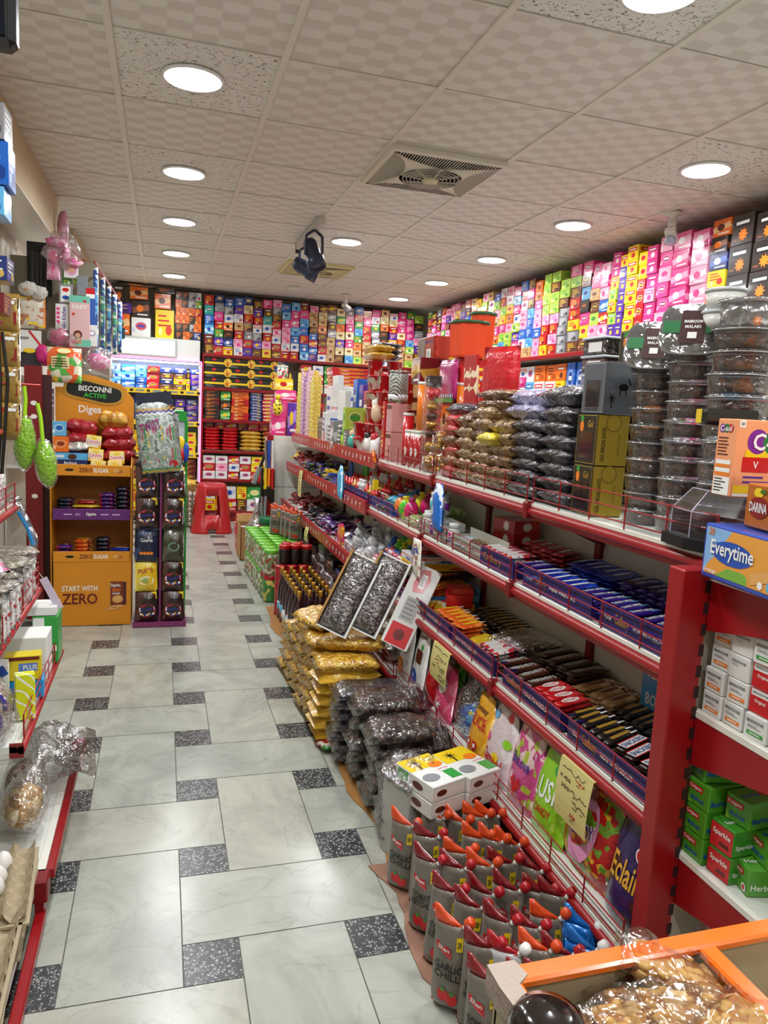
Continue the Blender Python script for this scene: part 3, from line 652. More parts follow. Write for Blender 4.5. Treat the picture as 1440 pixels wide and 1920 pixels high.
for i, (cds, x) in enumerate([('KKOOOK', .17), ('OKOOKK', .24), ('KSKOSS', .305), ('NOORGW', .37)]):
    column(cds, x, BY+.1, 2.062, .085, .14, .088, 'y', 'strip %s between yellow box and back shelves' % NTH[i], 'wafer_pack', 'packet', v=3)
# ================================================================ RIGHT WALL UNIT
RX = 3.0
parts = []
mb = MB(); mb.box(3.38, 3.41, 2.2, 9.1, 0, 2.6, cream); parts.append(('back_panel', mb))
for z in (.15, .55, .88, 1.2, 1.57, 1.915):
    mb = MB(); mb.box(RX+(0 if z > 1.8 else .04), 3.38, 2.2, 8.72, z-.03, z-.004, white)
    lp = MB(); lp.box(RX-.014+(0 if z > 1.8 else .04), RX+(0 if z > 1.8 else .04), 2.2, 8.72, z-.036, z-.002, red, .004)
    parts.append(('shelf', mb, [('price_rail', lp)]))
T('shelf_unit', 'long red-edged shelf unit stacked with pink and yellow boxes along the right wall', 'shelf unit', parts)
rc = [(3.02, 3.20, 'KKKK', 1), (3.21, 3.38, 'KKKK', 1), (3.39, 3.56, 'KKKK', 1), (3.57, 3.71, 'pWYYNKO', None), (3.72, 3.87, 'pppppP', 2), (3.88, 4.04, 'OkPPPP', 2), (4.05, 4.17, 'PpPPpPp', 0), (4.18, 4.295, 'PPPpPPP', 1), (4.30, 4.39, 'RRRRRYY', 0), (4.395, 4.52, 'YYYYYYY', 1), (4.525, 4.61, 'VVVVVVVY', 1), (4.615, 4.71, 'VVgYgYPP', 1), (4.715, 4.83, 'RpRBpPp', 2), (4.835, 4.95, 'ppgktPP', 0), (4.955, 5.08, 'kYPKbkP', 0), (5.09, 5.25, 'kSYRRkgP', 3), (5.26, 5.40, 'SSSSSkgg', 3), (5.41, 5.55, 'RpRpggkg', 3), (5.56, 5.68, 'YRRpgggg', 3), (5.69, 5.82, 'ppBppPOO', 1), (5.83, 5.95, 'tbBBbkPk', 3), (5.96, 6.08, 'tWBppWRB', 0), (6.09, 6.22, 'tPVgWPbP', 2), (6.23, 6.36, 'tggpOYWp', 0), (6.37, 6.50, 'tbgPYgRW', 3), (6.51, 6.64, 'tGOPtpgB', 1), (6.65, 6.78, 'tYBgOyWt', 0), (6.79, 6.92, 'ttOYtPgp', 2), (6.93, 7.06, 'PRtOypkY', 3), (7.07, 7.20, 'pgPGOYRt', 0), (7.21, 7.34, 'OYGYkBkR', 1), (7.35, 7.48, 'YPYBpRVM', 0), (7.49, 7.62, 'OpYGPkYP', 3), (7.63, 7.76, 'RYkBOPpP', 2), (7.77, 7.90, 'OyRPpMVp', 0), (7.91, 8.04, 'pRkRGPpR', 0), (8.05, 8.18, 'pkRyPMkS', 1), (8.19, 8.34, 'RPkGSPMk', 2), (8.35, 8.5, 'PkRSpkRG', 1), (2.83, 3.0, 'KKKK', 1), (2.64, 2.82, 'kOKK', 1)]
hts = {0: .655}
for i, (a, b_, cds, v) in enumerate(rc):
    H_ = .66-(.05 if i in (8, 12, 16) else 0)-.03*(i % 3 == 1)
    w_ = b_-a
    column(cds, RX+.11, (a+b_)/2, 1.916, w_*.985, .2, H_/len(cds), 'x', 'stack %s of the right wall top shelf' % NTH[i], 'snack_box', 'box', 'box', 'boxes on the right wall top shelf', v=v, j=.05)
r2 = [(4.2, 4.45, 'B'), (4.46, 4.7, 'b'), (4.71, 5.0, 'WB'), (5.02, 5.13, 'B'), (5.14, 5.26, 'B'), (5.27, 5.42, 'YO'), (5.43, 5.60, 'WO'), (5.61, 5.8, 'WO'), (5.81, 5.95, 'bW'), (5.96, 6.12, 'WPW'), (6.13, 6.28, 'pVW'), (6.29, 6.44, 'WbW'), (6.45, 6.6, 'WWb'), (6.61, 6.8, 'TWP'), (6.81, 7.0, 'WRp'), (7.01, 7.2, 'YWR'), (7.21, 7.4, 'WpW')]
for i, (a, b_, cds) in enumerate(r2):
    column(cds, RX+.15, (a+b_)/2, 1.572, (b_-a)*.97, .2, .27/len(cds), 'x', 'group %s on the second right wall shelf' % NTH[i], 'milk_powder_box', 'box', v=0 if cds == 'B' else None)
for i in range(22):
    c = 'WbpWYRWBOW'[i % 10]
    carton('grocery_box', '%s carton, %s along the third right wall shelf' % (PAL[c][3], NTH[i]), 'box', c, i % 4, RX+.16, 3.3+i*.22, 1.202, .19, .2, .22+.05*(i % 3), 'x')
# ================================================================ CENTRAL GONDOLA
SY = [1.25, 2.10, 2.97, 3.85, 4.75, 5.65, 6.56]
SH = {'base': (1.00, .235), 's2': (1.05, .545), 's3': (1.088, .875), 's4': (1.127, 1.132)}
parts = []
mb = MB()
for a, b_ in zip(SY[:-1], SY[1:]): mb.box(1.40, 1.425, a+.012, b_-.012, .05, 1.11, cream)
parts.append(('back_panel', mb))
for y in SY:
    mb = MB(); mb.box(1.385, 1.44, y-.016, y+.016, 0, 1.12, red if y < 1.3 else dred); parts.append(('upright', mb))
for key, (x, z) in SH.items():
    for i, (a, b_) in enumerate(zip(SY[:-1], SY[1:])):
        mb = MB(); mb.box(x+.006, 1.40, a+.004, b_-.004, z-.028, z, white)
        if key == 's4': mb.box(1.42, 1.72, a+.004, b_-.004, z-.028, z, white)
        rl = MB(); rl.box(x-.004, x+.008, a, b_, z-.012, z+.002, rail, .002)
        if key != 'base' and i >= 3:
            rl.prism([(x-.002, z-.05), (x-.02, z-.052), (x-.026, z+.026), (x-.008, z+.028)], 1, a+.006, b_-.006, M('price strip red', '#b0202c', .3))
            for q in range(8): rl.text('l', 'TPUPSMUPU'[q], -(a+.1+q*.09), z-.012, .028, .03, x-.0262, wht, .05)
        else:
            rl.cyl((x-.002, a+.004, z-.026), (x-.002, b_-.004, z-.026), .015, .015, 8, red); rl.box(x-.003, x+.006, a, b_, z-.05, z-.02, red)
        cl = MB(); cl.box(x-.022, x+.01, a-.014, a+.014, z-.05, z+.004, dred, .004)
        parts.append(('shelf', mb, [('front_rail', rl), ('end_clip', cl)]))
        bk = MB()
        for yy in (a+.02, b_-.02): bk.prism([(1.40, z-.028), (x+.05, z-.028), (x+.05, z-.05), (1.40, z-.14 if key != 'base' else z-.06)], 1, yy-.003, yy+.003, white if i > 3 else dred)
        parts.append(('bracket', bk))
pl = MB(); pl.box(1.02, 1.035, 1.25, 6.56, 0, .2, dred); parts.append(('plinth', pl))
ep = MB(); ep.box(.95, 1.42, 6.62, 6.66, .02, 1.12, white); ep.box(.95, 1.42, 6.618, 6.62, .66, .665, gry); ep.box(.95, 1.42, 6.618, 6.62, .40, .404, gry); parts.append(('end_panel', ep))
pf = MB(); pf.box(.90, .95, 6.60, 6.66, 0, 1.12, red); parts.append(('end_post', pf))
T('gondola_shelving', 'long red and white double-sided gondola shelving down the middle of the shop', 'shelving', parts)
def wire_guard(x, z, a, b_, h=.075, where=''):
    mb = MB(); x -= .004
    for q in (.2, .6, 1.0): mb.cyl((x, a, z+h*q), (x, b_, z+h*q), .0021, .0021, 5, wirem)
    n = max(2, int((b_-a)/.14))
    for k in range(n+1):
        y = a+(b_-a)*k/n; mb.cyl((x, y, z), (x, y, z+h), .0023, .0023, 5, wirem)
    T('wire_guard', where, 'shelf guard', mb)
nm = ['nearest', 'second', 'third', 'fourth', 'fifth', 'sixth']
for key, nmk, rng in (('s4', 'top', 3), ('s3', 'upper middle', 4), ('s2', 'lower middle', 4), ('base', 'bottom', 4)):
    x, z = SH[key]
    for i in range(rng): wire_guard(x, z, SY[i]+.02, SY[i+1]-.02, .085 if key == 's4' else .07, 'red wire guard along the gondola %s shelf, %s section from the camera' % (nmk, nm[i]))
# -------- end cap facing the camera
slot = M('slot dark', '#2a0608', .6)
parts = []
for x0 in (.985, 1.93):
    mb = MB(); mb.box(x0, x0+.068, 1.19, 1.235, 0, 1.12, red, .003)
    for k in range(24): mb.box(x0+.056, x0+.0685, 1.1895, 1.1905, .06+k*.044, .085+k*.044, slot)
    parts.append(('upright', mb))
mb = MB(); mb.box(1.06, 1.93, 1.215, 1.23, .03, 1.11, cream); parts.append(('back_panel', mb))
EC = (.30, .508, .822, 1.108)
for z in EC[1:]:
    mb = MB(); mb.box(1.058, 1.93, .80, 1.21, z-.014, z, white, .003)
    mb.box(1.052, 1.066, .80, 1.20, z-.012, z+.004, rail, .002)
    br = MB(); br.prism([(1.195, z-.012), (.80, z-.012), (.80, z-.035), (1.195, z-.115)], 0, 1.054, 1.060, red)
    parts.append(('shelf', mb, [('bracket', br)]))
T('end_cap_shelving', 'red slotted end shelving holding toothpaste boxes at the right edge', 'shelving', parts)
# ---------------------------------------------------------------- toothpaste
def print_box(w, d, h, base, fs, b=.002):
    """w along x, d along y, h up; fs(mb) prints"""
    mb = MB(); mb.box(-w/2, w/2, -d/2, d/2, 0, h, base, b); fs(mb); return mb
wc = M('carton white', '#e4e4e0', .4, coat=.2)
def sens(kind):
    def f(mb):  # the end of the box is its local -x side
        o = -.0912
        ink = M('slate ink', '#30404c', .4)
        if kind in ('o', 'g'):
            mb.text('l', 'SENSODYNE', 0, .036, .04, .006, o, ink); mb.lines('l', 0, .026, .034, .006, 2, o, gry)
            mb.rectf('l', .002, .013, .038, .007, o, org if kind == 'o' else grn); mb.rectf('l', .002, .013, .025, .002, o-.0003, wht)
        elif kind == 'b': mb.text('l', 'SENSODYNE', 0, .035, .036, .005, o, ink); mb.lines('l', -.006, .028, .02, .004, 2, o, gry)
        elif kind == 'S': mb.rectf('l', 0, .024, .05, .046, o, M('sensed green', '#52b81c', .35)); mb.text('l', 'SENSED', 0, .024, .04, .012, o-.0004, wht)
        elif kind in 'RC':
            mb.rectf('l', 0, .024, .05, .046, o, rdi); mb.rectf('l', 0, .04, .044, .012, o-.0003, wht); mb.text('l', 'SENSODYNE', 0, .04, .038, .005, o-.0006, ink)
            mb.text('l', 'Cavity' if kind == 'C' else 'Original', 0, .024, .026, .008, o-.0005, wht)
        for s_, ff in ((-1, 'f'), (1, 'b')):
            mb.lines(ff, -.02, .026, .1, .024, 4, -.0265 if s_ < 0 else .0265, ink, 3); mb.rectf(ff, .05, .012, .05, .008, -.0265 if s_ < 0 else .0265, org if kind == 'o' else grn)
    return print_box(.18, .052, .048, wc, f).mesh('toothpaste_box')
SN = {k: sens(k) for k in 'ogbSRC'}
SNW = {'o': 'white with orange band', 'g': 'white with green band', 'b': 'plain white', 'S': 'bright green', 'R': 'white and red', 'C': 'red and white'}

for ci, colm in enumerate(['ooooob', 'oobbbS', 'gRRgbSb', 'bbbgbb', 'obgbob', 'bobobg']):
    for k, c in enumerate(colm):
        if k > 4 and ci == 0: c = 'g'
        y = 1.165-.0555*ci
        T('toothpaste_box', '%s toothpaste box, %s in stack %s out from the slotted upright' % (SNW[c], 'topmost' if k == len(colm)-1 else up(k), NTH[ci]), 'box', SN[c], (1.16+R.uniform(-.004, .006), y, EC[2]+.001+k*.0487), R.uniform(-.05, .05))
def colg(kind):
    gm = PK('colgate '+kind, *{'m': ('#4c9424', '#84b840', '#2c6c1c'), 's': ('#3c8c28', '#60a040', '#2c6420'), 'h': ('#569c34', '#88b850', '#387c28'), 'r': ('#c4141c', '#d83038', '#900c12')}[kind], 9, crinkle=0, typ='n')
    def f(mb):
        o = -.0912
        if kind == 's':
            mb.rectf('l', 0, .026, .058, .05, o, rdi); mb.text('l', 'Sparkle', 0, .034, .046, .014, o-.0005, wht); mb.rectf('l', .008, .014, .024, .008, o-.0005, brn)
        else:
            mb.rectf('l', -.008, .04, .04, .012, o, rdi); mb.text('l', 'Colgate', -.008, .04, .034, .008, o-.0005, wht)
            if kind == 'h': mb.text('l', 'Herbal', -.008, .025, .026, .007, o-.0004, M('dark green ink', '#145020', .4)); mb.ell('l', .018, .014, .016, .016, o-.0004, wht); mb.ell('l', .018, .014, .01, .01, o-.0008, rdi)
            else: mb.text('l', 'MaxFresh', 0, .018, .036, .009, o-.0004, blu)
        for ff, oo in (('f', -.0305), ('t', .0565)):
            mb.ell(ff, .02 if ff == 'f' else .02, .028 if ff == 'f' else 0, .12, .034, oo, rdi); mb.text(ff, 'Colgate', .02, .028 if ff == 'f' else 0, .09, .02, oo+(-.0005 if ff == 'f' else .0005), wht)
            mb.text(ff, {'m': 'MaxFresh', 's': 'Sparkle', 'h': 'Herbal', 'r': 'Original'}[kind], -.062, .02 if ff == 'f' else 0, .045, .012, oo+(-.0004 if ff == 'f' else .0004), blu if kind == 'm' else wht)
    return print_box(.18, .06, .056, gm, f).mesh('toothpaste_box')
CG = {k: colg(k) for k in 'msh'}
for k, (c, x, y, z, rz, lb) in enumerate([('m', 1.155, 1.172, .509, 0, 'lowest green toothpaste box by the slotted upright'), ('m', 1.155, 1.172, .566, 0, 'green toothpaste box second up by the slotted upright'), ('m', 1.155, 1.172, .623, .02, 'green toothpaste box third up by the slotted upright'), ('m', 1.16, 1.172, .680, -.2, 'green freshness toothpaste box lying on top of its stack by the upright'),
        ('s', 1.165, 1.108, .509, .03, 'lower red-ended herbal toothpaste box'), ('s', 1.165, 1.108, .566, .03, 'upper red-ended herbal toothpaste box'), ('m', 1.19, 1.108, .623, .1, 'green toothpaste box lying above the red-ended pair'),
        ('h', 1.18, 1.045, .509, -.25, 'herbal green toothpaste box with ingredient text low in front of red ends'), ('m', 1.21, 1.04, .566, -.2, 'green and red toothpaste box resting on the herbal one'),
        ('h', 1.20, .955, .509, -.45, 'herbal toothpaste box nearest the camera, lower of two'), ('h', 1.20, .955, .566, -.45, 'herbal toothpaste box nearest the camera, upper of two'), ('s', 1.36, 1.13, .509, 0, 'red-ended toothpaste box at the back of the lower end shelf')]):
    T('toothpaste_box', lb, 'box', CG[c], (x, y, z), rz)
carton('toothpaste_box', 'blue toothpaste box behind the herbal ones on the end shelf', 'box', 'B', 1, 1.30, 1.03, .509, .16, .05, .05)
for i in range(3): carton('toothpaste_box', 'white boxed tube right of the blue one, %s' % up(i), 'box', 'W', 3, 1.42, 1.0, .509+i*.051, .16, .06, .05, 'x')
T('remote_box', 'black upright carton at the back of the lower end shelf', 'box', MB().box(-.05, .05, -.03, .03, 0, .2, black, .003), (1.47, 1.17, .509))
# end shelf bottom: net of bowls in plastic
mb = MB()
for i in range(9): mb.lathe([(.05, 0), (.055, .006), (.03, .008)], 16, FILM('milky film', '#f4f4f4', .25, .6, .2, 20, .5), (0, 0, i*.009))
T('bowl_stack', 'sleeve of clear plastic bowls lying beneath the lowest end shelf', 'bowls', mb, (1.1, 1.12, .33), rot=(0, PI/2, .3))
T('cardboard_box', 'open cardboard carton beneath the lowest end shelf', 'box', MB().box(-.12, .12, -.1, .1, 0, .22, kraft), (1.32, 1.05, .10))
# top of end cap: dispenser, boxes
pt = [(1.11, 1.43), (1.093, 1.335), (1.15, 1.13), (1.5, 1.215), (1.42, 1.46)]
bs = MB(); bs.prism(pt, 2, 1.133, 1.158, M('platform black', '#15181c', .3))
pt2 = [(1.125, 1.42), (1.112, 1.34), (1.16, 1.155), (1.47, 1.235), (1.40, 1.445)]
def lerp(a, b_, t): return (a[0]+(b_[0]-a[0])*t, a[1]+(b_[1]-a[1])*t)
cx_, cy_ = 1.28, 1.33
cv = MB(); lo_ = [(p[0], p[1], 1.158) for p in pt2]; mid = [(p[0], p[1], 1.215) for p in pt2]; hi = [(*lerp(p, (cx_, cy_), .22 if i < 3 else .05), 1.262) for i, p in enumerate(pt2)]
fcv = FILM('dispenser clear', '#d8d4e0', .10, .5, .08, 3, .1)
for i in range(5):
    j = (i+1) % 5; cv.quad(lo_[i], lo_[j], mid[j], mid[i], fcv); cv.quad(mid[i], mid[j], hi[j], hi[i], fcv)
cv.poly(hi, fcv)
ed = MB(); e_ = M('acrylic edge', '#b8b4c8', .15, coat=.5)
for i in range(3): ed.cyl(lo_[i], mid[i], .0016, .0016, 5, e_); ed.cyl(mid[i], hi[i], .0016, .0016, 5, e_)
for i in range(2): ed.cyl(mid[i], mid[i+1], .0014, .0014, 5, e_); ed.cyl(hi[i], hi[i+1], .0016, .0016, 5, e_)
T('acrylic_dispenser', 'clear acrylic bin on a black base atop the near end of the gondola', 'dispenser', [('base', bs), ('cover', cv, [('edge', ed)])])
T('folded_card', 'cream folded card lying inside the clear acrylic bin', 'card', MB().quad((-.05, 0, 0), (.05, 0, .012), (.055, .01, .04), (-.045, .01, .03), M('card cream', '#d8d2b8', .6)), (1.2, 1.33, 1.16), .2)
for i in range(3): T('candy_packet', 'small brown packet lying in the clear acrylic bin', 'packet', unit_pillow(PK('carton K0', *PAL['K'][:3]), 5+i), (1.22+.06*i, 1.3+.02*i, 1.16), .5*i, 'packets in the acrylic bin', scale=(.07, .03, .015))
op = M('peach carton', '#f0a070', .35, coat=.3)
mb = MB(); mb.box(0, .17, 0, .06, 0, .155, op, .002)
fo = -.0008
mb.rectf('f', .08, .012, .15, .02, fo, wht)
for cx, c in ((.05, M('violet ink', '#7a2490', .35)), (.085, M('deep green ink', '#1c7838', .35)), (.118, rdi)): mb.ell('f', cx, .112, .046, .05, fo-.0002*cx, c)
mb.text('f', 'C-sol', .084, .112, .09, .034, fo-.0012, wht); mb.text('f', '30', .085, .145, .018, .010, fo, brn); mb.rectf('f', .012, .146, .014, .014, fo, wht); mb.text('f', '20', .012, .146, .008, .006, fo-.0005, brn)
mb.rectf('f', .05, .066, .06, .03, fo, rdi); mb.text('f', 'V', .05, .066, .012, .014, fo-.0006, wht); mb.rectf('f', .05, .088, .05, .014, fo, yel); mb.lines('f', .06, .036, .07, .02, 2, fo, prp); mb.rectf('f', .03, .016, .05, .016, fo-.0004, yel)
lo2 = -.0008
for cx, c in ((-.043, M('violet ink', '#7a2490', .35)), (-.030, M('deep green ink', '#1c7838', .35)), (-.018, rdi)): mb.ell('l', cx, .136, .018, .018, lo2-.0001*abs(cx)*10, c)
mb.text('l', 'C-sol', -.030, .136, .036, .012, lo2-.0012, wht); mb.lines('l', -.03, .1, .044, .04, 6, lo2, brn, 4)
for zz in (.068, .052): mb.rectf('l', -.03, zz, .046, .009, lo2, wht); mb.rectf('l', -.03, zz-.007, .046, .006, lo2, org)
mb.rectf('l', -.03, .02, .05, .036, lo2+.0002, wht); mb.lines('l', -.034, .022, .036, .03, 5, lo2-.0002, blk, 8)
T('medicine_box', 'tall peach cold-remedy box with overlapping coloured circles, on the acrylic bin', 'box', mb, (1.085, 1.205, 1.264), -.1)
mb = MB(); mb.box(0, .12, 0, .05, 0, .09, M('orange carton', '#e88418', .35, coat=.3), .002); mb.rectf('f', .03, .014, .06, .028, fo, wht); mb.lines('f', .03, .055, .05, .05, 7, fo, brn, 5); mb.text('f', 'Gala', .03, .08, .03, .008, fo-.0004, wht)
T('medicine_box', 'small orange medicine box standing on the amber juice-powder box', 'box', mb, (1.085, 1.075, 1.318), -.3)
mb = MB(); mb.box(0, .09, -.16, 0, 0, .083, M('amber carton', '#b8641c', .35, coat=.3), .003)
mb.ell('l', .045, .04, .062, .04, -.0015, M('brick ink', '#8a1c14', .35)); mb.text('l', 'DARINA', .045, .04, .054, .018, -.0028, wht); mb.ell('l', .04, .067, .03, .018, -.001, yel); mb.ell('l', .055, .07, .02, .008, -.002, M('mango ink', '#3a6a1c', .4)); mb.ell('l', .115, .04, .06, .06, -.001, M('mango gold', '#d89030', .4))
T('drink_powder_box', 'amber drink-powder box with mango picture on top of the blue biscuit box', 'box', mb, (1.062, 1.135, 1.218), -.2)
mb = MB(); mb.box(0, .10, -.22, 0, 0, .105, M('biscuit blue', '#2c4cb0', .3, coat=.5), .003)
sky = PK('biscuit picture', '#88b8e8', '#e8a040', '#7ab040', 4, crinkle=.2, typ='n', t=(.5, .62)); mb.rectf('l', .11, .055, .205, .09, -.0008, sky)
mb.ell('l', .09, .058, .12, .045, -.0016, blu); mb.text('l', 'Everytime', .09, .06, .125, .036, -.003, wht); mb.text('l', '20', .025, .092, .018, .014, -.0022, M('badge', '#d87818', .4)); mb.text('l', 'Orange', .03, .016, .04, .01, -.0022, wht); mb.ell('l', .175, .02, .014, .014, -.002, wht); mb.ell('l', .2, .022, .018, .018, -.002, lblu); mb.rectf('l', .18, .035, .07, .02, -.0018, M('biscuit tan', '#e0a860', .5), .3)
T('biscuit_box', 'blue twenty-pack biscuit box lettered in white, at the right edge', 'box', mb, (1.02, 1.185, 1.111), -.12)
# ================================================================ TOP SHELF (s4)
Z4 = SH['s4'][1]+.001
dates = GR('dates', '#2c1610', '#4a2418', '#74401f', 42, dist=.012); datesd = GR('dark dates', '#160e0e', '#261614', '#40241a', 40, dist=.014)
def tub(r, h, sq=0):
    b = MB(); b.lathe([(0, 0), (r*.82, 0), (r*.86, .004), (r*.93, h*.8), (r*.94, h*.84)], 40, FILM('tub shell', '#e8e8ea', .08, .45, .06, 60, .2), rib=.025, sq=sq)
    c = MB(); c.lathe([(0, .003), (r*.8, .003), (r*.87, h*.72), (r*.6, h*.76), (0, h*.72)], 28, dates, sq=sq)
    l = MB(); rm = M('tub rim', '#b9bcc0', .12, .2, .6)
    l.lathe([(r*.93, h*.86), (r*1.0, h*.84), (r*1.02, h*.90), (r*.985, h*.93)], 32, FILM('rim film', '#c8cace', .35, .5, .08, 30, .3), sq=sq)
    l.lathe([(r*.93, h*.93), (r*.9, h*1.0), (0, h*1.0)], 32, FILM('tub lid', '#f0f0f2', .14, .4, .06, 20, .4), sq=sq)
    l.lathe([(r*.99, h*.855), (r*1.025, h*.87), (r*1.02, h*.895)], 32, rm, sq=sq)
    return meshes([('tub', b), ('dates', c), ('lid', l)])
TA = tub(.067, .0445); TB = tub(.072, .05)
for (x, y, n, st, tt, lab) in ((1.262, 1.70, 9, .0445, TA, 'stack beside the date gift boxes'), (1.255, 1.548, 9, .0472, TA, 'middle stack of three'), (1.24, 1.385, 10, .0488, TB, 'stack nearest the camera')):
    for k in range(n): T('date_tub', 'clear lidded tub of dates, %s, %s' % ('topmost' if k == n-1 else up(k), lab), 'food tub', tt, (x+R.uniform(-.003, .003), y+R.uniform(-.003, .003), Z4+k*st), R.uniform(0, 1), scale=(1, 1, st/(.0445 if tt is TA else .05)*.99))
TQ = tub(.072, .055, 4)
lbm = MB(); lbm.rectf('t', 0, 0, .13, .035, .0562, M('label green', '#1c6838', .4)); lbm.rectf('t', 0, 0, .055, .095, .0568, M('label dark', '#3a1414', .4)); lbm.text('t', 'MABROOM', 0, .015, .04, .009, .0574, wht); lbm.text('t', 'MALAKI', 0, 0, .034, .009, .0574, wht); lbm.rectf('t', 0, -.025, .02, .018, .0574, wht)
TQ.append(('label', lbm.mesh('label')))
for (x, y, z, lab) in ((1.232, 1.685, 1.575, 'square clear tub of dates tilted on the stacks, left one'), (1.215, 1.525, 1.60, 'square clear tub of dates tilted on the stacks, right one')):
    T('date_tub', lab, 'food tub', TQ, (x, y, z), rot=(math.radians(58), 0, math.radians(-42)), group=None)
def bucket(lid=1):
    b = MB(); b.lathe([(0, 0), (.048, 0), (.055, .05), (.057, .05)], 28, M('bucket white', '#dcdcd8', .3)); 
    for a in range(5):
        an = -1.9+a*.35
    lb_ = MB(); lb_.lathe([(.0505, .008), (.0562, .044)], 28, PK('bucket label', '#e8e6e0', '#a02418', '#302c2c', 26, crinkle=0, t=(.74, .9)))
    l = MB(); l.lathe([(.059, .048), (.061, .053), (.057, .058), (0, .058)], 28, M('bucket lid', '#c8cccc', .3))
    return meshes([('bucket', b, [('label', lb_)]), ('lid', l)])
BK = bucket()
for k, (x, y, z) in enumerate([(1.245, 1.47, 1.622), (1.245, 1.465, 1.682)]): T('date_bucket', ['lower', 'upper'][k]+' of two small white lidded buckets on the date tubs', 'bucket', BK, (x+.0, y+.03*0, z-.012*k), .5, scale=(.78, .78, .8))
T('date_tub', 'large cloudy-lidded round tub at the right edge above the date stacks', 'food tub', meshes([('tub', MB().lathe([(0, 0), (.06, 0), (.064, .05)], 28, FILM('cloudy', '#e0e0e4', .3, .5, .2, 20, .4))), ('lid', MB().lathe([(.07, .048), (.07, .056), (0, .06)], 28, FILM('cloudy', '')))]), (1.235, 1.37, Z4+.489))
T('black_pouch', 'black and yellow gusseted pouch lying on date tubs behind the peach box', 'pouch', [('pouch', MB().box(-.06, .06, -.03, .03, 0, .035, M('pouch black', '#1c1a16', .25, coat=.6), .008)), ('label', MB().rectf('l', 0, .018, .04, .03, -.0605, yel))], (1.17, 1.33, 1.405), -.4)
# gift boxes of dates
def giftbox(main, side, txt, frame):
    mb = MB(); mb.box(-.05, .05, -.055, .055, 0, .143, main, .002)
    mb.rectf('f', 0, .0715, .098, .14, -.0556, side)
    mb.rectf('l', 0, .0715, .104, .136, -.0506, M('gift frame '+frame, frame, .3, .3)); mb.rectf('l', 0, .0715, .100, .132, -.0510, main)
    mb.rectf('l', 0, .056, .07, .075, -.0514, M('gift window', '#1c1e24', .05, coat=1)); 
    if txt == 'GOL SPECIAL DATES':
        mb.ell('l', -.026, .108, .02, .032, -.0516, org); mb.star('l', -.026, .13, .006, .014, 7, -.0518, grn); mb.text('l', 'Gol', .02, .115, .028, .02, -.0516, gold); mb.ell('f', 0, .12, .05, .05, -.056, M('ochre dark', '#7a6428', .4)); mb.ell('f', 0, .12, .044, .044, -.0563, side)
        mb.text('f', txt, -.028, .06, .095, .012, -.056, blk, PI/2); mb.text('f', 'DATES', .02, .06, .06, .007, -.056, M('ochre dark', '#7a6428', .4), PI/2)
    else:
        mb.text('l', txt, 0, .012, .06, .008, -.0516, blk); mb.ell('f', .01, .075, .03, .02, -.056, blk); mb.rectf('f', -.0, .063, .004, .02, -.056, blk); mb.rectf('f', .018, .063, .004, .02, -.056, blk); mb.rectf('f', .028, .09, .005, .02, -.056, blk, .5); mb.star('f', -.025, .045, .004, .018, 6, -.056, blk); mb.rectf('f', -.025, .03, .004, .025, -.056, blk)
    return mb
gb = giftbox(M('gift black', '#17150f', .3, coat=.4), M('gift ochre', '#b89c38', .35, .2), 'GOL SPECIAL DATES', '#b89c38').mesh('date_gift_box')
T('date_gift_box', 'black and gold date gift box, lower of two beside the grey bags', 'gift box', gb, (1.205, 1.855, Z4), -.05)
T('date_gift_box', 'black and gold date gift box directly beneath the silver one', 'gift box', gb, (1.205, 1.855, Z4+.1435), -.03)
T('date_gift_box', 'silver windowed gift box with black camel and palm silhouettes', 'gift box', giftbox(M('gift silver', '#6c7078', .3, .5), M('gift silver side', '#7c828c', .3, .5), 'ROYAL DATES', '#a8acb4'), (1.21, 1.85, Z4+.2875), .0)
T('date_gift_box', 'black pineapple-printed date box standing behind the tilted square tubs', 'gift box', gb, (1.40, 1.95, Z4+.40), -.05, scale=(1.2, 1.2, 1)); 
carton('support_box', 'dark carton supporting the pineapple-printed box behind the tubs', 'box', 'K', 3, 1.40, 1.95, Z4, .11, .11, .4)
for k in range(4):
    T('dried_fruit_tub', 'clear rectangular tub with white label behind the grey bags, %s' % up(k), 'food tub', meshes([('tub', MB().box(-.05, .05, -.06, .06, 0, .05, [dates, FILM('cloudy', ''), dates, datesd][k], .006)), ('lid', MB().box(-.054, .054, -.064, .064, .05, .058, M('bucket lid', ''), .003)), ('label', MB().rectf('l', .01, .025, .07, .03, -.0505, wht))]), (1.37, 2.13, Z4+.30+k*.0585), .05)
carton('support_box', 'cardboard carton hidden behind the grey raisin bags', 'box', 't', 3, 1.47, 2.13, Z4, .1, .14, .3)
raisin = GR('raisins under film', '#2c2a30', '#46434a', '#6c6a74', 60, .12, 1, .012); lilac = GR('lilac candy film', '#8480a8', '#a8a4cc', '#c8c6e0', 60, .12, 1, .01)
nuts = GR('nuts under film', '#7c5c3c', '#b08c60', '#d8bc90', 48, .15, 1, .014); nutd = GR('brown nuts under film', '#503420', '#805834', '#a88054', 50, .15, 1, .014); rednut = GR('red sweets', '#a80c14', '#d01c24', '#e04040', 60, .15, 1, .006)
UB = {n_: unit_pillow(m_, i+3, .16) for i, (n_, m_) in enumerate([('raisin', raisin), ('lilac', lilac), ('nuts', nuts), ('nutd', nutd), ('red', rednut)])}
def bagstack(name, lab, kinds, x, y, z, w_, d, h, rz=PI/2, over=1.4, wob=.012):
    for k, c in enumerate(kinds):
        T(name, '%s, %s' % (lab, 'topmost' if k == len(kinds)-1 else up(k)), 'bag', UB[c], (x+R.uniform(-wob, wob)*.5, y+R.uniform(-wob, wob), z+k*h), rz+R.uniform(-.06, .06), scale=(w_*R.uniform(.95, 1.03), d, h*over))
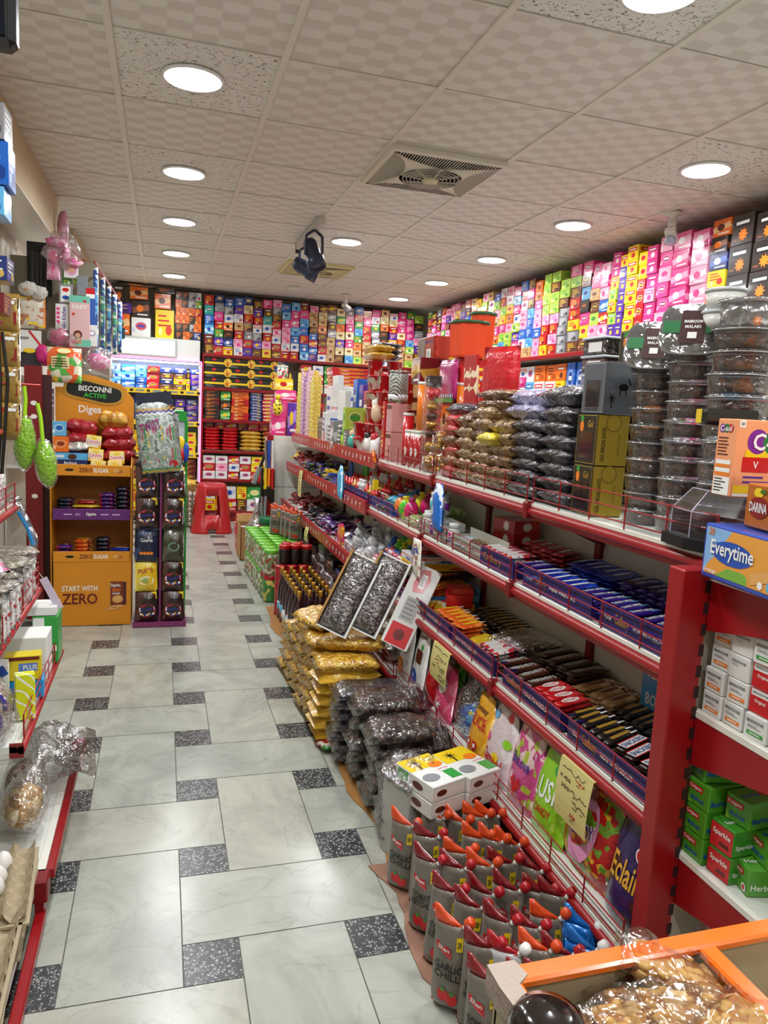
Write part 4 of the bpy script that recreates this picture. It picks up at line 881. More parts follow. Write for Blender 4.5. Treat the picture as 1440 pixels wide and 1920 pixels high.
bagstack('raisin_bag', 'grey film bag of raisins in stack beside the gift boxes', ['raisin']*7, 1.255, 2.025, Z4, .19, .24, .042)
bagstack('raisin_bag', 'grey film bag of raisins in stack touching the tan nut bags', ['raisin']*6, 1.255, 2.215, Z4, .19, .24, .042)
bagstack('sweet_bag', 'lilac film bag resting on the grey bags', ['lilac', 'lilac'], 1.27, 2.27, Z4+.255, .26, .24, .045)
bagstack('sweet_bag', 'grey film bag draped over the raisin stack', ['raisin'], 1.25, 2.03, Z4+.30, .22, .24, .05)
bagstack('nut_bag', 'tan nut bag in stack touching the grey bags', ['nutd', 'nuts', 'nutd', 'nuts', 'nuts', 'nuts'], 1.25, 2.40, Z4, .19, .23, .04)
bagstack('nut_bag', 'tan nut bag in middle nut stack', ['nuts', 'nuts', 'nuts', 'nuts', 'nutd', 'nuts', 'nuts'], 1.25, 2.58, Z4, .19, .23, .041)
bagstack('nut_bag', 'pale nut bag in stack touching the red sweets', ['nuts', 'nuts', 'nuts', 'nuts', 'nuts', 'nutd'], 1.25, 2.74, Z4, .16, .23, .042)
bagstack('nut_bag', 'brown bag laid across the nut stacks', ['nutd', 'nutd'], 1.27, 2.52, Z4+.285, .30, .22, .034)
bagstack('sweet_bag', 'red sweet bag in stack left of the nut bags', ['red', 'nuts', 'red', 'nutd', 'red', 'red', 'raisin', 'red'][0:7], 1.23, 2.87, Z4, .11, .2, .042)
T('spice_bag', 'small bright yellow bag of lentils poking out between nut stacks', 'bag', unit_pillow(GR('yellow lentils', '#c8b010', '#e0cc20', '#f0e050', 90, .15, 1, .004), 9), (1.135, 2.44, Z4+.16), PI/2+.2, scale=(.09, .08, .045))
# ---- tall things past the nut stacks
def can(r, h, m, lid, rows=()):
    b = MB(); b.lathe([(0, 0), (r, 0), (r, h)], 18, m)
    for (z0, z1, mm) in rows: b.lathe([(r*1.01, z0), (r*1.01, z1)], 18, mm)
    return meshes([('can', b), ('lid', MB().lathe([(r*1.04, h-.006), (r*1.04, h+.008), (0, h+.008)], 18, lid))])
canR = can(.027, .25, PK('can red', '#c8101c', '#e8e0d8', '#f0b020', 6, crinkle=0, typ='n', t=(.62, .75)), white)
canO = can(.027, .23, PK('can orange', '#ec7c14', '#f8f0e0', '#201810', 6, crinkle=0, typ='n', t=(.62, .75)), white)
canW = can(.024, .17, PK('can mixed', '#b8141c', '#f0ece4', '#20201c', 12, crinkle=0, typ='n', t=(.5, .65)), white)
pos = [(canR, 1.17, 3.50, 0, 'red tall snack canister left of the orange one'), (canR, 1.235, 3.45, 0, 'red tall snack canister in second row'), (canO, 1.19, 3.36, .17, 'orange tall snack canister standing on short cans'), (canR, 1.28, 3.62, .17, 'red canister at the back beside the candy jar'), (canO, 1.31, 3.2, .17, 'orange canister behind the clear flower tower'), (canR, 1.37, 3.05, .17, 'red canister right of the clear flower tower')]
for c, x, y, dz, lab in pos:
    T('snack_canister', lab, 'canister', c, (x, y, Z4+dz))
for i, (x, y) in enumerate([(1.16, 3.44), (1.17, 3.38), (1.165, 3.30), (1.19, 3.355)]): T('snack_canister', 'short patterned snack can behind the wire guard, %s from the left' % NTH[i], 'canister', canW, (x, y, Z4))
for i, (x, y) in enumerate([(1.28, 3.62), (1.31, 3.2), (1.37, 3.05)]): T('snack_canister', 'short patterned snack can under a tall canister, %s at the back' % NTH[i], 'canister', canW, (x, y, Z4))
# clear tower with gold sweets and red roses
gb_ = M('gold foil', '#b88a3c', .28, .7, bmp=(60, .8, .01)); ct = MB(); ct.box(-.035, .035, -.035, .035, 0, .43, film)
T('chocolate_tower', 'tall clear tower box of gold chocolates with red flowers', 'gift box', [('clear_box', ct)]+[('chocolate', MB().blob((0, 0, 0), .026, .026, .02, gb_ if k % 2 else M('choc base', '#4a2414', .5)).add([], [], gb_)) for k in range(0)]+
  [('filling', MB().blob((0, 0, .05), .03, .03, .03, gb_, nz=.2).blob((0, 0, .11), .03, .03, .03, gb_, nz=.2).blob((0, 0, .17), .03, .03, .02, M('choc base', '#4a2414', .5)).blob((0, 0, .21), .03, .03, .02, gb_).blob((0, 0, .25), .03, .03, .02, M('choc base', '')).blob((0, 0, .29), .03, .03, .018, gb_)), ('flower', MB().blob((-.012, 0, .35), .018, .018, .02, rdi, nz=.4).blob((.015, 0, .355), .018, .018, .02, rdi, nz=.4)), ('top_card', MB().box(-.035, .035, -.003, .003, .38, .43, blk))], (1.17, 3.17, Z4))
for i, (x, y, z) in enumerate([(1.16, 3.10, 0), (1.17, 3.00, 0), (1.25, 3.08, 0), (1.24, 2.98, 0), (1.18, 3.04, .10), (1.24, 3.26, 0)]):
    g = MB()
    for k in range(9): g.blob((R.uniform(-.025, .025), R.uniform(-.025, .025), .02+.022*(k//3)), .018, .018, .017, gb_, 8, 5)
    f_ = MB(); f_.lathe([(0, 0), (.044, .004), (.046, .05), (.03, .08), (.008, .095), (.03, .12)], 12, film)
    T('chocolate_bag', 'clear tied bag of gold wrapped chocolates with oval tag, %s near the flower tower' % NTH[i], 'bag', [('film_bag', f_), ('chocolates', g), ('tag', MB().ell('l', 0, .055, .024, .034, -.047, wht).ell('l', 0, .055, .012, .018, -.0475, rdi))], (x, y, Z4+z))
# striped candy jar over pink straw jar, other gifts
cc = PK('candy canes', '#c4ccd0', '#a83840', '#4c7c58', 34, crinkle=.6, typ='w', t=(.4, .7)); cj = PK('pink straws', '#d89090', '#a84850', '#e8c8c0', 60, crinkle=.3, typ='w')
mb = MB(); mb.lathe([(0, 0), (.05, 0), (.052, .14), (.046, .15), (0, .15)], 20, cc); mb.lathe([(.053, .01), (.054, .04)], 20, PK('stripe band', '#e8e8e8', '#282828', '#e8e8e8', 12, crinkle=0, typ='w'))
T('candy_jar', 'clear jar of striped candy canes standing on a pink straw box', 'jar', [('jar', mb), ('lid', MB().lathe([(.05, .15), (.05, .165), (0, .168)], 20, chrome))], (1.19, 3.76, Z4+.31))
for k in range(2): T('wafer_straw_box', 'clear box of pink wafer straws, %s under the candy cane jar' % ['lower', 'upper'][k], 'box', MB().box(-.045, .045, -.045, .045, 0, .15, cj, .004).rectf('l', 0, .13, .09, .02, -.0456, brn), (1.19, 3.76, Z4+k*.153))
for k, (c, h_) in enumerate([('R', .16), ('R', .15)]): carton('wafer_box', 'narrow red wafer box %s left of the straw boxes' % ['lower', 'upper'][k], 'box', c, 3, 1.18, 3.875, Z4+k*.162, .05, .06, h_, 'x')
# things held up on cartons at the back of the top shelf
for i, (y, h_, c) in enumerate([(3.9, .42, 't'), (3.62, .40, 'R'), (3.3, .30, 'O'), (3.05, .25, 'k'), (2.8, .28, 'R')]): carton('support_box', '%s carton at the back of the gondola top, %s from the candy jar side' % (PAL[c][3], NTH[i]), 'box', c, 3, 1.47, y, Z4, .22, .26, h_, 'x')
mb = MB(); mb.box(-.02, .12, -.28, 0, 0, .23, PK('grill box', '#a83428', '#c85040', '#7c1c18', 4, crinkle=0, typ='n'), .003); mb.rectf('l', .07, .115, .13, .22, -.021, M('box grey face', '#8a7c74', .4)); mb.text('l', 'disco solo', .2, .205, .14, .022, -.0216, prp); mb.rectf('l', .2, .13, .08, .07, -.0216, wht); mb.lines('l', .2, .13, .06, .05, 5, -.0222, gry); mb.text('l', 'hi', .2, .03, .03, .02, -.0216, wht)
T('appliance_box', 'large brick-red carton with white label high above the candy jar', 'box', mb, (1.38, 3.98, Z4+.435), -.03)
carton('wafer_box', 'dark red carton under the brick-red appliance carton', 'box', 'M', 2, 1.36, 3.55, Z4+.402, .14, .3, .13, 'x')
oj = M('orange jar', '#e0481c', .3, coat=.3, bmp=(4, .1))
def ojar(r, h): return meshes([('jar', MB().lathe([(0, 0), (r*.85, 0), (r*.9, .01), (r, h*.9), (r*1.02, h*.92), (r*1.0, h*.96)], 8, oj, sm=False)), ('lid', MB().lathe([(r*1.06, h*.95), (r*1.06, h*1.02), (0, h*1.03)], 24, M('jar lid green', '#2c5c34', .3)))])
T('snack_jar', 'orange faceted jar with dark green lid, larger and lower one', 'jar', ojar(.085, .16), (1.34, 3.20, Z4+.52)); T('snack_jar', 'orange faceted jar with dark green lid, taller rear one', 'jar', ojar(.062, .19), (1.48, 3.38, Z4+.56))
T('snack_jar', 'orange jar half hidden left of the taller one', 'jar', ojar(.062, .17), (1.44, 3.55, Z4+.55))
carton('support_box', 'red carton stacked beneath the orange jars', 'box', 'R', 3, 1.45, 3.3, Z4+.302, .24, .3, .217, 'x'); carton('support_box', 'yellow carton beneath the rear orange jars', 'box', 'Y', 3, 1.47, 3.5, Z4+.402, .16, .16, .145, 'x')
mg = M('magenta film', '#b01c6c', .25, coat=.7, bmp=(10, .5, .01))
mb = MB(); mb.pillow(.24, .20, .03, mg, 10, 8, .2, seed=4); mb.rectf('t', 0, -.085, .22, .02, .031, grn); mb.rectf('t', 0, -.065, .22, .016, .0312, wht)
for k in range(8): mb.rectf('t', -.1+k*.028, -.065, .014, .016, .0316, prp)
T('snack_bag', 'large magenta snack bag with checked bottom band below the orange jars', 'bag', mb, (1.27, 3.22, Z4+.41), rot=(PI/2, 0, -PI/2))
carton('snack_box', 'orange box beneath the large magenta bag', 'box', 'O', 2, 1.31, 3.22, Z4+.17, .1, .12, .13, 'x')
carton('snack_box', 'orange box lowest behind the chocolate tower', 'box', 'O', 1, 1.31, 3.12, Z4, .12, .06, .17, 'x')
rb = PK('big red bag', '#c01420', '#e83840', '#f0c030', 3, crinkle=1, typ='n', t=(.62, .78))
T('snack_bag', 'big glossy red snack bag standing behind the nut stacks', 'bag', MB().pillow(.2, .24, .07, rb, 10, 10, .15, seed=8, crimp=1), (1.32, 2.74, Z4+.42), rot=(PI/2, 0, -PI/2+.3))
for k in range(2): T('chocolate_pack', 'red and cream chocolate pack leaning by the big red bag, %s' % ['left', 'right'][k], 'packet', MB().box(-.03, .03, -.006, .006, 0, .21, PK('choc pack', '#b41820', '#f0dcb8', '#5a2a18', 7, crinkle=.2, typ='n', t=(.5, .7)), .002), (1.235, 2.92-.062*k, Z4+.30), rot=(.05, 0, -PI/2+.1))
for i, (x, c) in enumerate([(1.3, 'M'), (1.38, 'R'), (1.34, 'P')]): carton('snack_box', '%s box stacked behind the red sweets, %s' % (PAL[c][3], up(i)), 'box', c, 2, 1.38, 2.9, Z4+i*.13, .13, .1, .125, 'x')
# ---- far half of the top shelf
def roll(c): return MB().cyl((0, 0, 0), (0, 0, .55), .013, .013, 8, c)
rolls = [PK('roll '+str(i), a, b_, d, 16, crinkle=.2, typ='w') for i, (a, b_, d) in enumerate([('#e8dc60', '#f8f4c0', '#c0b030'), ('#d8a8b8', '#b03860', '#f0e0e8'), ('#b888b8', '#e8d0e8', '#80407c'), ('#e8e0d0', '#c04040', '#e8e0d0'), ('#e8c040', '#a87818', '#f0e0a0')])]
RM = [roll(c).mesh('wrapping_roll') for c in rolls]
for k in range(26): T('wrapping_roll', 'slim wrapping paper roll standing upright at the far end of the gondola top', 'wrapping paper', RM[[0, 0, 0, 1, 1, 2, 2, 1, 3, 1, 4, 0, 4][k//2]], (1.15+.035*(k % 2), 6.52-k*.029, Z4), group='wrapping paper rolls at the far end', scale=(1, 1, 1-.08*(k % 3)))
for k in range(5):
    carton('chocolate_box', 'flat red chocolate box, %s in pile behind the white tube boxes' % up(k), 'box', 'R', 3, 1.36, 5.42+.02*k, Z4+.42+k*.028, .2, .34, .027, 'x')
carton('support_box', 'tall carton under the flat red chocolate boxes', 'box', 'W', 3, 1.38, 5.4, Z4, .2, .4, .42, 'x')
for k in range(4):
    mb = MB(); mb.box(-.02, .02, -.015, .015, 0, .26, wc, .002); mb.rectf('l', 0, .03, .028, .018, -.0205, rdi); mb.rectf('l', 0, .15, .003, .09, -.0205, gry)
    T('tube_light_box', 'slim white box with red foot label, %s from the left' % NTH[k], 'box', mb, (1.2, 5.30-.05*k, Z4+.23))
carton('support_box', 'white carton beneath the slim white boxes', 'box', 'W', 3, 1.22, 5.23, Z4, .12, .22, .228, 'x')
mb = MB(); mb.box(-.02, .02, -.1, .1, 0, .2, wc, .002)
T('envelope_box', 'plain white square box right of the slim white boxes', 'box', mb, (1.18, 4.92, Z4+.18)); carton('support_box', 'silver carton beneath the plain white square box', 'box', 'S', 2, 1.2, 4.92, Z4, .12, .2, .178, 'x')
carton('tea_box', 'lime green box with picture at the middle of the gondola top', 'box', 'g', 0, 1.17, 4.60, Z4+.13, .06, .13, .14, 'x'); carton('tea_box', 'grey box beneath the lime green picture box', 'box', 'S', 3, 1.18, 4.60, Z4, .08, .13, .128, 'x')
nc = PK('noodle cup', '#c81820', '#f0ece0', '#2c8c40', 13, crinkle=0, typ='n', t=(.5, .62))
NCM = MB().lathe([(0, 0), (.038, 0), (.05, .085), (.053, .085), (.053, .09), (0, .092)], 16, nc).mesh('noodle_cup')
for (y, x, n) in ((4.42, 1.17, 2), (4.30, 1.21, 6), (4.19, 1.19, 5), (4.08, 1.21, 5), (4.0, 1.33, 5), (4.30, 1.33, 6)):
    for k in range(n): T('noodle_cup', 'red and white noodle cup, %s in stack at %s' % (up(k), ('the rear, ' if x > 1.3 else '')+{4.42: 'the left', 4.30: 'left centre', 4.19: 'centre', 4.08: 'the right'}.get(y, 'right end')), 'noodle cup', NCM, (x, y, Z4+k*.0925), R.uniform(0, 3), scale=(.95, .95, 1))
for k in range(2): T('pasta_bag', 'yellow rolled noodle packet on top of the cups, %s' % ['lower', 'upper'][k], 'packet', PC['Y'][0], (1.22, 4.28, Z4+.556+k*.04), PI/2, scale=(.26, .14, .045))
for k in range(3): T('raisin_bag', 'dark grey bag lying above the yellow packets, %s' % up(k), 'bag', UB['raisin'], (1.30, 4.45, Z4+.56+k*.035), PI/2, scale=(.3, .16, .04))
for k, (c, y) in enumerate([('B', 4.86), ('V', 4.7), ('R', 4.58), ('p', 4.45)]): carton('biscuit_box', '%s box in the row behind the lime green box' % PAL[c][3], 'box', c, 1, 1.30, y, Z4, .1, .13, .46-.04*k, 'x')
pks = [unit_pillow(PK('silver packs', '#b8b4b0', '#e8e4e0', '#a83840', 32, crinkle=.8, typ='n', t=(.5, .64)), 12), unit_pillow(PK('grey packs', '#6c6458', '#a89c8c', '#403830', 32, crinkle=.8, typ='n'), 13)]
for c in range(3):
    for k in range(5): T('snack_packet', 'silver and red packet lying in pile %s left of the lime box, %s' % (NTH[c], up(k)), 'packet', pks[0], (1.19, 5.2-.16*c, Z4+k*.03), PI/2, scale=(.15, .14, .036)) if not (c == 1 and k > 4) else None
for k in range(8): T('magazine_pack', 'thin dark packet standing on edge by the wrapping rolls', 'packet', pks[1], (1.17, 5.68-.03*k, Z4+.09), rot=(0, PI/2, .15), group='dark packets on edge', scale=(.18, .12, .02))
def toybag(c1, c2): return MB().blob((0, 0, .05), .035, .04, .05, M('toy '+c1, c1, .3, coat=.5), nz=.5, seed=len(TG)+hash(c1) % 7).blob((0, .02, .1), .025, .025, .025, M('toy '+c2, c2, .3, coat=.5), nz=.4)
for i, (c1, c2, x, y, lab) in enumerate([('#e8d81c', '#2c80d8', 1.165, 4.92, 'yellow and blue bird-like toy leaning over the red price strip'), ('#9cd820', '#60b830', 1.165, 4.72, 'lime green toy at the red price strip'), ('#40b0a0', '#f0c8a0', 1.165, 4.52, 'teal and cream cone toy at the red price strip'), ('#e8e4dc', '#202020', 1.165, 4.16, 'white and black plush-like toy at the red price strip'), ('#f0f0f0', '#c03040', 1.16, 4.0, 'white toy with red base beside the wafer boxes'), ('#e8c8a8', '#f0f0e8', 1.18, 4.08, 'cream paper fan toy above the noodle cups')]):
    T('toy_figure', lab, 'toy', toybag(c1, c2), (x-.01, y, Z4+(.19 if i == 5 else 0)), scale=(1, 1.3, 1.1))
hg = T('bubble_toy', 'orange handled bubble wand hanging from the top shelf rail', 'toy', [('handle', MB().tube([(0, 0, 0), (-.01, 0, .03), (-.01, .02, .06), (0, .035, .04), (0, .03, .01)], .008, 6, org)), ('tube', MB().cyl((0, 0, 0), (0, .02, -.12), .014, .01, 8, film)), ('clip', MB().box(-.015, .01, -.05, -.02, -.14, -.09, yel))], (1.09, 3.78, 1.12), scale=(1, 1, 1))
# ================================================================ BARS AND SWEETS ON THE SHELVES
Z3 = SH['s3'][1]+.001; Z2 = SH['s2'][1]+.001; ZB = SH['base'][1]+.001
def bar(w_, d, h, m, fs=None, seed=1, nom=True):
    """flow-wrapped bar: flat body with crimped ends"""
    mb = MB(); mb.pillow(w_, d, h, m, 10, 4, .1, 6, seed, 1, pe=.35)
    mb.box(-w_/2-.006, -w_/2+.004, -d/2*.92, d/2*.92, h*.42, h*.55, m); mb.box(w_/2-.004, w_/2+.006, -d/2*.92, d/2*.92, h*.42, h*.55, m)
    if fs: fs(mb, h+.0012)
    return mb.mesh('bar')
vio = PK('violet wrap', '#32187c', '#3c2090', '#7858c0', 30, crinkle=.5, t=(.6, .93), typ='n'); vbl = PK('blue wrap', '#1c2c98', '#2850c8', '#c8b8f0', 30, crinkle=.5, typ='n', t=(.62, .74))
def f_dairy(mb, z): mb.text('t', 'DAIRY MILK', .01, .003, .085, .014, z, wht); mb.rectf('t', -.055, 0, .018, .026, z, M('choc base', '#4a2414', .5)); mb.rectf('t', .045, -.011, .04, .005, z, lblu)
def f_snick(mb, z): mb.rectf('t', 0, 0, .10, .026, z, wht); mb.rectf('t', 0, .0135, .10, .003, z+.0003, rdi); mb.rectf('t', 0, -.0135, .10, .003, z+.0003, rdi); mb.text('t', 'SNICKERS', 0, 0, .092, .016, z+.0006, M('snick blue', '#182c7c', .3))
def f_hersh(mb, z): mb.text('t', "HERSHEY'S", 0, .004, .11, .02, z, M('silver ink', '#b8b4b0', .3)); mb.rectf('t', 0, -.015, .12, .006, z, brn)
def f_kit(mb, z): mb.ell('t', 0, 0, .07, .026, z, wht); mb.text('t', 'KITKAT', 0, 0, .055, .014, z+.0005, rdi)
def f_line(c): return lambda mb, z: (mb.rectf('t', 0, .002, .08, .012, z, c), mb.rectf('t', .05, -.008, .03, .006, z, wht))
BAR = {'D': bar(.15, .04, .014, vio, f_dairy), 'd': bar(.15, .045, .014, vbl, f_line(wht), 2), 'S': bar(.125, .042, .02, PK('snick wrap', '#2a1a14', '#3a241c', '#101010', 30, crinkle=.4, typ='n'), f_snick, 3),
    'H': bar(.15, .055, .012, PK('hersh wrap', '#3c1c14', '#4c281c', '#2c120c', 30, crinkle=.4, typ='n'), f_hersh, 4), 'K': bar(.12, .045, .012, PK('kit wrap', '#c01018', '#d83038', '#900c12', 30, crinkle=.5, typ='n'), f_kit, 5),
    'B': bar(.14, .032, .014, PK('black wrap', '#1c1a18', '#3c302c', '#c8b8a0', 40, crinkle=.5, typ='n', t=(.58, .7)), f_line(gold), 6), 'O': bar(.11, .05, .016, PK('orange wrap', '#d8541c', '#f08838', '#5c1c10', 34, crinkle=.6, typ='n', t=(.52, .66)), f_line(yel), 7),
    'T': bar(.15, .06, .012, PK('tan wrap', '#b88c5c', '#d8b888', '#6c4020', 30, crinkle=.3, typ='n', t=(.55, .68)), f_line(brn), 8), 'R': bar(.12, .06, .016, PK('red wrap', '#a8141c', '#d04040', '#e8d8c0', 34, crinkle=.6, typ='n', t=(.58, .7)), f_line(wht), 9),
    'W': bar(.12, .05, .014, PK('white wrap', '#d8d4d0', '#c02030', '#303848', 40, crinkle=.5, typ='n', t=(.55, .64)), None, 10), 'G': bar(.09, .03, .012, PK('gum wrap', '#2c8c48', '#e8e4e0', '#c82c28', 44, crinkle=.3, t=(.35, .7)), None, 11),
    'b': bar(.09, .03, .012, PK('gum blue', '#a8c8d8', '#e8f0f0', '#2c68b0', 44, crinkle=.3, t=(.4, .8)), None, 12), 'Y': bar(.13, .05, .02, PK('yellow wrap', '#d8b020', '#f0d860', '#c03818', 34, crinkle=.6, typ='n', t=(.58, .7)), None, 13),
    'V': bar(.12, .06, .02, PK('violet pack', '#4c1c70', '#c8b8d8', '#c02040', 40, crinkle=.6, t=(.6, .85)), None, 14), 'N': bar(.12, .06, .02, PK('dark pack', '#14141c', '#2c3048', '#8c1c28', 34, crinkle=.8, typ='n', t=(.52, .66)), None, 15),
    'C': bar(.07, .05, .022, PK('green purple sweets', '#28603c', '#4c2880', '#d8c840', 60, crinkle=.8, t=(.4, .8)), None, 16), 'M': bar(.07, .05, .022, PK('maroon sweets', '#6c1420', '#a82c30', '#d8b8a0', 60, crinkle=.8, t=(.5, .86)), None, 17),
    'U': bar(.07, .05, .022, PK('blue sweets', '#1c3c9c', '#3868d0', '#d8d840', 60, crinkle=.8, t=(.6, .9)), None, 18)}
def field(code, name, label, cat, x0, x1, y0, y1, z, nx, ny, nz, h, rz=0, slope=0, j=.08, tilt=0):
    """rows of like bars; more layers towards the back when slope > 0"""
    for a in range(nx):
        L = max(1, round(nz*(1+slope*(a/(nx-1 or 1)-.5))))
        for b_ in range(ny):
            for k in range(L):
                x = x0+(x1-x0)*(a+.5)/nx+R.uniform(-.006, .006); y = y0+(y1-y0)*(b_+.5)/ny+R.uniform(-.004, .004)
                T(name, label, cat, BAR[code], (x, y, z+k*h), rot=(0, tilt, rz+R.uniform(-j, j)), group=label)
CB = 'chocolate_bar'; P_ = 'packet'
# upper middle shelf, near to far
field('D', CB, 'violet chocolate bar heaped on the upper middle shelf nearest the red upright', CB.replace('_', ' '), 1.10, 1.39, 1.28, 1.52, Z3+.022, 2, 6, 4, .0145, .35, 1.2)
field('D', CB, 'violet chocolate bar in the second heap of the upper middle shelf', 'chocolate bar', 1.10, 1.39, 1.54, 1.80, Z3+.022, 2, 6, 3, .0145, .3, .8)
field('d', CB, 'bright blue-violet bar among the violet chocolate on the upper middle shelf', 'chocolate bar', 1.10, 1.38, 1.82, 2.06, Z3+.022, 2, 5, 3, .0145, .35, 1)
field('D', CB, 'violet chocolate bar in the heap farthest left of the violet ones', 'chocolate bar', 1.10, 1.25, 2.08, 2.18, Z3+.022, 1, 2, 2, .0145, .3)
field('W', 'sweet_packet', 'white and red packet beside the last violet bars', P_, 1.10, 1.24, 2.20, 2.42, Z3+.02, 1, 5, 3, .0145, .2)
field('R', 'sweet_packet', 'red packet piled at the back behind the white ones', P_, 1.25, 1.38, 2.14, 2.40, Z3, 1, 4, 5, .0165, .5)
field('B', CB, 'dark slim bar lying beside the gum packs', 'chocolate bar', 1.11, 1.26, 2.44, 2.60, Z3+.02, 1, 5, 2, .0145, .2)
field('G', 'gum_packet', 'small green and red gum packet in the gum rows', 'gum', 1.20, 1.38, 2.56, 2.80, Z3+.01, 2, 7, 2, .0125, .1)
field('b', 'gum_packet', 'small pale blue gum packet in the gum rows at the wire guard', 'gum', 1.10, 1.20, 2.46, 2.82, Z3+.02, 1, 10, 2, .0125, .1)
for k in range(2):
    mb = MB(); mb.box(-.06, .06, -.07, .07, 0, .05, PK('gum box', '#a81c20', '#c83830', '#e88040', 8, crinkle=.2, typ='n'), .003); mb.star('l', .02, .026, .014, .022, 9, -.0606, wht); mb.ell('f', .0, .026, .04, .03, -.0706, wht)
    T('gum_box', 'red carton with white star splash, %s, behind the gum bottles' % ['lower', 'upper'][k], 'box', mb, (1.30, 2.52, Z3+.04+k*.051), .15)
carton('support_box', 'grey carton under the red gum cartons', 'box', 'S', 3, 1.30, 2.52, Z3, .14, .16, .039, 'x')
def gumb(c, r=.026, h=.075): return meshes([('bottle', MB().lathe([(0, 0), (r*.9, 0), (r, .004), (r, h*.8), (r*.75, h*.92), (r*.75, h)], 18, M('pill white', '#dcdedc', .3)).lathe([(r*1.01, h*.14), (r*1.015, h*.7)], 18, c)), ('lid', MB().lathe([(r*.85, h*.93), (r*.88, h*1.18), (0, h*1.2)], 18, M('pill white', '')))])
GB = [gumb(PK('gum violet', '#7c2c98', '#e8e0e8', '#38a048', 30, crinkle=0, typ='n')), gumb(PK('gum magenta', '#b01c58', '#e8c8d0', '#38a048', 30, crinkle=0, typ='n')), gumb(PK('gum teal', '#38b0b8', '#f0f0f0', '#2858a8', 30, crinkle=0, typ='n'))]
for i, (x, y, z, g, lab) in enumerate([(1.125, 3.0, .0, 0, 'violet label, front left'), (1.12, 2.90, 0, 0, 'violet label, front centre'), (1.12, 2.81, 0, 1, 'magenta label, front centre'), (1.13, 2.72, 0, 1, 'magenta label, front right'), (1.15, 3.07, 0, 2, 'teal label, far left'), (1.15, 3.0, .092, 2, 'teal label, upper left'), (1.16, 2.93, .092, 0, 'green lid rim, upper tier'), (1.15, 2.96, .184, 0, 'topmost of the gum bottles')]):
    T('gum_bottle', 'small white gum bottle, '+lab, 'bottle', GB[g], (x, y, Z3+z), i)
def hang(name, lab, cat, w_, h_, m, loc, fs=None, t=.02, rz=-PI/2, pins=True):
    mb = MB(); n = 8; out = [(-h_+h_*k/n, -w_/2*(1 if k < n else .9), w_/2*(1 if k < n else .9)) for k in range(n+1)]
    mb.pouch(out, lambda q: t*min(1, 6*q, 4*(1-q))+.001, m, seed=len(lab), nz=.002); n0 = len(mb.V)
    if fs: fs(mb); mb.drape(n0)
    return T(name, lab, cat, mb, loc, rot=(0, 0, rz))
hang('sweet_pouch', 'blue and white foil pouch hanging from the gondola top rail', 'pouch', .09, .2, PK('blue foil', '#1c70d0', '#e8f0f8', '#1850a0', 14, crinkle=.6, typ='n', t=(.5, .62)), (1.085, 2.80, 1.115), None, .02)
hang('sweet_pouch', 'checkered cream packet lettered in blue hanging from the upper middle rail', 'pouch', .11, .17, PK('check foil', '#d8ccb8', '#e8e4d8', '#a86c6c', 60, crinkle=.3, t=(.4, .8)), (1.05, 2.93, .862), lambda mb: mb.text('f', 'extra', 0, -.05, .08, .03, -.001, blu, .3), .012)
hang('sweet_pouch', 'slim light blue packet hanging from the upper middle rail far along', 'pouch', .08, .21, PK('pale blue foil', '#58b0e0', '#d8ecf8', '#2870b0', 20, crinkle=.6, typ='n'), (1.05, 4.38, 1.05), None, .02)
def ctoy(c1, c2, k):
    if k == 0: return meshes([('capsule', MB().lathe([(0, 0), (.022, 0), (.025, .04), (.018, .05)], 14, FILM('capsule clear', '#f8e0e0', .15, .4, .1, 20, .3))), ('sweets', MB().lathe([(0, .003), (.02, .003), (.022, .035), (0, .036)], 12, PK('sweet beads '+c1, c1, c2, '#f0e8d8', 120, crinkle=.3))), ('cap', MB().lathe([(.02, .05), (.02, .065), (.01, .07), (.008, .09), (0, .092)], 14, M('toy '+c2, c2, .3, coat=.5)))])
    if k == 1: return meshes([('egg', MB().blob((0, 0, .045), .032, .032, .045, PK('egg '+c1, c1, c2, c1, 26, crinkle=.5, typ='n', t=(.52, .7)), 12, 9)), ('collar', MB().lathe([(.012, .088), (.016, .1), (0, .1)], 10, M('toy '+c2, c2, .3, coat=.5)))])
    if k == 2: return meshes([('mascot_body', MB().blob((0, 0, .03), .028, .024, .032, M('toy '+c1, c1, .3, coat=.5)).blob((0, 0, .075), .024, .022, .022, M('toy '+c2, c2, .3, coat=.5))), ('cap', MB().lathe([(.015, .092), (.015, .108), (0, .11)], 10, M('toy '+c1, c1, .3, coat=.5)))])
    return meshes([('pouch', MB().pillow(.07, .09, .04, PK('toy pouch '+c1, c1, c2, '#f0ece0', 40, crinkle=.8, typ='n', t=(.5, .66)), 8, 8, .2, seed=3))])
TY = [('#e83c80', '#e83020', 0, 'pink and red capped'), ('#e8b020', '#c81820', 0, 'gold and red capped'), ('#f0f0f0', '#f0f0f0', 2, 'white'), ('#c82870', '#e83020', 0, 'magenta beaded'), ('#50a8c0', '#50b8d0', 3, 'aqua'), ('#e8d020', '#202020', 3, 'yellow'), ('#f08030', '#3050b0', 1, 'orange'), ('#48c828', '#e8d828', 1, 'bright green'), ('#d82070', '#a01860', 1, 'magenta egg-like'), ('#98b868', '#d8e0b0', 3, 'pale green'), ('#38b038', '#2858c0', 1, 'green and blue'), ('#b83838', '#d8b050', 0, 'red and gold')]
TM = [ctoy(a, b_, k) for a, b_, k, _ in TY]
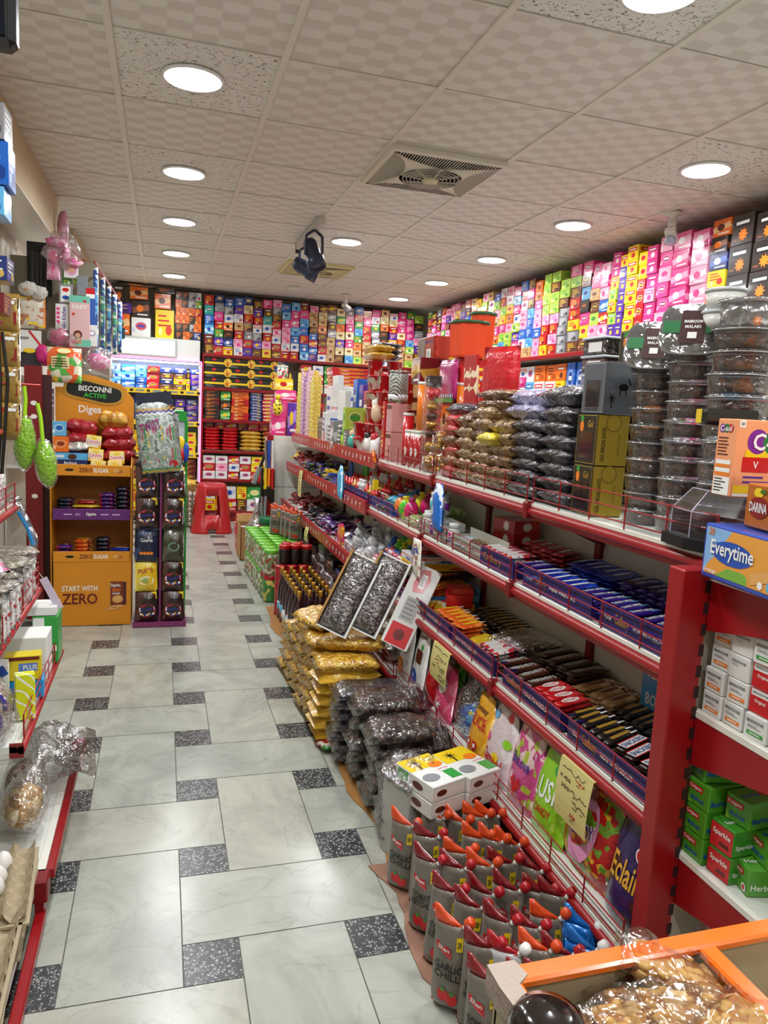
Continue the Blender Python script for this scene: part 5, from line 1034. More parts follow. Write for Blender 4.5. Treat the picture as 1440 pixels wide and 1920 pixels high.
def toyfield(seq, x0, x1, y0, y1, z, nx, where, h=0, sc=1):
    ny = len(seq)
    for b_, i in enumerate(seq):
        for a in range(nx):
            lab = '%s toy %s, %s' % (TY[i][3], where, ['front', 'one back', 'two back', 'rearmost'][a])
            T('sweet_toy', lab, 'toy', TM[i], (x0+(x1-x0)*(a+.5)/nx, y0+(y1-y0)*(b_+.5)/ny+R.uniform(-.006, .006), z+h*a), R.uniform(0, 6), scale=(sc,)*3, group=lab)
toyfield([9, 9, 8, 7, 6, 5, 5, 4, 4], 1.10, 1.34, 3.10, 3.80, Z3, 3, 'past the gum, upper middle shelf', .022, 1.15)
toyfield([1, 3, 11, 0, 2, 2, 0, 11, 3, 0, 1, 0], 1.10, 1.36, 3.82, 4.65, Z3, 4, 'in far rows, upper middle shelf', .018, 1.05)
T('toy_clip', 'green toy with three loops standing among far sweets', 'toy', MB().tube([(0, -.05, 0), (0, -.04, .09), (0, -.02, .09), (0, -.01, .02), (0, .01, .09), (0, .03, .09), (0, .05, 0)], .009, 6, M('toy green', '#40c020', .3, coat=.5)), (1.25, 4.55, Z3+.08))
T('toy_clip', 'small blue looped toy left of the green one', 'toy', MB().tube([(0, -.02, 0), (0, -.02, .08), (0, .0, .09), (0, .02, .08), (0, .02, 0)], .009, 6, blu), (1.2, 4.72, Z3+.08))
def scatter(code, name, label, cat, x0, x1, y0, y1, z, n, zr, sc=1):
    for k in range(n):
        t = R.random(); T(name, label, cat, BAR[code], (R.uniform(x0, x1), R.uniform(y0, y1), z+zr*R.random()*(.4+.6*t)), rot=(R.uniform(-.3, .3), R.uniform(-.3, .3), R.uniform(0, 3.1)), group=label, scale=(sc,)*3)
scatter('U', 'wrapped_sweet', 'blue wrapped sweet heaped on the upper middle shelf past the toys', 'sweet', 1.12, 1.36, 4.68, 5.1, Z3, 34, .06, 1.2)
scatter('Y', 'wrapped_sweet', 'yellow packet lying among the far blue sweets', 'sweet', 1.14, 1.3, 5.0, 5.25, Z3+.03, 8, .05, 1)
scatter('C', 'wrapped_sweet', 'green and purple wrapped sweet in the far heap of the upper middle shelf', 'sweet', 1.12, 1.36, 5.2, 5.9, Z3, 70, .09, 1.2)
scatter('M', 'wrapped_sweet', 'maroon wrapped sweet in the farthest heap of the upper middle shelf', 'sweet', 1.12, 1.36, 5.9, 6.5, Z3, 60, .12, 1.2)
scatter('Y', 'wrapped_sweet', 'yellow packet at the very far end of the upper middle shelf', 'sweet', 1.12, 1.2, 6.35, 6.52, Z3+.02, 6, .12, .8)
# lower middle shelf
field('S', CB, 'nougat bar with white panel and blue letters nearest the red upright', 'chocolate bar', 1.07, 1.36, 1.28, 1.52, Z2+.02, 2, 5, 3, .0205, .35, .6)
field('B', CB, 'slim black bar in rows between nougat and wafer bars', 'chocolate bar', 1.07, 1.38, 1.54, 1.74, Z2+.02, 2, 6, 2, .0145, .35, .4)
field('K', CB, 'red wafer bar with white oval in a short row', 'chocolate bar', 1.07, 1.20, 1.76, 1.92, Z2+.02, 1, 4, 3, .0125, .35)
field('T', CB, 'tan chocolate slab lying behind the red wafer bars', 'chocolate bar', 1.21, 1.38, 1.74, 1.92, Z2+.02, 1, 3, 3, .0125, .35)
field('H', CB, 'dark brown slab with silver letters in a neat row', 'chocolate bar', 1.07, 1.38, 1.94, 2.18, Z2+.02, 2, 4, 3, .0125, .3, .6)
field('W', 'sweet_packet', 'white and red packet right of the clear bag', P_, 1.07, 1.2, 2.2, 2.32, Z2+.02, 1, 3, 3, .0145, .4)
field('Y', 'sweet_packet', 'yellow packet lying at the lower middle guard', P_, 1.07, 1.2, 2.34, 2.46, Z2+.02, 1, 2, 1, .02, .5)
T('sweet_bag', 'large clear-fronted bag lying on the lower middle shelf bars', 'bag', [('film_bag', MB().pillow(.22, .2, .06, filmh, 10, 8, .3, seed=6)), ('contents', MB().pillow(.19, .17, .035, PK('purple sweets', '#4c3c4c', '#8c7c88', '#d8c8d0', 60, crinkle=.8), 8, 6, .3, seed=6))], (1.26, 2.30, Z2+.03), .3)
field('O', CB, 'orange wrapped bar in the orange rows', 'chocolate bar', 1.07, 1.20, 2.48, 2.74, Z2+.02, 1, 6, 3, .0165, .3)
field('B', CB, 'black fruit bar behind the orange bars', 'chocolate bar', 1.21, 1.38, 2.40, 2.74, Z2+.02, 1, 9, 3, .0145, .3)
def open_tray(name, lab, c, x, y, z, w_, d, h, rz, txt=None, inner=None):
    mb = MB(); t = .003; m = c
    mb.box(-w_/2, w_/2, -d/2, d/2, 0, t, m); mb.box(-w_/2, -w_/2+t, -d/2, d/2, 0, h, m); mb.box(w_/2-t, w_/2, -d/2, d/2, 0, h*1.5, m); mb.box(-w_/2, w_/2, -d/2, -d/2+t, 0, h, m); mb.box(-w_/2, w_/2, d/2-t, d/2, 0, h, m)
    if txt: mb.text('l', txt[0], 0, h*.5, d*.6, h*.5, -w_/2-.0008, txt[1])
    return T(name, lab, 'tray', mb, (x, y, z), rz)
open_tray('display_tray', 'small red open carton of red sachets on the lower middle shelf', rdi, 1.22, 2.84, Z2+.05, .11, .11, .05, -.3)
for k in range(7): T('sachet', 'red sachet standing in the small red open carton', 'sachet', MB().box(-.04, .04, -.004, .004, 0, .07, PK('carton plain R', *PAL['R'][:3]), .001) if k == 0 else bpy.data.objects['sachet'].data, (1.22, 2.80+.013*k, Z2+.056), rz=-.3, group='red sachets in the open carton')
open_tray('display_tray', 'striped tray of beaded sticks under the red open carton', PK('bead tray', '#d8c020', '#c03020', '#e8e8e0', 50, crinkle=0), 1.17, 2.84, Z2, .2, .16, .045, -.2)
field('G', 'sweet_packet', 'green and pink twist sweet in the blue-edged tray', P_, 1.08, 1.22, 2.96, 3.1, Z2+.03, 2, 5, 2, .0125, .6, 0, .6)
open_tray('display_tray', 'blue-edged cardboard tray of orange packets', PK('tray blue', '#3878c0', '#70b0e0', '#e85020', 8, crinkle=0, typ='n'), 1.24, 3.08, Z2, .24, .3, .06, 0)
field('O', CB, 'orange packet heaped in the blue-edged tray', 'chocolate bar', 1.14, 1.34, 2.96, 3.20, Z2+.05, 2, 5, 3, .016, .5, 0, .3)
for k, (c, lab) in enumerate([('K', 'black'), ('Y', 'yellow'), ('W', 'white and red')]): carton('biscuit_box', '%s flat biscuit box in the pile above the orange packets' % lab, 'box', c, 1 if c == 'W' else 3, 1.24, 3.16, Z2+.11+k*.032, .2, .3, .03, 'x')
field('R', 'sweet_packet', 'red and yellow packet heaped left of the biscuit boxes', P_, 1.08, 1.2, 3.22, 3.5, Z2+.02, 1, 5, 6, .0165, .3)
for k in range(5): T('sweet_packet', 'shiny red packet lying on the biscuit boxes', P_, BAR['R'], (1.2+.03*k, 3.12+.03*k, Z2+.21+.016*(k % 3)), .4*k, 'shiny red packets on the biscuit boxes', scale=(1.3, 1.3, 1))
def surprise(c1, c2): return meshes([('packet', MB().box(-.03, .03, -.02, .02, 0, .075, PK('surprise '+c1, c1, c2, '#f0f0f0', 30, crinkle=.6, typ='n', t=(.48, .58)), .006)), ('flap', MB().pillow(.06, .02, .02, M('toy '+c1, c1, .3, coat=.5), z0=.075))])
SU = surprise('#2468d0', '#e03030'); SV = surprise('#d82838', '#f0f0e8')
for k in range(14):
    y = 3.36+.055*(k % 7); row = k//7
    T('surprise_packet', '%s toy-egg packet %s %s' % ('blue' if k % 3 else 'red', NTH[k % 7], ['at the lower middle guard', 'in the raised second row']) if 0 else '%s toy-egg packet, %s %s' % ('blue' if k % 3 else 'red', NTH[k % 7], ['at the lower middle guard', 'in the raised second row'][row]), 'toy', SU if k % 3 else SV, (1.10+.07*row, y, Z2+.05*row), -PI/2)
toyfield([8, 8, 10, 7, 7, 10], 1.2, 1.38, 3.3, 3.85, Z2+.06, 3, 'behind blue packets, lower middle shelf', .02, 1.1)
SW = [meshes([('pouch', MB().blob((0, 0, .035), .04, .035, .035, PK('zebra foil', '#c0c0c4', '#686870', '#e0e0e4', 16, crinkle=.5, typ='w', t=(.45, .6)), 10, 8, .35)), ('twist', MB().cyl((0, 0, .065), (.02, 0, .095), .006, .02, 8, M('foil', '#b8b8bc', .3, .3)))])]
for k in range(22): T('foil_toy', 'silver striped foil egg piled on the lower middle shelf', 'toy', SW[0], (1.10+.07*(k % 4), 3.80+.10*(k//4)+R.uniform(-.01, .01), Z2+.02*(k % 4)+(.05 if k % 3 == 0 else 0)), R.uniform(0, 6), 'silver striped foil eggs')
T('foil_toy', 'pink and orange curved toy pack standing at the lower middle guard', 'toy', MB().prism([(.06*math.cos(a*.3), .06+.07*math.sin(a*.3)) for a in range(11)]+[(-.06, 0), (.06, 0)], 1, -.01, .01, PK('pink orange pack', '#e83878', '#f09020', '#f8e060', 12, crinkle=.3, typ='n', t=(.48, .6))), (1.09, 4.48, Z2), -PI/2)
canS = can(.03, .12, PK('striped can', '#c02830', '#2c68a8', '#1c1c20', 14, crinkle=0, typ='w', t=(.4, .7)), blk)
T('drink_can', 'striped red and blue can standing alone far along the lower middle shelf', 'can', canS, (1.27, 4.72, Z2+.02), 0)
scatter('V', 'wrapped_sweet', 'violet packet heaped on the lower middle shelf past the silver eggs', 'sweet', 1.08, 1.34, 4.5, 5.2, Z2, 60, .08, .9)
scatter('N', 'wrapped_sweet', 'dark foil packet heaped far along the lower middle shelf', 'sweet', 1.08, 1.36, 5.2, 5.7, Z2, 46, .08, .9)
scatter('W', 'wrapped_sweet', 'white patched sweet near the far yellow note', 'sweet', 1.07, 1.2, 5.3, 6.0, Z2+.02, 20, .05, .8)
scatter('M', 'wrapped_sweet', 'red brown sweet in the farthest heap of the lower middle shelf', 'sweet', 1.08, 1.36, 5.75, 6.5, Z2, 90, .09, 1.1)
# bounty carton by the upright
mb = MB(); mb.box(-.01, .01, -.085, .085, 0, .2, M('carton white', ''), .001); bb = PK('coconut box', '#3c90d0', '#60b0e8', '#e8f0f0', 5, crinkle=0, typ='n', t=(.55, .72)); mb.rectf('l', 0, .1, .168, .198, -.0106, bb)
mb.text('l', 'BOUNTY', 0, .155, .13, .036, -.0114, wht, PI); mb.text('l', 'BOUNTY', 0, .075, .13, .034, -.0114, wht); mb.ell('l', .0, .025, .06, .035, -.0112, M('choc base', '')); mb.rectf('l', .06, .02, .03, .03, -.0112, wht)
T('chocolate_box', 'blue coconut-bar carton with lettering twice, upright against the back panel', 'box', mb, (1.36, 1.66, Z2), .1)
# violet shelf-edge trays lettered in white
tv_ = M('tray violet', '#2c2068', .4)
for (x, z, a, b_, txts, lab) in ((1.094, Z3, 1.30, 1.62, ['YOUR', 'Cadbury', 'NOW WITH BISCUIT'], 'violet lettered tray edge on the upper middle shelf nearest the upright'), (1.094, Z3, 1.66, 2.05, ['YOUR', 'Cadbury', 'MINI FINGERS'], 'violet lettered tray edge on the upper middle shelf, second'), (1.094, Z3, 2.12, 2.38, ['Cadbury'], 'violet tray edge on the upper middle shelf, third'),
        (1.056, Z2, 1.30, 1.66, ['YOUR', 'Cadbury', 'NOW WITH BISCUIT'], 'violet lettered tray edge on the lower middle shelf nearest the upright'), (1.056, Z2, 1.70, 2.06, ['Cadbury', 'MINI FINGERS'], 'violet lettered tray edge on the lower middle shelf, second'), (1.056, Z2, 2.13, 2.5, ['NOW WITH BISCUIT'], 'violet lettered tray edge on the lower middle shelf, third'), (1.056, Z2, 2.53, 2.93, ['Cadbury', 'MINI FINGERS'], 'violet lettered tray edge on the lower middle shelf, fourth'), (1.056, Z2, 3.0, 3.4, ['MINI FINGERS'], 'violet lettered tray edge on the lower middle shelf, fifth'),
        (1.094, Z3, 3.45, 3.82, [], 'blue tray edge on the upper middle shelf by the toys'), (1.094, Z3, 3.9, 4.7, [], 'blue tray edge along the far toys of the upper middle shelf')):
    mb = MB(); m_ = tv_ if txts else M('tray blue plain', '#1c4090', .4); L = b_-a
    mb.box(0, .004, -L/2, L/2, 0, .062, m_); mb.box(.004, .05, -L/2, -L/2+.003, 0, .05, m_); mb.box(.004, .05, L/2-.003, L/2, 0, .05, m_); mb.box(.004, .05, -L/2, L/2, 0, .003, m_)
    if len(txts) == 3: ws = (.11, .2, .4)
    elif len(txts) == 2: ws = (.3, .42)
    else: ws = (.6,)
    cx = -L/2+.02
    for t_, q in zip(txts, ws): mb.text('l', t_, cx+q*L/2, .032, q*L*.92, .034 if t_ == 'Cadbury' else .014, -.0008, gold if t_ == 'Cadbury' else wht); cx += q*L+.01
    T('display_tray', lab, 'tray', mb, (x, (a+b_)/2, z))
for i, (y, lab) in enumerate([(2.5, 'white-grey'), (2.9, 'white')]): open_tray('display_tray', lab+' tray edge below the gum rows', M('grey card', '#a8a498', .5), 1.14, y, Z3, .08, .34, .055, 0)
# ================================================================ BAGS STANDING ON THE BOTTOM SHELF
def stand(name, lab, w_, h_, m, x, y, z, fs=None, t=.035, rz=-PI/2, lean=.12, top=.75, cat='bag', film_=None, seed=0, nz=.006):
    mb = MB(); n = 9
    def wd(q): return w_/2*(1 if q < .7 else 1-(1-top)*(q-.7)/.3)
    out = [(h_*k/n, -wd(k/n), wd(k/n)) for k in range(n+1)]
    mb.pouch(out, lambda q: t*(min(1, .5+3*q) if q < .3 else 1)*(1-q**2.2)+.0015, m, seed=seed or len(lab), nz=nz); n0 = len(mb.V)
    if fs: fs(mb); mb.drape(n0)
    parts = [('pack', mb)]
    x += .022
    return T(name, lab, cat, mb, (x, y, z), rot=(-lean, 0, rz)) if not film_ else T(name, lab, cat, [('pack', mb), ('film', film_)], (x, y, z), rot=(-lean, 0, rz))
def d_ecl(mb): mb.text('f', 'Eclairs', 0, .13, .13, .06, -.001, M('gold text', '#e0a830', .3)); mb.ell('f', .04, .19, .07, .045, -.001, wht); mb.ell('f', .04, .19, .062, .038, -.0016, rdi); mb.rectf('f', 0, .075, .17, .006, -.001, gold); mb.rectf('f', 0, .06, .15, .007, -.001, wht)
stand('sweet_bag', 'purple and brown toffee bag with gold lettering by the red upright', .18, .275, PK('eclair film', '#241050', '#3a1a14', '#4c2870', 7, crinkle=.6, typ='n', t=(.5, .62)), 1.03, 1.33, ZB, d_ecl)
sw = [PK('sweets red gold', '#b81c1c', '#e8b030', '#70a030', 55, crinkle=1, t=(.5, .75), bs=60), PK('sweets blue', '#1c60c0', '#3ca0e0', '#e0d830', 50, crinkle=1, t=(.6, .85), bs=60), PK('sweets pink', '#c84888', '#e8c8c8', '#a8b838', 40, crinkle=1, t=(.5, .8), bs=50)]
def d_can(mb): mb.ell('f', 0, .12, .11, .17, -.001, M('label pink', '#d890b8', .4, coat=.4)); mb.text('f', 'CANDY', 0, .12, .095, .036, -.0018, wht, .25); mb.text('f', 'CANDY', 0, .118, .09, .03, -.0026, prp, .25)
stand('sweet_bag', 'clear bag of red and gold sweets with pink oval label', .25, .28, sw[0], 1.06, 1.53, ZB, d_can, .06)
stand('sweet_bag', 'clear bag of glittering gold sweets behind the lime one', .14, .2, sw[0], 1.12, 1.66, ZB, None, .04)
def d_lush(mb): mb.text('f', 'LUSH', 0, .135, .14, .06, -.001, wht, .08); mb.text('f', 'CANDY', 0, .075, .085, .022, -.001, rdi, .08); mb.ell('f', .02, .2, .03, .03, -.001, grn)
stand('sweet_bag', 'lime green candy bag with big white lettering', .17, .25, PK('lime film', '#8cc820', '#b8e050', '#5c9818', 8, crinkle=.7, typ='n'), 1.03, 1.71, ZB, d_lush)
def d_love(mb): mb.rectf('f', 0, .11, .12, .16, -.0008, M('love card', '#e0d8d0', .5)); mb.text('f', 'BeLove', 0, .14, .10, .035, -.0014, prp); mb.poly([(0, -.0014, .04), (.03, -.0014, .075), (.015, -.0014, .095), (0, -.0014, .08), (-.015, -.0014, .095), (-.03, -.0014, .075)], rdi)
stand('sweet_bag', 'clear sweet bag with cream card and red heart', .17, .27, sw[2], 1.03, 1.87, ZB, d_love)
def d_car(mb):
    for i, (a, b_, c) in enumerate([(-.05, .2, lblu), (.04, .22, rdi), (.06, .14, lime), (-.06, .12, pnk), (.02, .08, yel)]): mb.ell('f', a, b_, .04, .03, -.001, c, 10)
    mb.text('f', 'Carnival', 0, .07, .12, .035, -.0016, rdi, -.1)
stand('sweet_bag', 'white candy bag with coloured spots and red script', .18, .24, PK('carnival film', '#d8c8cc', '#e8e0e0', '#c8b0b8', 10, crinkle=.7, typ='n'), 1.03, 2.04, ZB, d_car)
def d_sl(mb): mb.text('f', 'Fantasy', 0, .18, .08, .025, -.001, brn); mb.text('f', 'SLICE', 0, .14, .1, .04, -.001, rdi); mb.ell('f', -.02, .06, .03, .03, -.001, rdi); mb.ell('f', .02, .06, .03, .03, -.001, rdi); mb.ell('f', -.02, .06, .015, .015, -.0016, wht); mb.ell('f', .02, .06, .015, .015, -.0016, wht)
stand('sweet_bag', 'yellow candy bag with red lettering between white and clear bags', .14, .23, PK('slice film', '#e0a020', '#f0c048', '#c87810', 8, crinkle=.7, typ='n'), 1.02, 2.17, ZB, d_sl)
T('sweet_bag', 'large clear tied bag of blue wrapped sweets', 'bag', [('film_bag', MB().lathe([(.06, 0), (.11, .03), (.12, .12), (.10, .22), (.05, .29), (.02, .32), (.04, .35)], 16, filmh)), ('sweets', MB().blob((0, 0, .09), .10, .09, .09, sw[1], 14, 10, .25))], (1.125, 2.34, ZB), .3, scale=(.72, .95, .72))
def d_ly(mb): mb.ell('f', 0, .13, .07, .06, -.001, wht); mb.text('f', 'CANDY', 0, .13, .06, .02, -.0016, blk); mb.star('f', 0, .06, .01, .03, 9, -.001, wht)
stand('sweet_bag', 'pink pouch with white oval badge under the first yellow note', .15, .21, PK('pink pouch', '#d84870', '#e87890', '#b02850', 8, crinkle=.7, typ='n'), 1.03, 2.52, ZB, d_ly)
stand('sweet_bag', 'glossy red pouch half behind the pink one', .12, .22, PK('red pouch', '#b8141c', '#d83038', '#f0d8c0', 9, crinkle=.7, typ='n', t=(.56, .72)), 1.04, 2.67, ZB+.01, None)
stand('sweet_bag', 'lime green striped pouch behind the red and pink pouches', .1, .2, PK('lime pouch', '#60b820', '#b8e040', '#186828', 12, crinkle=.6, typ='w'), 1.12, 2.62, ZB+.03, None)
def d_fr(c1, c2, t_):
    def f(mb):
        mb.text('f', t_, 0, .23, .09, .03, -.001, c1, .15)
        for i in range(9): mb.ell('f', -.02+.018*(i % 3)+.01, .13+.018*(i//3), .024, .024, -.001-.0003*i, c1, 10)
        mb.ell('f', -.015, .055, .08, .07, -.001, c2, 12); mb.star('f', .02, .19, .008, .02, 6, -.001, grn)
    return f
stand('juice_pouch', 'white fruit-candy bag with grapes and mango printed on it', .14, .275, PK('white fruit film', '#dcdcd8', '#e8e8e4', '#c8ccd0', 10, crinkle=.6, typ='n'), 1.01, 2.96, ZB, d_fr(prp, org, 'Super'), .02)
stand('juice_pouch', 'white fruit-candy bag with coconut and plum printed on it', .14, .275, PK('white fruit film', '#fff', '#fff', '#fff'), 1.02, 2.81, ZB, d_fr(brn, blu, 'Super'), .02)
garl = GR('knobbly film', '#5c4c44', '#8c7868', '#b8a898', 24, .12, 1, .03)
for k, (x, y, z) in enumerate([(1.06, 3.2, 0), (1.07, 3.36, 0), (1.07, 3.24, .08), (1.08, 3.36, .085), (1.09, 3.28, .165), (1.08, 3.2, .2)]): T('garlic_bag', 'clear bag of garlic bulbs piled on the bottom shelf, %s' % up(k), 'bag', MB().blob((0, 0, .05), .07, .09, .055, garl, 16, 10, .3, k).blob((0, -.02, .06), .05, .05, .055, garl, 12, 8, .4, k+3), (x, y, ZB+z))
for k in range(10): carton('grocery_box', 'dark packet far back on the bottom shelf, %s from the garlic' % NTH[k], 'packet', 'KKMNKSKMKN'[k], 3, 1.2, 3.6+k*.28, ZB, .2, .24, .14+.03*(k % 3), 'x')
for k in range(9): T('spice_bag', 'dark glossy bag on the bottom shelf behind the bottles, %s from the garlic' % NTH[k], 'bag', unit_pillow(PK('dark glossy film', '#2c1c1c', '#5c3430', '#a08878', 26, crinkle=.9, typ='n'), 20+k), (1.06, 3.6+k*.3, ZB+.02), PI/2+.1*k, scale=(.2, .16, .1))
T('tied_bag', 'pale twisted foil sweets in a clear bag behind the bottles', 'bag', MB().blob((0, 0, .1), .08, .11, .10, PK('pale foils', '#c8bc98', '#e0d8b8', '#8c80a8', 30, crinkle=1, bs=40), 16, 12, .3), (.94, 3.42, .28))
# handwritten yellow notes
def note(x, y0, y1, z0, z1, lab, rows, seed):
    L = y1-y0; r = random.Random(seed); mb = MB(); n = 6; nt_ = M('note yellow', '#d8cc84', .7); H = z1-z0
    for k in range(n):
        za, zb = z1-H*k/n, z1-H*(k+1)/n; xa, xb = x-.012*math.sin(k/n*2.2), x-.012*math.sin((k+1)/n*2.2)
        mb.quad((xa, y0, za), (xa, y1, za), (xb, y1, zb), (xb, y0, zb), nt_)
    mb.box(x, x+.03, y0, y1, z1-.001, z1, nt_)
    def xx(z): return x-.012*math.sin((z1-z)/H*2.2)-.0012
    for (kind, cy, cz, w_, h_, m) in rows:
        c = (y1+y0)/2-cy*L; z = z1-cz*H
        if kind == 'scribble':
            pts = []; nn = 11
            for q in range(nn): pts.append((xx(z), c+w_*L/2-w_*L*q/(nn-1), z+h_*H*r.uniform(-.5, .5)))
            mb.tube(pts, .0009, 3, m)
            for q in range(3): mb.box(xx(z)-.0004, xx(z), c+w_*L*r.uniform(-.4, .4), c+w_*L*r.uniform(-.4, .4)+.0022, z-h_*H*.9, z-h_*H*.9+.0022, m)
        else:
            n0 = len(mb.V); mb.text('l', kind, -c, z, w_*L, h_*H, xx(z)-.0008, m)
    T('price_note', lab, 'note', mb)
ik = M('pen black', '#1c1c1c', .6); rk = M('pen red', '#c03020', .6)
note(1.026, 1.475, 1.628, .365, .52, 'yellow handwritten note hanging lowest, over the gold sweets', [('scribble', -.05, .12, .7, .09, ik), ('scribble', .18, .2, .28, .08, rk), ('X 450', -.25, .28, .34, .07, ik), ('350', -.2, .42, .26, .07, ik), ('scribble', .2, .42, .5, .08, ik), ('scribble', .25, .58, .4, .08, ik), ('scribble', .1, .8, .16, .1, rk)], 3)
note(1.026, 2.43, 2.60, .385, .52, 'yellow handwritten note hanging over the pink pouch', [('scribble', 0, .12, .8, .1, ik), ('scribble', .1, .3, .6, .1, ik), ('scribble', -.1, .42, .3, .09, rk), ('scribble', .2, .55, .4, .1, ik), ('350', -.25, .6, .2, .07, ik), ('scribble', .25, .78, .4, .1, ik)], 5)
note(1.064, 5.72, 5.86, .68, .90, 'narrow yellow note hanging far along from the upper middle shelf', [('scribble', 0, .2+.12*k, .4, .05, ik) for k in range(6)], 7)
note(1.026, 5.2, 5.32, .42, .52, 'narrow yellow note hanging far along from the lower middle shelf', [('scribble', 0, .3+.2*k, .4, .1, ik) for k in range(3)], 9)
# ================================================================ THINGS ON THE FLOOR BY THE GONDOLA
def sheet(pts, z, m): 
    mb = MB(); n = len(pts); mb.prism(pts, 2, .0, z, m); return mb
r_ = random.Random(3)
def ragged(y0, y1, x, n): return [(x+r_.uniform(-.008, .008)+.02*math.sin(k*.7), y0+(y1-y0)*k/n) for k in range(n+1)]
T('cardboard_sheet', 'torn brown cardboard sheet on the floor under the date bags', 'cardboard', sheet(ragged(2.02, 5.0, .69, 40)+[(1.02, 5.0), (1.02, 2.02)], .004, M('cardboard floor', '#a07038', .8, var=.15)), (0, 0, .0005))
T('cardboard_sheet', 'torn pinkish cardboard sheet under the sauce pouches', 'cardboard', sheet(ragged(.9, 2.015, .65, 24)+[(1.02, 2.015), (1.02, .9)], .004, M('cardboard pink', '#98705c', .8, var=.1)), (0, 0, .0005))
# -------- sauce pouches
def sauce(kind, tc, txt, tip='#d84818'):
    body = PK('sauce body', '#746c62', '#7e766a', '#625a50', 9, crinkle=.5, typ='n', rough=.25); tm = M('tip '+tip, tip, .25, coat=.6, bmp=(30, .4))
    out = [(0, .004, .092), (.012, 0, .098), (.03, -.002, .098), (.07, .0, .094), (.12, .002, .088), (.16, .004, .083), (.185, .004, .080), (.20, .003, .072), (.210, .002, .052), (.224, .001, .028), (.238, 0, .012)]
    if kind == 'b': body = M('foil blue', '#1c78d0', .2, .3, .7, bmp=(20, .4, .01)); tm = body
    if kind == 'm': body = PK('maxx body', '#c8c8c8', '#a81420', '#d8d0c8', 9, crinkle=.4, typ='n', t=(.55, .7))
    mb = MB(); th = lambda q: .026*(min(1, .35+5*q))*(1-q)**.75+.0012
    mb.pouch(out[:8], lambda q: th(q*.7), body, 2, .002); n0 = len(mb.V)
    if kind in 'gt':
        mb.poly([(.012, -.001, .16), (.05, -.001, .148), (.054, -.001, .125), (.038, -.001, .132), (.015, -.001, .146)], rdi); mb.text('f', 'Shan', .033, .147, .03, .010, -.0016, wht, -.25)
        mb.rectf('f', .070, .162, .014, .032, -.001, yel); mb.text('f', '20', .070, .162, .009, .014, -.0016, blk)
        mb.text('f', txt[0], .045, .104, .07, .018, -.001, blk, -.05); mb.text('f', txt[1], .045, .084, .07, .016, -.001, blk, -.05)
        for a, b_ in ((.035, .04), (.058, .034)): mb.ell('f', a, b_, .028, .03, -.001, rdi, 12); mb.star('f', a, b_+.012, .003, .009, 5, -.0016, grn)
        mb.rectf('f', .046, .006, .09, .010, -.001, tm)
    elif kind == 'm':
        mb.text('f', 'MAX', .045, .14, .045, .014, -.001, rdi); mb.text('f', 'SAUCE', .045, .10, .06, .014, -.001, rdi); mb.ell('f', .045, .05, .05, .03, -.001, rdi, 12)
    mb.drape(n0)
    m2 = MB(); m2.pouch(out[7:] if kind != 'b' else out[7:], lambda q: .010*(1-q)+.0014, tm, 3, .001)
    cap = MB(); cc_ = {'b': wht, 'm': wht}.get(kind, M('cap '+tip, tip if kind == 'g' else '#a81420', .3, coat=.5))
    cap.T = Matrix.Translation((.080, 0, .203)) @ Matrix.Rotation(math.radians(38), 4, 'Y'); cap.cyl((0, 0, -.008), (0, 0, .004), .006, .006, 10, wht); cap.lathe([(0, .003), (.011, .003), (.013, .006), (.012, .021), (.007, .025), (0, .0255)], 14, cc_)
    return meshes([('pouch', mb, [('tip', m2)]), ('cap', cap)])
SP = {'g': sauce('g', 0, ('GARLIC', 'CHILLI')), 't': sauce('t', 0, ('TOMATO', 'KETCHUP'), '#7c1018'), 'm': sauce('m', 0, ('', ''), '#b01420'), 'b': sauce('b', 0, ('', ''), '#1c78d0')}
spots = [(.70, 1.93, 'g'), (.80, 1.93, 'g'), (.86, 1.92, 'g'), (.91, 1.90, 'g'), (.96, 1.91, 'g'), (.735, 1.83, 't'), (.86, 1.80, 'g'), (.915, 1.79, 'g'), (.955, 1.78, 'g'), (.705, 1.74, 't'), (.80, 1.74, 'g'), (.765, 1.68, 't'), (.835, 1.67, 'g'), (.90, 1.67, 't'), (.96, 1.66, 't'),
    (.70, 1.61, 't'), (.80, 1.60, 't'), (.74, 1.55, 't'), (.86, 1.58, 't'), (.92, 1.55, 't'), (.97, 1.52, 't'), (.675, 1.48, 'g'), (.79, 1.49, 't'), (.845, 1.45, 't'), (.905, 1.44, 'g'), (.71, 1.40, 't'), (.965, 1.42, 'b'), (.94, 1.36, 'b'), (.765, 1.38, 'm'), (.83, 1.36, 'g'), (.885, 1.35, 't'), (.685, 1.31, 't'), (.75, 1.29, 't'), (.81, 1.28, 't'), (.87, 1.27, 't'), (.93, 1.28, 't'), (.70, 1.22, 't'), (.77, 1.20, 't'), (.84, 1.19, 'g'), (.90, 1.2, 't')]
lbl = {'g': 'orange-tipped garlic chilli sauce pouch', 't': 'dark red-tipped tomato ketchup pouch', 'm': 'white and red pouch with white cap', 'b': 'shiny blue pouch with white cap'}
spots.sort(key=lambda s_: -s_[1]); rown = 0; last = 9; cnt = {}
for x, y, k in spots:
    if last-y > .06: rown += 1; last = y; cnt = {}
    cnt[k] = cnt.get(k, 0)+1
    T('sauce_pouch', '%s, %s in the %s row from the date bags' % (lbl[k], NTH[cnt[k]-1], NTH[rown-1]), 'sauce pouch', SP[k], (x-.04, y, .005), rot=(R.uniform(-.05, .05), R.uniform(-.05, .05), -.62+R.uniform(-.2, .2)), scale=(1, 1, 1.04))
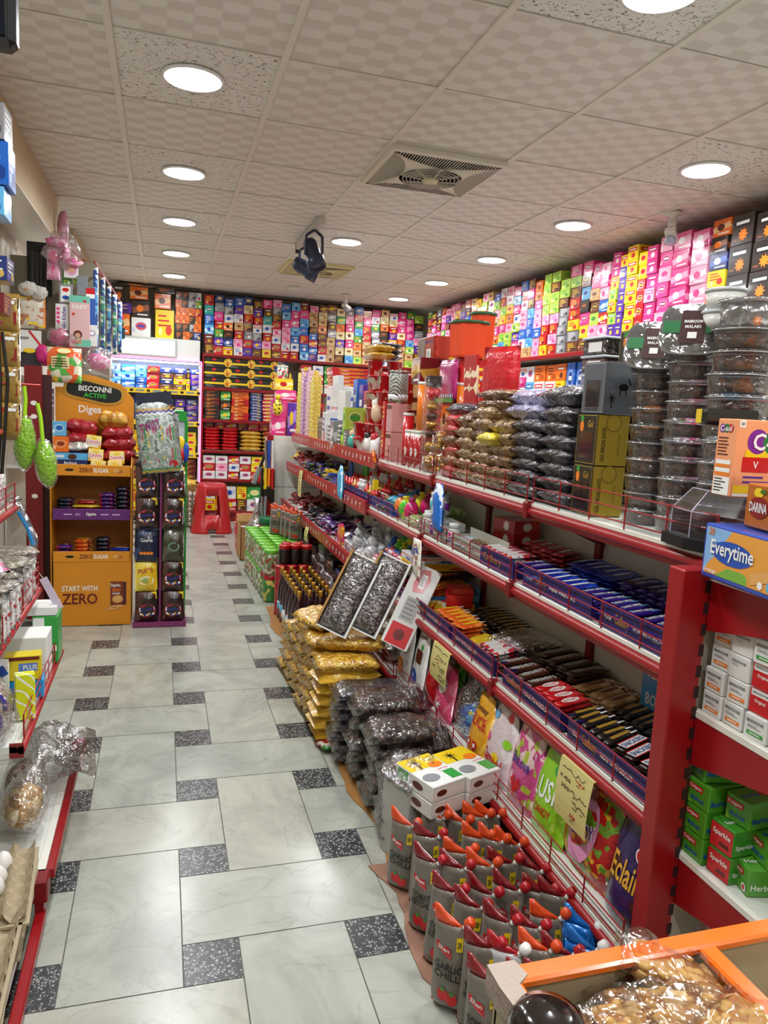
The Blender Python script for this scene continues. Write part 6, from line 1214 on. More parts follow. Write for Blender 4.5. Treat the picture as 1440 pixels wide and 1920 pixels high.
# fruit boxes with palm tree picture
def palm(lab, x, y, z, rz):
    mb = MB(); mb.box(-.065, .065, -.09, .09, 0, .05, wc, .002)
    mb.rectf('t', 0, .052, .128, .074, .0506, yel); mb.star('t', -.02, .055, .006, .03, 9, .0512, blk); mb.rectf('t', -.02, .03, .006, .03, .0512, blk); mb.ell('t', .035, .02, .05, .035, .0512, org); mb.rectf('t', .04, -.012, .045, .022, .0514, wht); mb.text('t', 'DATES', .04, -.012, .036, .008, .052, rdi)
    mb.rectf('t', .045, -.05, .04, .05, .0508, grn); mb.ell('t', -.03, -.04, .06, .045, .0512, gry); mb.rectf('f', 0, .025, .12, .03, -.0906, wht); mb.ell('f', -.03, .025, .04, .02, -.091, brn); mb.ell('l', .02, .025, .05, .024, -.0656, brn); mb.rectf('l', -.05, .025, .05, .04, -.0656, grn)
    T('fruit_box', lab, 'box', mb, (x, y, z), rz)
palm('flat white date carton with yellow top and black palm, left one', .80, 1.99, .265, .35); palm('flat white date carton with yellow top and black palm, right one', .93, 2.02, .265, .35)
palm('date carton beneath the left palm-topped carton', .80, 1.99, .213, .33); palm('date carton beneath the right palm-topped carton', .93, 2.02, .213, .33)
T('fruit_box', 'open white box holding loose dates in film, left of the palm cartons', 'box', [('box', MB().box(-.07, .07, -.07, .07, 0, .24, M('white card', '#b8b6b0', .5), .002)), ('date_film', MB().pillow(.17, .17, .10, filmh, 10, 8, .4, seed=3, z0=.22)), ('dates', MB().pillow(.15, .15, .05, datesd, 10, 8, .3, seed=5, z0=.235))], (.775, 2.06, .0), .3)
carton('support_box', 'white carton holding up the two palm-topped cartons', 'box', 'W', 3, .87, 2.05, .005, .2, .12, .205)
# date bags
big = [unit_pillow(datesd, 31+i, .22, 1, (.28, .2, .07), 4, .4) for i in range(3)]
big2 = [unit_pillow(GR('black dates', '#141218', '#1e1a22', '#302838', 50, dist=.01), 41+i, .16, 1, (.28, .2, .07), 5, .35) for i in range(2)]
WRP = [MB().pillow(.30, .215, .082, FILM('shrink film', '#ffffff', .015, .38, .07, 14, 1), 14, 10, .25, 3, 90+i, 1, z0=-.004, pe=.35).mesh('wrapper') for i in range(2)]
def dstack(x, y, n, h, kinds, lab, w_=.28, d=.2, rz=0, z=.005):
    for k in range(n):
        T('date_bag', '%s, %s' % (lab, 'topmost' if k == n-1 else up(k)), 'bag', [('dates', kinds[k % len(kinds)]), ('wrapper', WRP[k % 2])], (x+R.uniform(-.012, .012), y+R.uniform(-.012, .012), z+k*h), rz+R.uniform(-.1, .1), scale=(w_*R.uniform(.95, 1.03)/.28, d/.2, h*1.25/.07))
dstack(.845, 2.17, 4, .056, big, 'clear bag of brown dates, stack nearest the sauces', rz=-.15)
dstack(.85, 2.37, 5, .056, big, 'clear bag of brown dates, middle floor stack', .27, .19, -.1)
dstack(.83, 2.57, 5, .06, big, 'clear bag of dates, stack behind the middle one', .27, .19, -.1)
dstack(.80, 2.72, 7, .042, big2, 'flat black date pack, floor stack by the yellow bags', .27, .18, -.12)
dstack(.95, 2.60, 3, .09, big, 'upright slumped date bag against the gondola', .13, .14, .5, .03)
dstack(.95, 2.36, 3, .08, big, 'date bag squeezed behind the middle stack', .09, .2, .1, .03)
T('price_tag', 'tiny yellow tag stuck on the slumped date bags', 'tag', MB().box(-.008, .008, -.001, .001, 0, .03, yel), (.90, 2.58, .24))
# yellow noodle-chip bags
chips = GR('yellow chips', '#a87014', '#d09c28', '#f0cc60', 110, .14, 1, .005, .6)
ybg = [unit_pillow(chips, 51+i, .18, 1, (.24, .18, .055), 4, .42) for i in range(3)]
yend = MB(); yend.pillow(.24, .18, .055, chips, 14, 10, .15, 4, 60, 1, pe=.42); yend.mats
def ylab():
    mb = MB(); mb.pillow(.24, .18, .055, PK('yellow label film', '#c89c30', '#e8cc78', '#a83818', 26, crinkle=.7, typ='n', t=(.6, .72)), 14, 10, .15, 4, 61, 1, pe=.42); me = mb.mesh('bag'); me['nom'] = (.24, .18, .055); return me
yl = ylab()
for ci, (y, n) in enumerate([(2.92, 7), (3.09, 8), (3.26, 8), (3.43, 7), (3.60, 6), (3.77, 5)]):
    for k in range(n): T('chip_bag', 'yellow chip bag, %s in floor stack %s from the date packs' % ('topmost' if k == n-1 else up(k), NTH[ci]), 'bag', yl if (ci == 0 and k < 6) else ybg[k % 3], (.755+R.uniform(-.012, .012), y, .005+k*.049), .05+R.uniform(-.12, .12), scale=(.27, .17, .066))
T('chip_bag', 'yellow chip bag lying askew on top of the stacks, larger', 'bag', ybg[1], (.74, 3.2, .405), .5, scale=(.24, .2, .06)); T('chip_bag', 'yellow chip bag propped on top nearest the bottles', 'bag', ybg[2], (.72, 3.44, .36), rot=(.1, -.1, .3), scale=(.17, .15, .06)); T('chip_bag', 'yellow chip bag draped toward the tilted date cartons', 'bag', ybg[0], (.80, 3.0, .37), -.3, scale=(.28, .16, .055))
T('pickle_packet', 'small red and green packet on the floor beneath the black date packs', 'packet', unit_pillow(PK('chilli packet', '#a81c20', '#d8d0c0', '#3c8c38', 26, crinkle=.6), 66), (.70, 2.83, .005), .3, scale=(.14, .1, .03))
# tilted open cartons of dates
def tcart(lab, x, y, z, full):
    t = .004; w_, d, h = .12, .36, .16; mb = MB(); cw = M('carton white', '')
    side = cw
    mb.box(0, w_, 0, t, 0, d, side); mb.box(0, t, -h, 0, 0, d, kraft); mb.box(w_-t, w_, -h, 0, 0, d, side); mb.box(0, w_, -h, 0, 0, t, cw); mb.box(0, w_, -h, 0, d-t, d, cw)
    return mb
for i, (x, y, lab) in enumerate([(.695, 3.02, 'open carton of film-wrapped dates leaning on the gondola, left one'), (.82, 3.0, 'open carton of film-wrapped dates leaning on the gondola, right one')]):
    bx = MB(); bx.box(-.06, .06, .0, .05, 0, .34, M('carton white', ''), .002); bx.box(-.064, -.056, -.035, .02, 0, .34, kraft); bx.box(.056, .064, -.035, .02, 0, .34, M('carton white', '')); bx.box(-.06, .06, -.035, 0, 0, .006, M('carton white', ''))
    dt = MB(); dt.T = Matrix.Translation((0, -.0, .17)) @ Matrix.Rotation(PI/2, 4, 'X'); dt.pillow(.108, .32, .05, GR('grey dates film', '#2c2626', '#4c4444', '#8c8482', 100, .1, 1, .006), 8, 14, .2, 5, 7+i, pe=.4)
    T('date_carton', lab, 'carton', [('carton', bx), ('date_film', dt)], (x, y-.06, .455), rot=(-.38, .36, -.5), scale=(1.15, 1.1, 1.04))
bx = MB(); bx.box(0, .10, 0, .03, 0, .35, wc, .002); bx.poly([(.03, -.0006, .33), (.06, -.0006, .34), (.075, -.0006, .30), (.065, -.0006, .24), (.03, -.0006, .23), (.02, -.0006, .27)], rdi); bx.rectf('f', .05, .285, .018, .06, -.0012, wht); bx.text('f', 'DATES', .05, .285, .04, .010, -.0018, blk, PI/2)
bx.rectf('f', .05, .16, .055, .10, -.0006, M('label grey', '#b8b8b4', .5)); bx.lines('f', .05, .16, .045, .09, 5, -.0012, gry, 3); bx.rectf('f', .05, .05, .08, .09, -.0006, rdi); bx.ell('f', .05, .05, .04, .05, -.0012, mar, 8)
T('date_carton', 'white carton side with red panels, leaning right of the open cartons', 'carton', bx, (.89, 2.87, .44), rot=(-.38, .36, -.45), scale=(1.2, 1, 1.05))
# bottles
bt = MB(); gl_ = M('syrup glass', '#2a0a14', .06, coat=1); bt.lathe([(0, 0), (.028, 0), (.03, .008), (.03, .15), (.024, .19), (.012, .225), (.0115, .255)], 16, gl_, rib=.02)
bl_ = MB(); bl_.lathe([(.0305, .03), (.0308, .10)], 16, PK('bottle label', '#a81c2c', '#e8e0d8', '#5ca8c8', 34, crinkle=0, t=(.4, .7)))
bc = MB(); bc.lathe([(.0135, .25), (.0135, .282), (.011, .284), (0, .284)], 12, M('cap gold', '#c09030', .35, .6))
BT = meshes([('bottle', bt), ('label', bl_), ('cap', bc)])
q = 0
for r0 in range(7):
    for c in range(4):
        x = .765+c*.062; y = 4.08+r0*.105+.02*(c % 2)
        T('syrup_bottle', 'dark syrup bottle with gold cap, row %s behind the yellow bags, %s from the aisle' % (NTH[r0], NTH[c]), 'bottle', BT, (x, y, .005), R.uniform(0, 6), scale=(.95, .95, 1.2))
def jar(h, r, body, lid, lh=.02): return meshes([('jar', MB().lathe([(0, 0), (r*.94, 0), (r, .006), (r, h*.82), (r*.93, h*.86)], 18, body)), ('lid', MB().lathe([(r*.99, h*.84), (r*1.0, h-.004), (r*.95, h), (0, h)], 20, lid))])
redl = M('lid red', '#b0141a', .3, coat=.3); glid = M('lid green', '#70c038', .3, coat=.3)
JB = jar(.15, .036, PK('black jar', '#1c1210', '#2c1c18', '#a87830', 16, crinkle=0, typ='n', t=(.6, .72)), redl); JR = jar(.11, .035, PK('red jar', '#a01820', '#c83830', '#e8d8b0', 16, crinkle=0, typ='n', t=(.55, .68)), redl)
JG = jar(.15, .055, PK('green jar', '#7c8c5c', '#d0d0bc', '#a04030', 48, crinkle=0, typ='v', t=(.45, .85)), glid); JL = jar(.155, .056, PK('oil jar', '#3c8038', '#d8c060', '#285828', 9, crinkle=0, typ='n', t=(.55, .64)), redl)
for i, (x, y) in enumerate([(.80, 4.88), (.875, 4.89), (.95, 4.87), (.83, 4.97), (.91, 4.97)]): T('paste_jar', 'black jar with red lid, %s in the raised group behind the bottles' % NTH[i], 'jar', JB, (x, y, .29), i, scale=(1.05, 1.05, 1.15))
carton('support_box', 'red carton under the raised black jars', 'box', 'R', 3, .88, 4.94, .005, .22, .18, .282)
for i in range(9): T('paste_jar', 'small red-lidded jar, %s of the low group behind the bottles' % NTH[i], 'jar', JR, (.765+.076*(i % 3), 4.80-.0*(i//3), .005+.112*(i//3)), i)
for r0 in range(9):
    for c in range(3):
        for k in range(2):
            x, y = .755+c*.114-.004*r0, 5.16+r0*.118
            jj = JL if k == 0 and r0 < 2 else JG
            T('pickle_jar', '%s jar, %s layer, row %s from the bottles, %s from the aisle' % ('red-lidded oil' if jj is JL else 'green-lidded', ['bottom', 'top'][k], NTH[r0], NTH[c]), 'jar', jj, (x, y, .005+k*.188), R.uniform(0, 6), scale=(1, 1, 1.24 if jj is JG else 1.2))
SPO = SP['g']
for i, (x, y, z) in enumerate([(.86, 5.75, .382), (.93, 5.68, .382), (.95, 5.60, .382), (.97, 5.5, .382), (.90, 5.85, .382)]): T('sauce_pouch', 'red and white sauce pouch standing above the green lids, %s from the left' % NTH[i], 'sauce pouch', SPO, (x-.04, y, z), -.2)
for i, (x, y, w_, h_, c, lab) in enumerate([(.74, 5.75, .08, .22, 'p', 'lilac carton at the aisle edge beyond the jars')]): carton('grocery_box', lab, 'box', c, 3, x, 7.3, .002, w_, .2, h_)
kb = MB(); t = .006; kb.box(0, .26, 0, .34, 0, t, kraft); kb.box(0, t, 0, .34, 0, .30, kraft); kb.box(.26-t, .26, 0, .34, 0, .30, kraft); kb.box(0, .26, 0, t, 0, .30, kraft); kb.box(0, .26, .34-t, .34, 0, .30, kraft); kb.quad((0, .34, .3), (.26, .34, .3), (.26, .40, .36), (0, .40, .36), kraft)
T('cardboard_box', 'open brown cardboard box on the floor beyond the green lids', 'box', kb, (.68, 6.55, .002))
for i in range(6): T('snack_packet', 'pale packet inside the open brown cardboard box, %s' % NTH[i], 'packet', pks[0], (.74+.07*(i % 3), 6.65+.1*(i//3), .2+.02*(i % 2)), i, scale=(.12, .1, .06))
for i in range(2): carton('coffee_box', 'red and yellow carton %s at the far floor pile' % ['lower', 'upper'][i], 'box', 'R', 0, .80, 7.08, .002+.17*i, .22, .2, .165)
carton('coffee_box', 'red carton lying right of the far red and yellow pair', 'box', 'R', 3, 1.12 if 0 else .80, 6.62, .31, .12, .14, .06) if 0 else None
T('plastic_tub', 'flat tub with dark green lid beyond the sauce pouches', 'tub', jar(.36, .14, rdi, M('lid dark green', '#1c7040', .3)), (.90, 6.42 if 0 else 6.0+.0, .0)) if 0 else T('plastic_tub', 'wide red tub with dark green lid beyond the sauce pouches', 'tub', jar(.42, .085, rdi, M('lid dark green', '#1c7040', .3)), (.90, 6.40, .0))
# red stool
st = MB(); H_ = .52
def ringp(z, w_, r0=.06):
    out = []
    for i in range(32):
        a = 2*PI*i/32; c, s_ = math.cos(a), math.sin(a); k = 1/(abs(c)**5+abs(s_)**5)**(1/5); out.append((w_*c*k, w_*s_*k, z))
    return out
rs = M('stool red', '#b4141a', .35, coat=.2)
prof = [(0, .222), (.03, .212), (.05, .206), (.2, .185), (.4, .158), (.49, .150), (.515, .143), (.52, .12)]
rings = [ringp(z, w_) for z, w_ in prof]; vs = [p for r0 in rings for p in r0]; fs = []
for k in range(len(prof)-1):
    for i in range(32):
        # openings: tall slot in the middle of each side, arch at the foot
        ph = (i+.5) % 8; z = prof[k][0]
        side = (i+.5)/8; near = abs(((i+.5)+4) % 8-4)
        if 3 <= k <= 3 and near < 1.6: continue
        if k == 2 and False: continue
        if k in (0, 1) and near < 1.2: continue
        fs.append((k*32+i, k*32+(i+1) % 32, (k+1)*32+(i+1) % 32, (k+1)*32+i))
st.add(vs, fs, rs, True); st.add(rings[-1], [tuple(range(32))], rs)
for a in range(4):
    for s_ in (-.075, .075):
        c, q2 = math.cos(a*PI/2), math.sin(a*PI/2)
        st.tube([(c*.19-q2*s_*1.1, q2*.19+c*s_*1.1, .18), (c*.150-q2*s_, q2*.150+c*s_, .47)], .007, 6, rs)
st.add([(v[0]*1.0, v[1]*1.0, v[2]) for v in ringp(.0, .232)]+[(v[0], v[1], .02) for v in ringp(0, .232)]+ringp(.02, .215), [], rs)
so = T('stool', 'red plastic stool with oval cut-outs standing in the aisle', 'stool', st, (.52, 8.1, 0), 0)
sm_ = so.modifiers.new('thick', 'SOLIDIFY'); sm_.thickness = .005
# egg trays behind the stool
pulp = M('paper pulp', '#a8987c', .9, var=.15, bmp=(80, .5)); eggm = M('egg shell', '#e6e0da', .35)
def egg_tray(n=5, m=6):
    mb = MB(); p = .048; W, L = n*p, m*p; vs = []; fs = []; g = 6
    NX, NY = n*g, m*g
    for j in range(NY+1):
        for i in range(NX+1):
            u = i/g; v = j/g; z = .020+.018*(-math.cos(2*PI*u)*.5-math.cos(2*PI*v)*.5)*1.0
            z = .020-.019*(math.sin(PI*u)**2*math.sin(PI*v)**2)+.028*(math.cos(PI*u)**6*math.cos(PI*v)**6)
            vs.append((u*p-W/2, v*p-L/2, z))
    for j in range(NY):
        for i in range(NX): a = j*(NX+1)+i; fs.append((a, a+1, a+NX+2, a+NX+1))
    mb.add(vs, fs, pulp, False)
    mb.box(-W/2-.008, -W/2, -L/2-.008, L/2+.008, .012, .018, pulp); mb.box(W/2, W/2+.008, -L/2-.008, L/2+.008, .012, .018, pulp); mb.box(-W/2, W/2, -L/2-.008, -L/2, .012, .018, pulp); mb.box(-W/2, W/2, L/2, L/2+.008, .012, .018, pulp)
    return mb
ET = egg_tray().mesh('egg_tray'); EG = MB().lathe([(0, 0), (.012, .0025), (.019, .011), (.0215, .022), (.020, .034), (.014, .047), (.006, .0535), (0, .055)], 16, eggm).mesh('egg')
for k in range(7):
    T('egg_tray', 'pulp tray in the tall egg stack behind the red stool, %s' % up(k), 'egg tray', ET, (.28, 8.45, .002+k*.055), PI/2)
    for i in range(5): T('egg', 'white egg at the front of the %s tray behind the stool, %s' % (['lowest']+ORD[1:], )[0][k:k+1][0] if 0 else 'white egg in the tall stack behind the stool, %s tray' % up(k), 'egg', EG, (.16+.048*i, 8.351, .012+k*.055), group='eggs behind the stool, tray %s' % up(k))
T('snack_packet', 'yellow packets on top of the far egg stack', 'packet', PC['Y'][0], (.26, 8.42, .42), scale=(.22, .2, .1))
# ---------------- end unit beyond the gondola and tools hanging on its post
eu = MB(); eu.box(.97, 1.42, 6.70, 7.3, 0, 1.09, white); et = MB(); et.box(.96, 1.43, 6.68, 7.32, 1.09, 1.12, red)
T('low_cabinet', 'low white cabinet with red top beyond the far end of the gondola', 'cabinet', [('body', eu), ('top', et)])
for i, (c, x, z, w_, h_, lab) in enumerate([('P', 1.02, 1.121, .13, .16, 'hot pink box low on the far red-topped cabinet'), ('V', 1.14, 1.121, .08, .30, 'purple box on the far red-topped cabinet'), ('R', 1.2, 1.121, .06, .1, 'red box at the cabinet edge by the wrapping rolls'), ('P', 1.08, 1.44, .18, .09, 'hot pink box high on the far cabinet pile'), ('Y', 1.06, 1.53, .16, .10, 'yellow box at the top of the far cabinet pile')]):
    carton('sweet_box', lab, 'box', c, 2, x, 6.85, z, w_, .12, h_)
carton('support_box', 'magenta box between the lower and upper far cabinet boxes', 'box', 'P', 0, 1.03, 6.86, 1.282, .14, .12, .157)
T('sweet_bag', 'yellow dotted pineapple-shaped sweet bag on the far cabinet', 'bag', [('net', MB().blob((0, 0, .07), .045, .04, .075, PK('pineapple net', '#e8d020', '#4c3818', '#f0e060', 60, crinkle=.4), 12, 10)), ('leaf', MB().lathe([(.01, .14), (.03, .17), (0, .19)], 6, yel))], (1.0, 6.74, 1.28 if 0 else 1.3))
T('sweet_jar', 'jar with white and green cap at the top of the far cabinet pile', 'jar', jar(.12, .05, PK('bead jar', '#e8e8e0', '#38a048', '#c03060', 60, crinkle=0), white), (1.05, 6.85, 1.63))
T('bottle', 'black round-shouldered bottle at the edge of the far cabinet', 'bottle', MB().lathe([(0, 0), (.03, 0), (.03, .16), (.02, .17), (0, .17)], 14, blk), (1.19 if 0 else 1.0, 6.73, 1.121), scale=(.9, .9, 1)) if 0 else T('bottle', 'black cylinder standing at the edge of the far cabinet', 'bottle', MB().lathe([(0, 0), (.03, 0), (.03, .18), (.02, .19), (0, .19)], 14, blk), (1.26, 6.76, 1.121))
hk = MB()
tool = [('black-handled brush slanting out left', blk, .42, -.35), ('steel-handled brush', chrome, .4, .05), ('blue-handled brush', blu, .45, 0), ('white-handled brush', white, .42, .02), ('black rubber-headed tool', blk, .5, 0), ('yellow and black packed tool', yel, .3, 0), ('orange-handled brush', org, .26, 0), ('red packed scraper', rdi, .3, 0), ('silver ladle', chrome, .38, .04), ('grey brush', gry, .4, -.03)]
for i, (lb, m, L, tl) in enumerate(tool):
    x = .84+.03*(i % 4) if i else .925; y = 6.5-.05*(i//4) if i else 6.582; z = 1.08-.24*(i//4)
    T('kitchen_tool', lb+' hanging on the post at the far end of the gondola', 'kitchen tool', [('handle', MB().cyl((0, 0, 0), (0, 0, -L*.6), .012, .014, 8, m)), ('head', MB().box(-.022, .022, -.012, .012, -L, -L*.6, blk if m is not blk else gry, .008))], (x, y, z), rot=(0, -tl, 0))
T('tied_bag', 'clear knotted carrier bag hanging low at the far gondola post', 'bag', MB().lathe([(0, 0), (.09, .02), (.10, .08), (.06, .16), (.02, .26), (.03, .36)], 14, FILM('bag grey film', '#d8d4d8', .35, .5, .3, 14, 1)), (.80, 6.45, .22))
# ================================================================ ORANGE CARDBOARD STAND
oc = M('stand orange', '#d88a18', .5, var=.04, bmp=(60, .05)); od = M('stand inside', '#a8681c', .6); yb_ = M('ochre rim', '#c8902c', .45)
SXX, SY0, SY1 = (-.628, -.172), 4.69, 5.0
def curve_top():
    pts = []
    for k in range(25):
        x = -.628+.456*k/24; u = k/24
        if u < .12: z = 1.435+.0*u
        elif u < .24: z = 1.435+(u-.12)/.12*.07
        elif u < .55: z = 1.505+.012*math.sin((u-.24)/.31*PI)
        elif u < .85: z = 1.503-(u-.55)/.3*.035-.0
        else: z = 1.468-(u-.85)/.15*.09
        pts.append((x, z))
    return pts
hd = MB(); hd.prism([(-.628, .95), (-.172, .95)]+curve_top()[::-1], 1, 4.955, 4.965, oc)
lg = MB()
def logo(mb, sx, sz, off, m):
    n = 28; pts = []
    for k in range(n):
        a = 2*PI*k/n; c, s_ = math.cos(a), math.sin(a); e = 1/(abs(c)**3+abs(s_)**3)**(1/3)
        x = sx*c*e; z = sz*s_*e+.016*math.sin(-x*14)
        pts.append((-.405+x, off, 1.415+z))
    mb.poly(pts, m)
logo(lg, .178, .068, 4.952, gold); logo(lg, .168, .060, 4.951, yb_); logo(lg, .16, .053, 4.950, M('logo black', '#10160f', .4))
lg.text('f', 'BISCONNI', -.40, 1.432, .19, .034, 4.9485, wht, -.04); lg.text('f', 'ACTIVE', -.40, 1.392, .13, .028, 4.9485, M('logo green', '#38b838', .4), -.04)
lg.text('f', 'Diges', -.43, 1.30, .13, .06, 4.9535, wht)
parts = [('header_board', hd, [('logo_panel', lg, 'black logo panel with gold rim')])]
for x in (-.628, -.178): parts.append(('side_panel', MB().box(x, x+.006, 4.69, 4.97, .0, .97, oc).prism([(4.69, .97), (4.97, .97), (4.97, 1.2)], 0, x, x+.006, oc)))
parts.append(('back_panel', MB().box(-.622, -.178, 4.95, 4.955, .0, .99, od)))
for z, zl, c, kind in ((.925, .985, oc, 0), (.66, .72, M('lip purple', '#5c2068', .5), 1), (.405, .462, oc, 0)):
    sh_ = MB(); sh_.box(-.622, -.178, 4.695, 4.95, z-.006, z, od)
    lp = MB(); lp.box(-.612, -.180, 4.676, 4.690, z-.006, zl, c, .002); o_ = 4.6755
    zc = (z+zl)/2-.002
    if kind == 0:
        lp.text('f', 'ZERO', -.43, zc, .075, .026, o_, mar); lp.text('f', 'SUGAR', -.345, zc, .085, .026, o_, wht); lp.ell('f', -.52, zc, .05, .016, o_, blk); lp.ell('f', -.26, zc, .035, .024, o_, M('biscuit tan', '')); lp.ell('f', -.24, zc-.004, .035, .02, o_-.0006, M('biscuit rim', '#a86c28', .5)); lp.ell('f', -.255, zc, .026, .016, o_-.001, M('biscuit tan', ''))
    else:
        lp.text('f', 'Digestive', -.40, zc, .055, .024, o_, wht); lp.text('f', 'ZERO', -.475, zc, .03, .014, o_, M('lilac ink', '#c8a8d0', .5))
        for q in (-.53, -.325, -.26): lp.rectf('f', q, zc, .045, .007, o_, M('lilac ink', ''))
    parts.append(('shelf', sh_, [('shelf_lip', lp)]))
fb = MB(); fb.box(-.612, -.176, 4.68, 4.69, .004, .398, oc); o_ = 4.6790
fb.text('f', 'START WITH', -.465, .235, .20, .034, o_, wht); fb.text('f', 'ZERO', -.465, .17, .20, .068, o_, mar)
fb.rectf('f', -.255, .20, .075, .15, o_, M('pack brown', '#7c3018', .45)); fb.rectf('f', -.209, .20, .018, .145, o_, M('pack shade brown', '#4c1c20', .45)); fb.text('f', 'Digestive', -.262, .25, .055, .026, o_-.0006, wht); fb.text('f', 'ZERO', -.258, .222, .05, .018, o_-.0006, org); fb.text('f', 'SUGAR', -.258, .20, .045, .013, o_-.0006, wht)
for cx, cz, w_, h_ in ((-.25, .165, .06, .045), (-.26, .118, .09, .016), (-.28, .105, .08, .014)): fb.ell('f', cx, cz, w_+.008, h_+.006, o_-.0006, M('biscuit rim', ''), ang=.1); fb.ell('f', cx, cz, w_, h_, o_-.001, M('biscuit tan', ''), ang=.1)
parts.append(('front_panel', fb))
T('display_stand', 'orange cardboard biscuit stand with black and green wavy header sign', 'display stand', parts)
# goods on the stand
def dawn():
    mb = MB(); mb.box(-.038, .038, -.025, .025, 0, .072, M('bun yellow', '#e8b820', .3, coat=.5), .004); mb.rectf('f', 0, .052, .07, .032, -.0256, M('pale yellow', '#f4e8a0', .4)); mb.star('f', 0, .05, .008, .03, 14, -.0262, yel); mb.rectf('f', 0, .033, .072, .026, -.0268, wht); mb.text('f', 'DAWN', 0, .034, .062, .020, -.0275, M('dawn red', '#c81838', .3)); mb.rectf('f', 0, .012, .05, .008, -.0262, wht)
    return mb.mesh('bun_packet')
DW = dawn()
for i, (x, y, z, ry) in enumerate([(-.40, 4.80, 1.075, .12), (-.385, 4.775, .995, .08), (-.37, 4.74, .93, .1), (-.26, 4.775, .985, -.03), (-.27, 4.735, .93, 0)]): T('bun_packet', 'yellow rusk packet with red lettering on white, %s' % ['upper left of five', 'middle left', 'bottom left, cut by the lip', 'upper right', 'bottom right, cut by the lip'][i], 'packet', DW, (x, y, z), rot=(-.1, ry, 0), scale=(1.15, 1, 1.1))
rdb = [unit_pillow(PK('cake film', '#a01828', '#c8404c', '#d89838', 20, crinkle=.9, typ='n', t=(.58, .72)), 71, .18, 1, (.18, .12, .07)), unit_pillow(PK('cake gold', '#b87820', '#d8a840', '#a01828', 16, crinkle=.9, typ='n', t=(.5, .7)), 72, .18, 1, (.18, .12, .07)), unit_pillow(PK('silver cake', '#b0a8a0', '#d8d0c8', '#6c4c38', 24, crinkle=1, typ='n', metal=.3), 73, .2, 1, (.14, .09, .05))]
for i, (k, x, y, z, s_, lab) in enumerate([(0, -.47, 4.87, 1.16, (.19, .12, .08), 'red film cake bag in front of the white script'), (0, -.46, 4.85, 1.10, (.18, .12, .07), 'pale red film cake bag under another'), (1, -.29, 4.88, 1.20, (.17, .12, .10), 'gold and red cake bag, highest on the stand'), (0, -.26, 4.85, 1.13, (.18, .12, .08), 'glossy red cake bag below the gold one'), (0, -.25, 4.84, 1.07, (.19, .12, .075), 'dark red cake bag in right pile, second down'), (0, -.25, 4.83, 1.01, (.19, .12, .07), 'red cake bag lowest in right pile'),
        (2, -.485, 4.82, 1.06, (.13, .1, .06), 'crinkled silver biscuit packet left of the yellow rusks'), (2, -.455, 4.77, .935, (.13, .09, .05), 'brown-centred silver packet on the lip left of the rusks'), (0, -.555, 4.78, .935, (.12, .09, .05), 'small red packet at the lower left of the top tray'), (0, -.36, 4.88, 1.06, (.12, .1, .06), 'red film bag hidden behind the upper rusk packet')]):
    T('cake_bag', lab, 'bag', rdb[k], (x, y, z), rot=(R.uniform(.1, .3), R.uniform(-.1, .1), 0), scale=s_)
carton('biscuit_box', 'light blue small carton with gold script on the stand', 'box', 'b', 0, -.585, 4.80, 1.145, .075, .05, .085); carton('biscuit_box', 'orange small carton with white script on the stand', 'box', 'O', 0, -.575, 4.78, 1.05, .085, .05, .09)
mb = MB(); mb.box(-.095, .095, -.03, .03, 0, .075, M('marine', '#1c2c60', .35, coat=.3), .002); mb.rectf('f', 0, .052, .188, .04, -.0306, lblu); mb.ell('f', .01, .05, .05, .035, -.0312, M('choc base', '')); mb.text('f', 'Barbara', 0, .014, .07, .016, -.0312, wht); mb.rectf('f', -.06, .052, .05, .014, -.0312, wht)
T('biscuit_box', 'navy and pale blue chocolate biscuit box on the stand', 'box', mb, (-.52, 4.77, .975), 0)
carton('support_box', 'small carton behind the navy biscuit box', 'box', 'O', 3, -.54, 4.86, .93, .12, .08, .12)
def smallpack(code, x0, x1, y, z, n, h, lab, sc=1):
    for k in range(n): T('biscuit_pack', '%s, %s' % (lab, 'topmost' if k == n-1 else up(k)), 'packet', BAR[code], ((x0+x1)/2+R.uniform(-.004, .004), y, z+k*h), R.uniform(-.1, .1), scale=((x1-x0)/.13, 1.6, h/.016))
smallpack('N', -.60, -.50, 4.76, .662, 5, .022, 'dark packet at the left of the purple-lipped shelf'); smallpack('R', -.49, -.38, 4.76, .662, 5, .02, 'red packet in the middle of the purple-lipped shelf'); T('biscuit_pack', 'bright yellow packet on the red ones, purple-lipped shelf', 'packet', BAR['Y'], (-.43, 4.72, .725), 0, scale=(1.1, 1, .8))
smallpack('V', -.365, -.27, 4.76, .662, 6, .024, 'purple packet in the right piles of the purple-lipped shelf'); smallpack('N', -.265, -.19, 4.76, .662, 7, .026, 'dark packet at the right of the purple-lipped shelf')
smallpack('V', -.60, -.51, 4.76, .407, 3, .026, 'deep purple packet at the left of the lowest shelf'); smallpack('O', -.50, -.40, 4.76, .407, 5, .024, 'orange packet on the lowest stand shelf'); smallpack('N', -.385, -.30, 4.76, .407, 5, .025, 'dark packet right of the orange ones, lowest stand shelf'); smallpack('d', -.29, -.19, 4.76, .407, 3, .022, 'blue packet at the right of the lowest stand shelf')
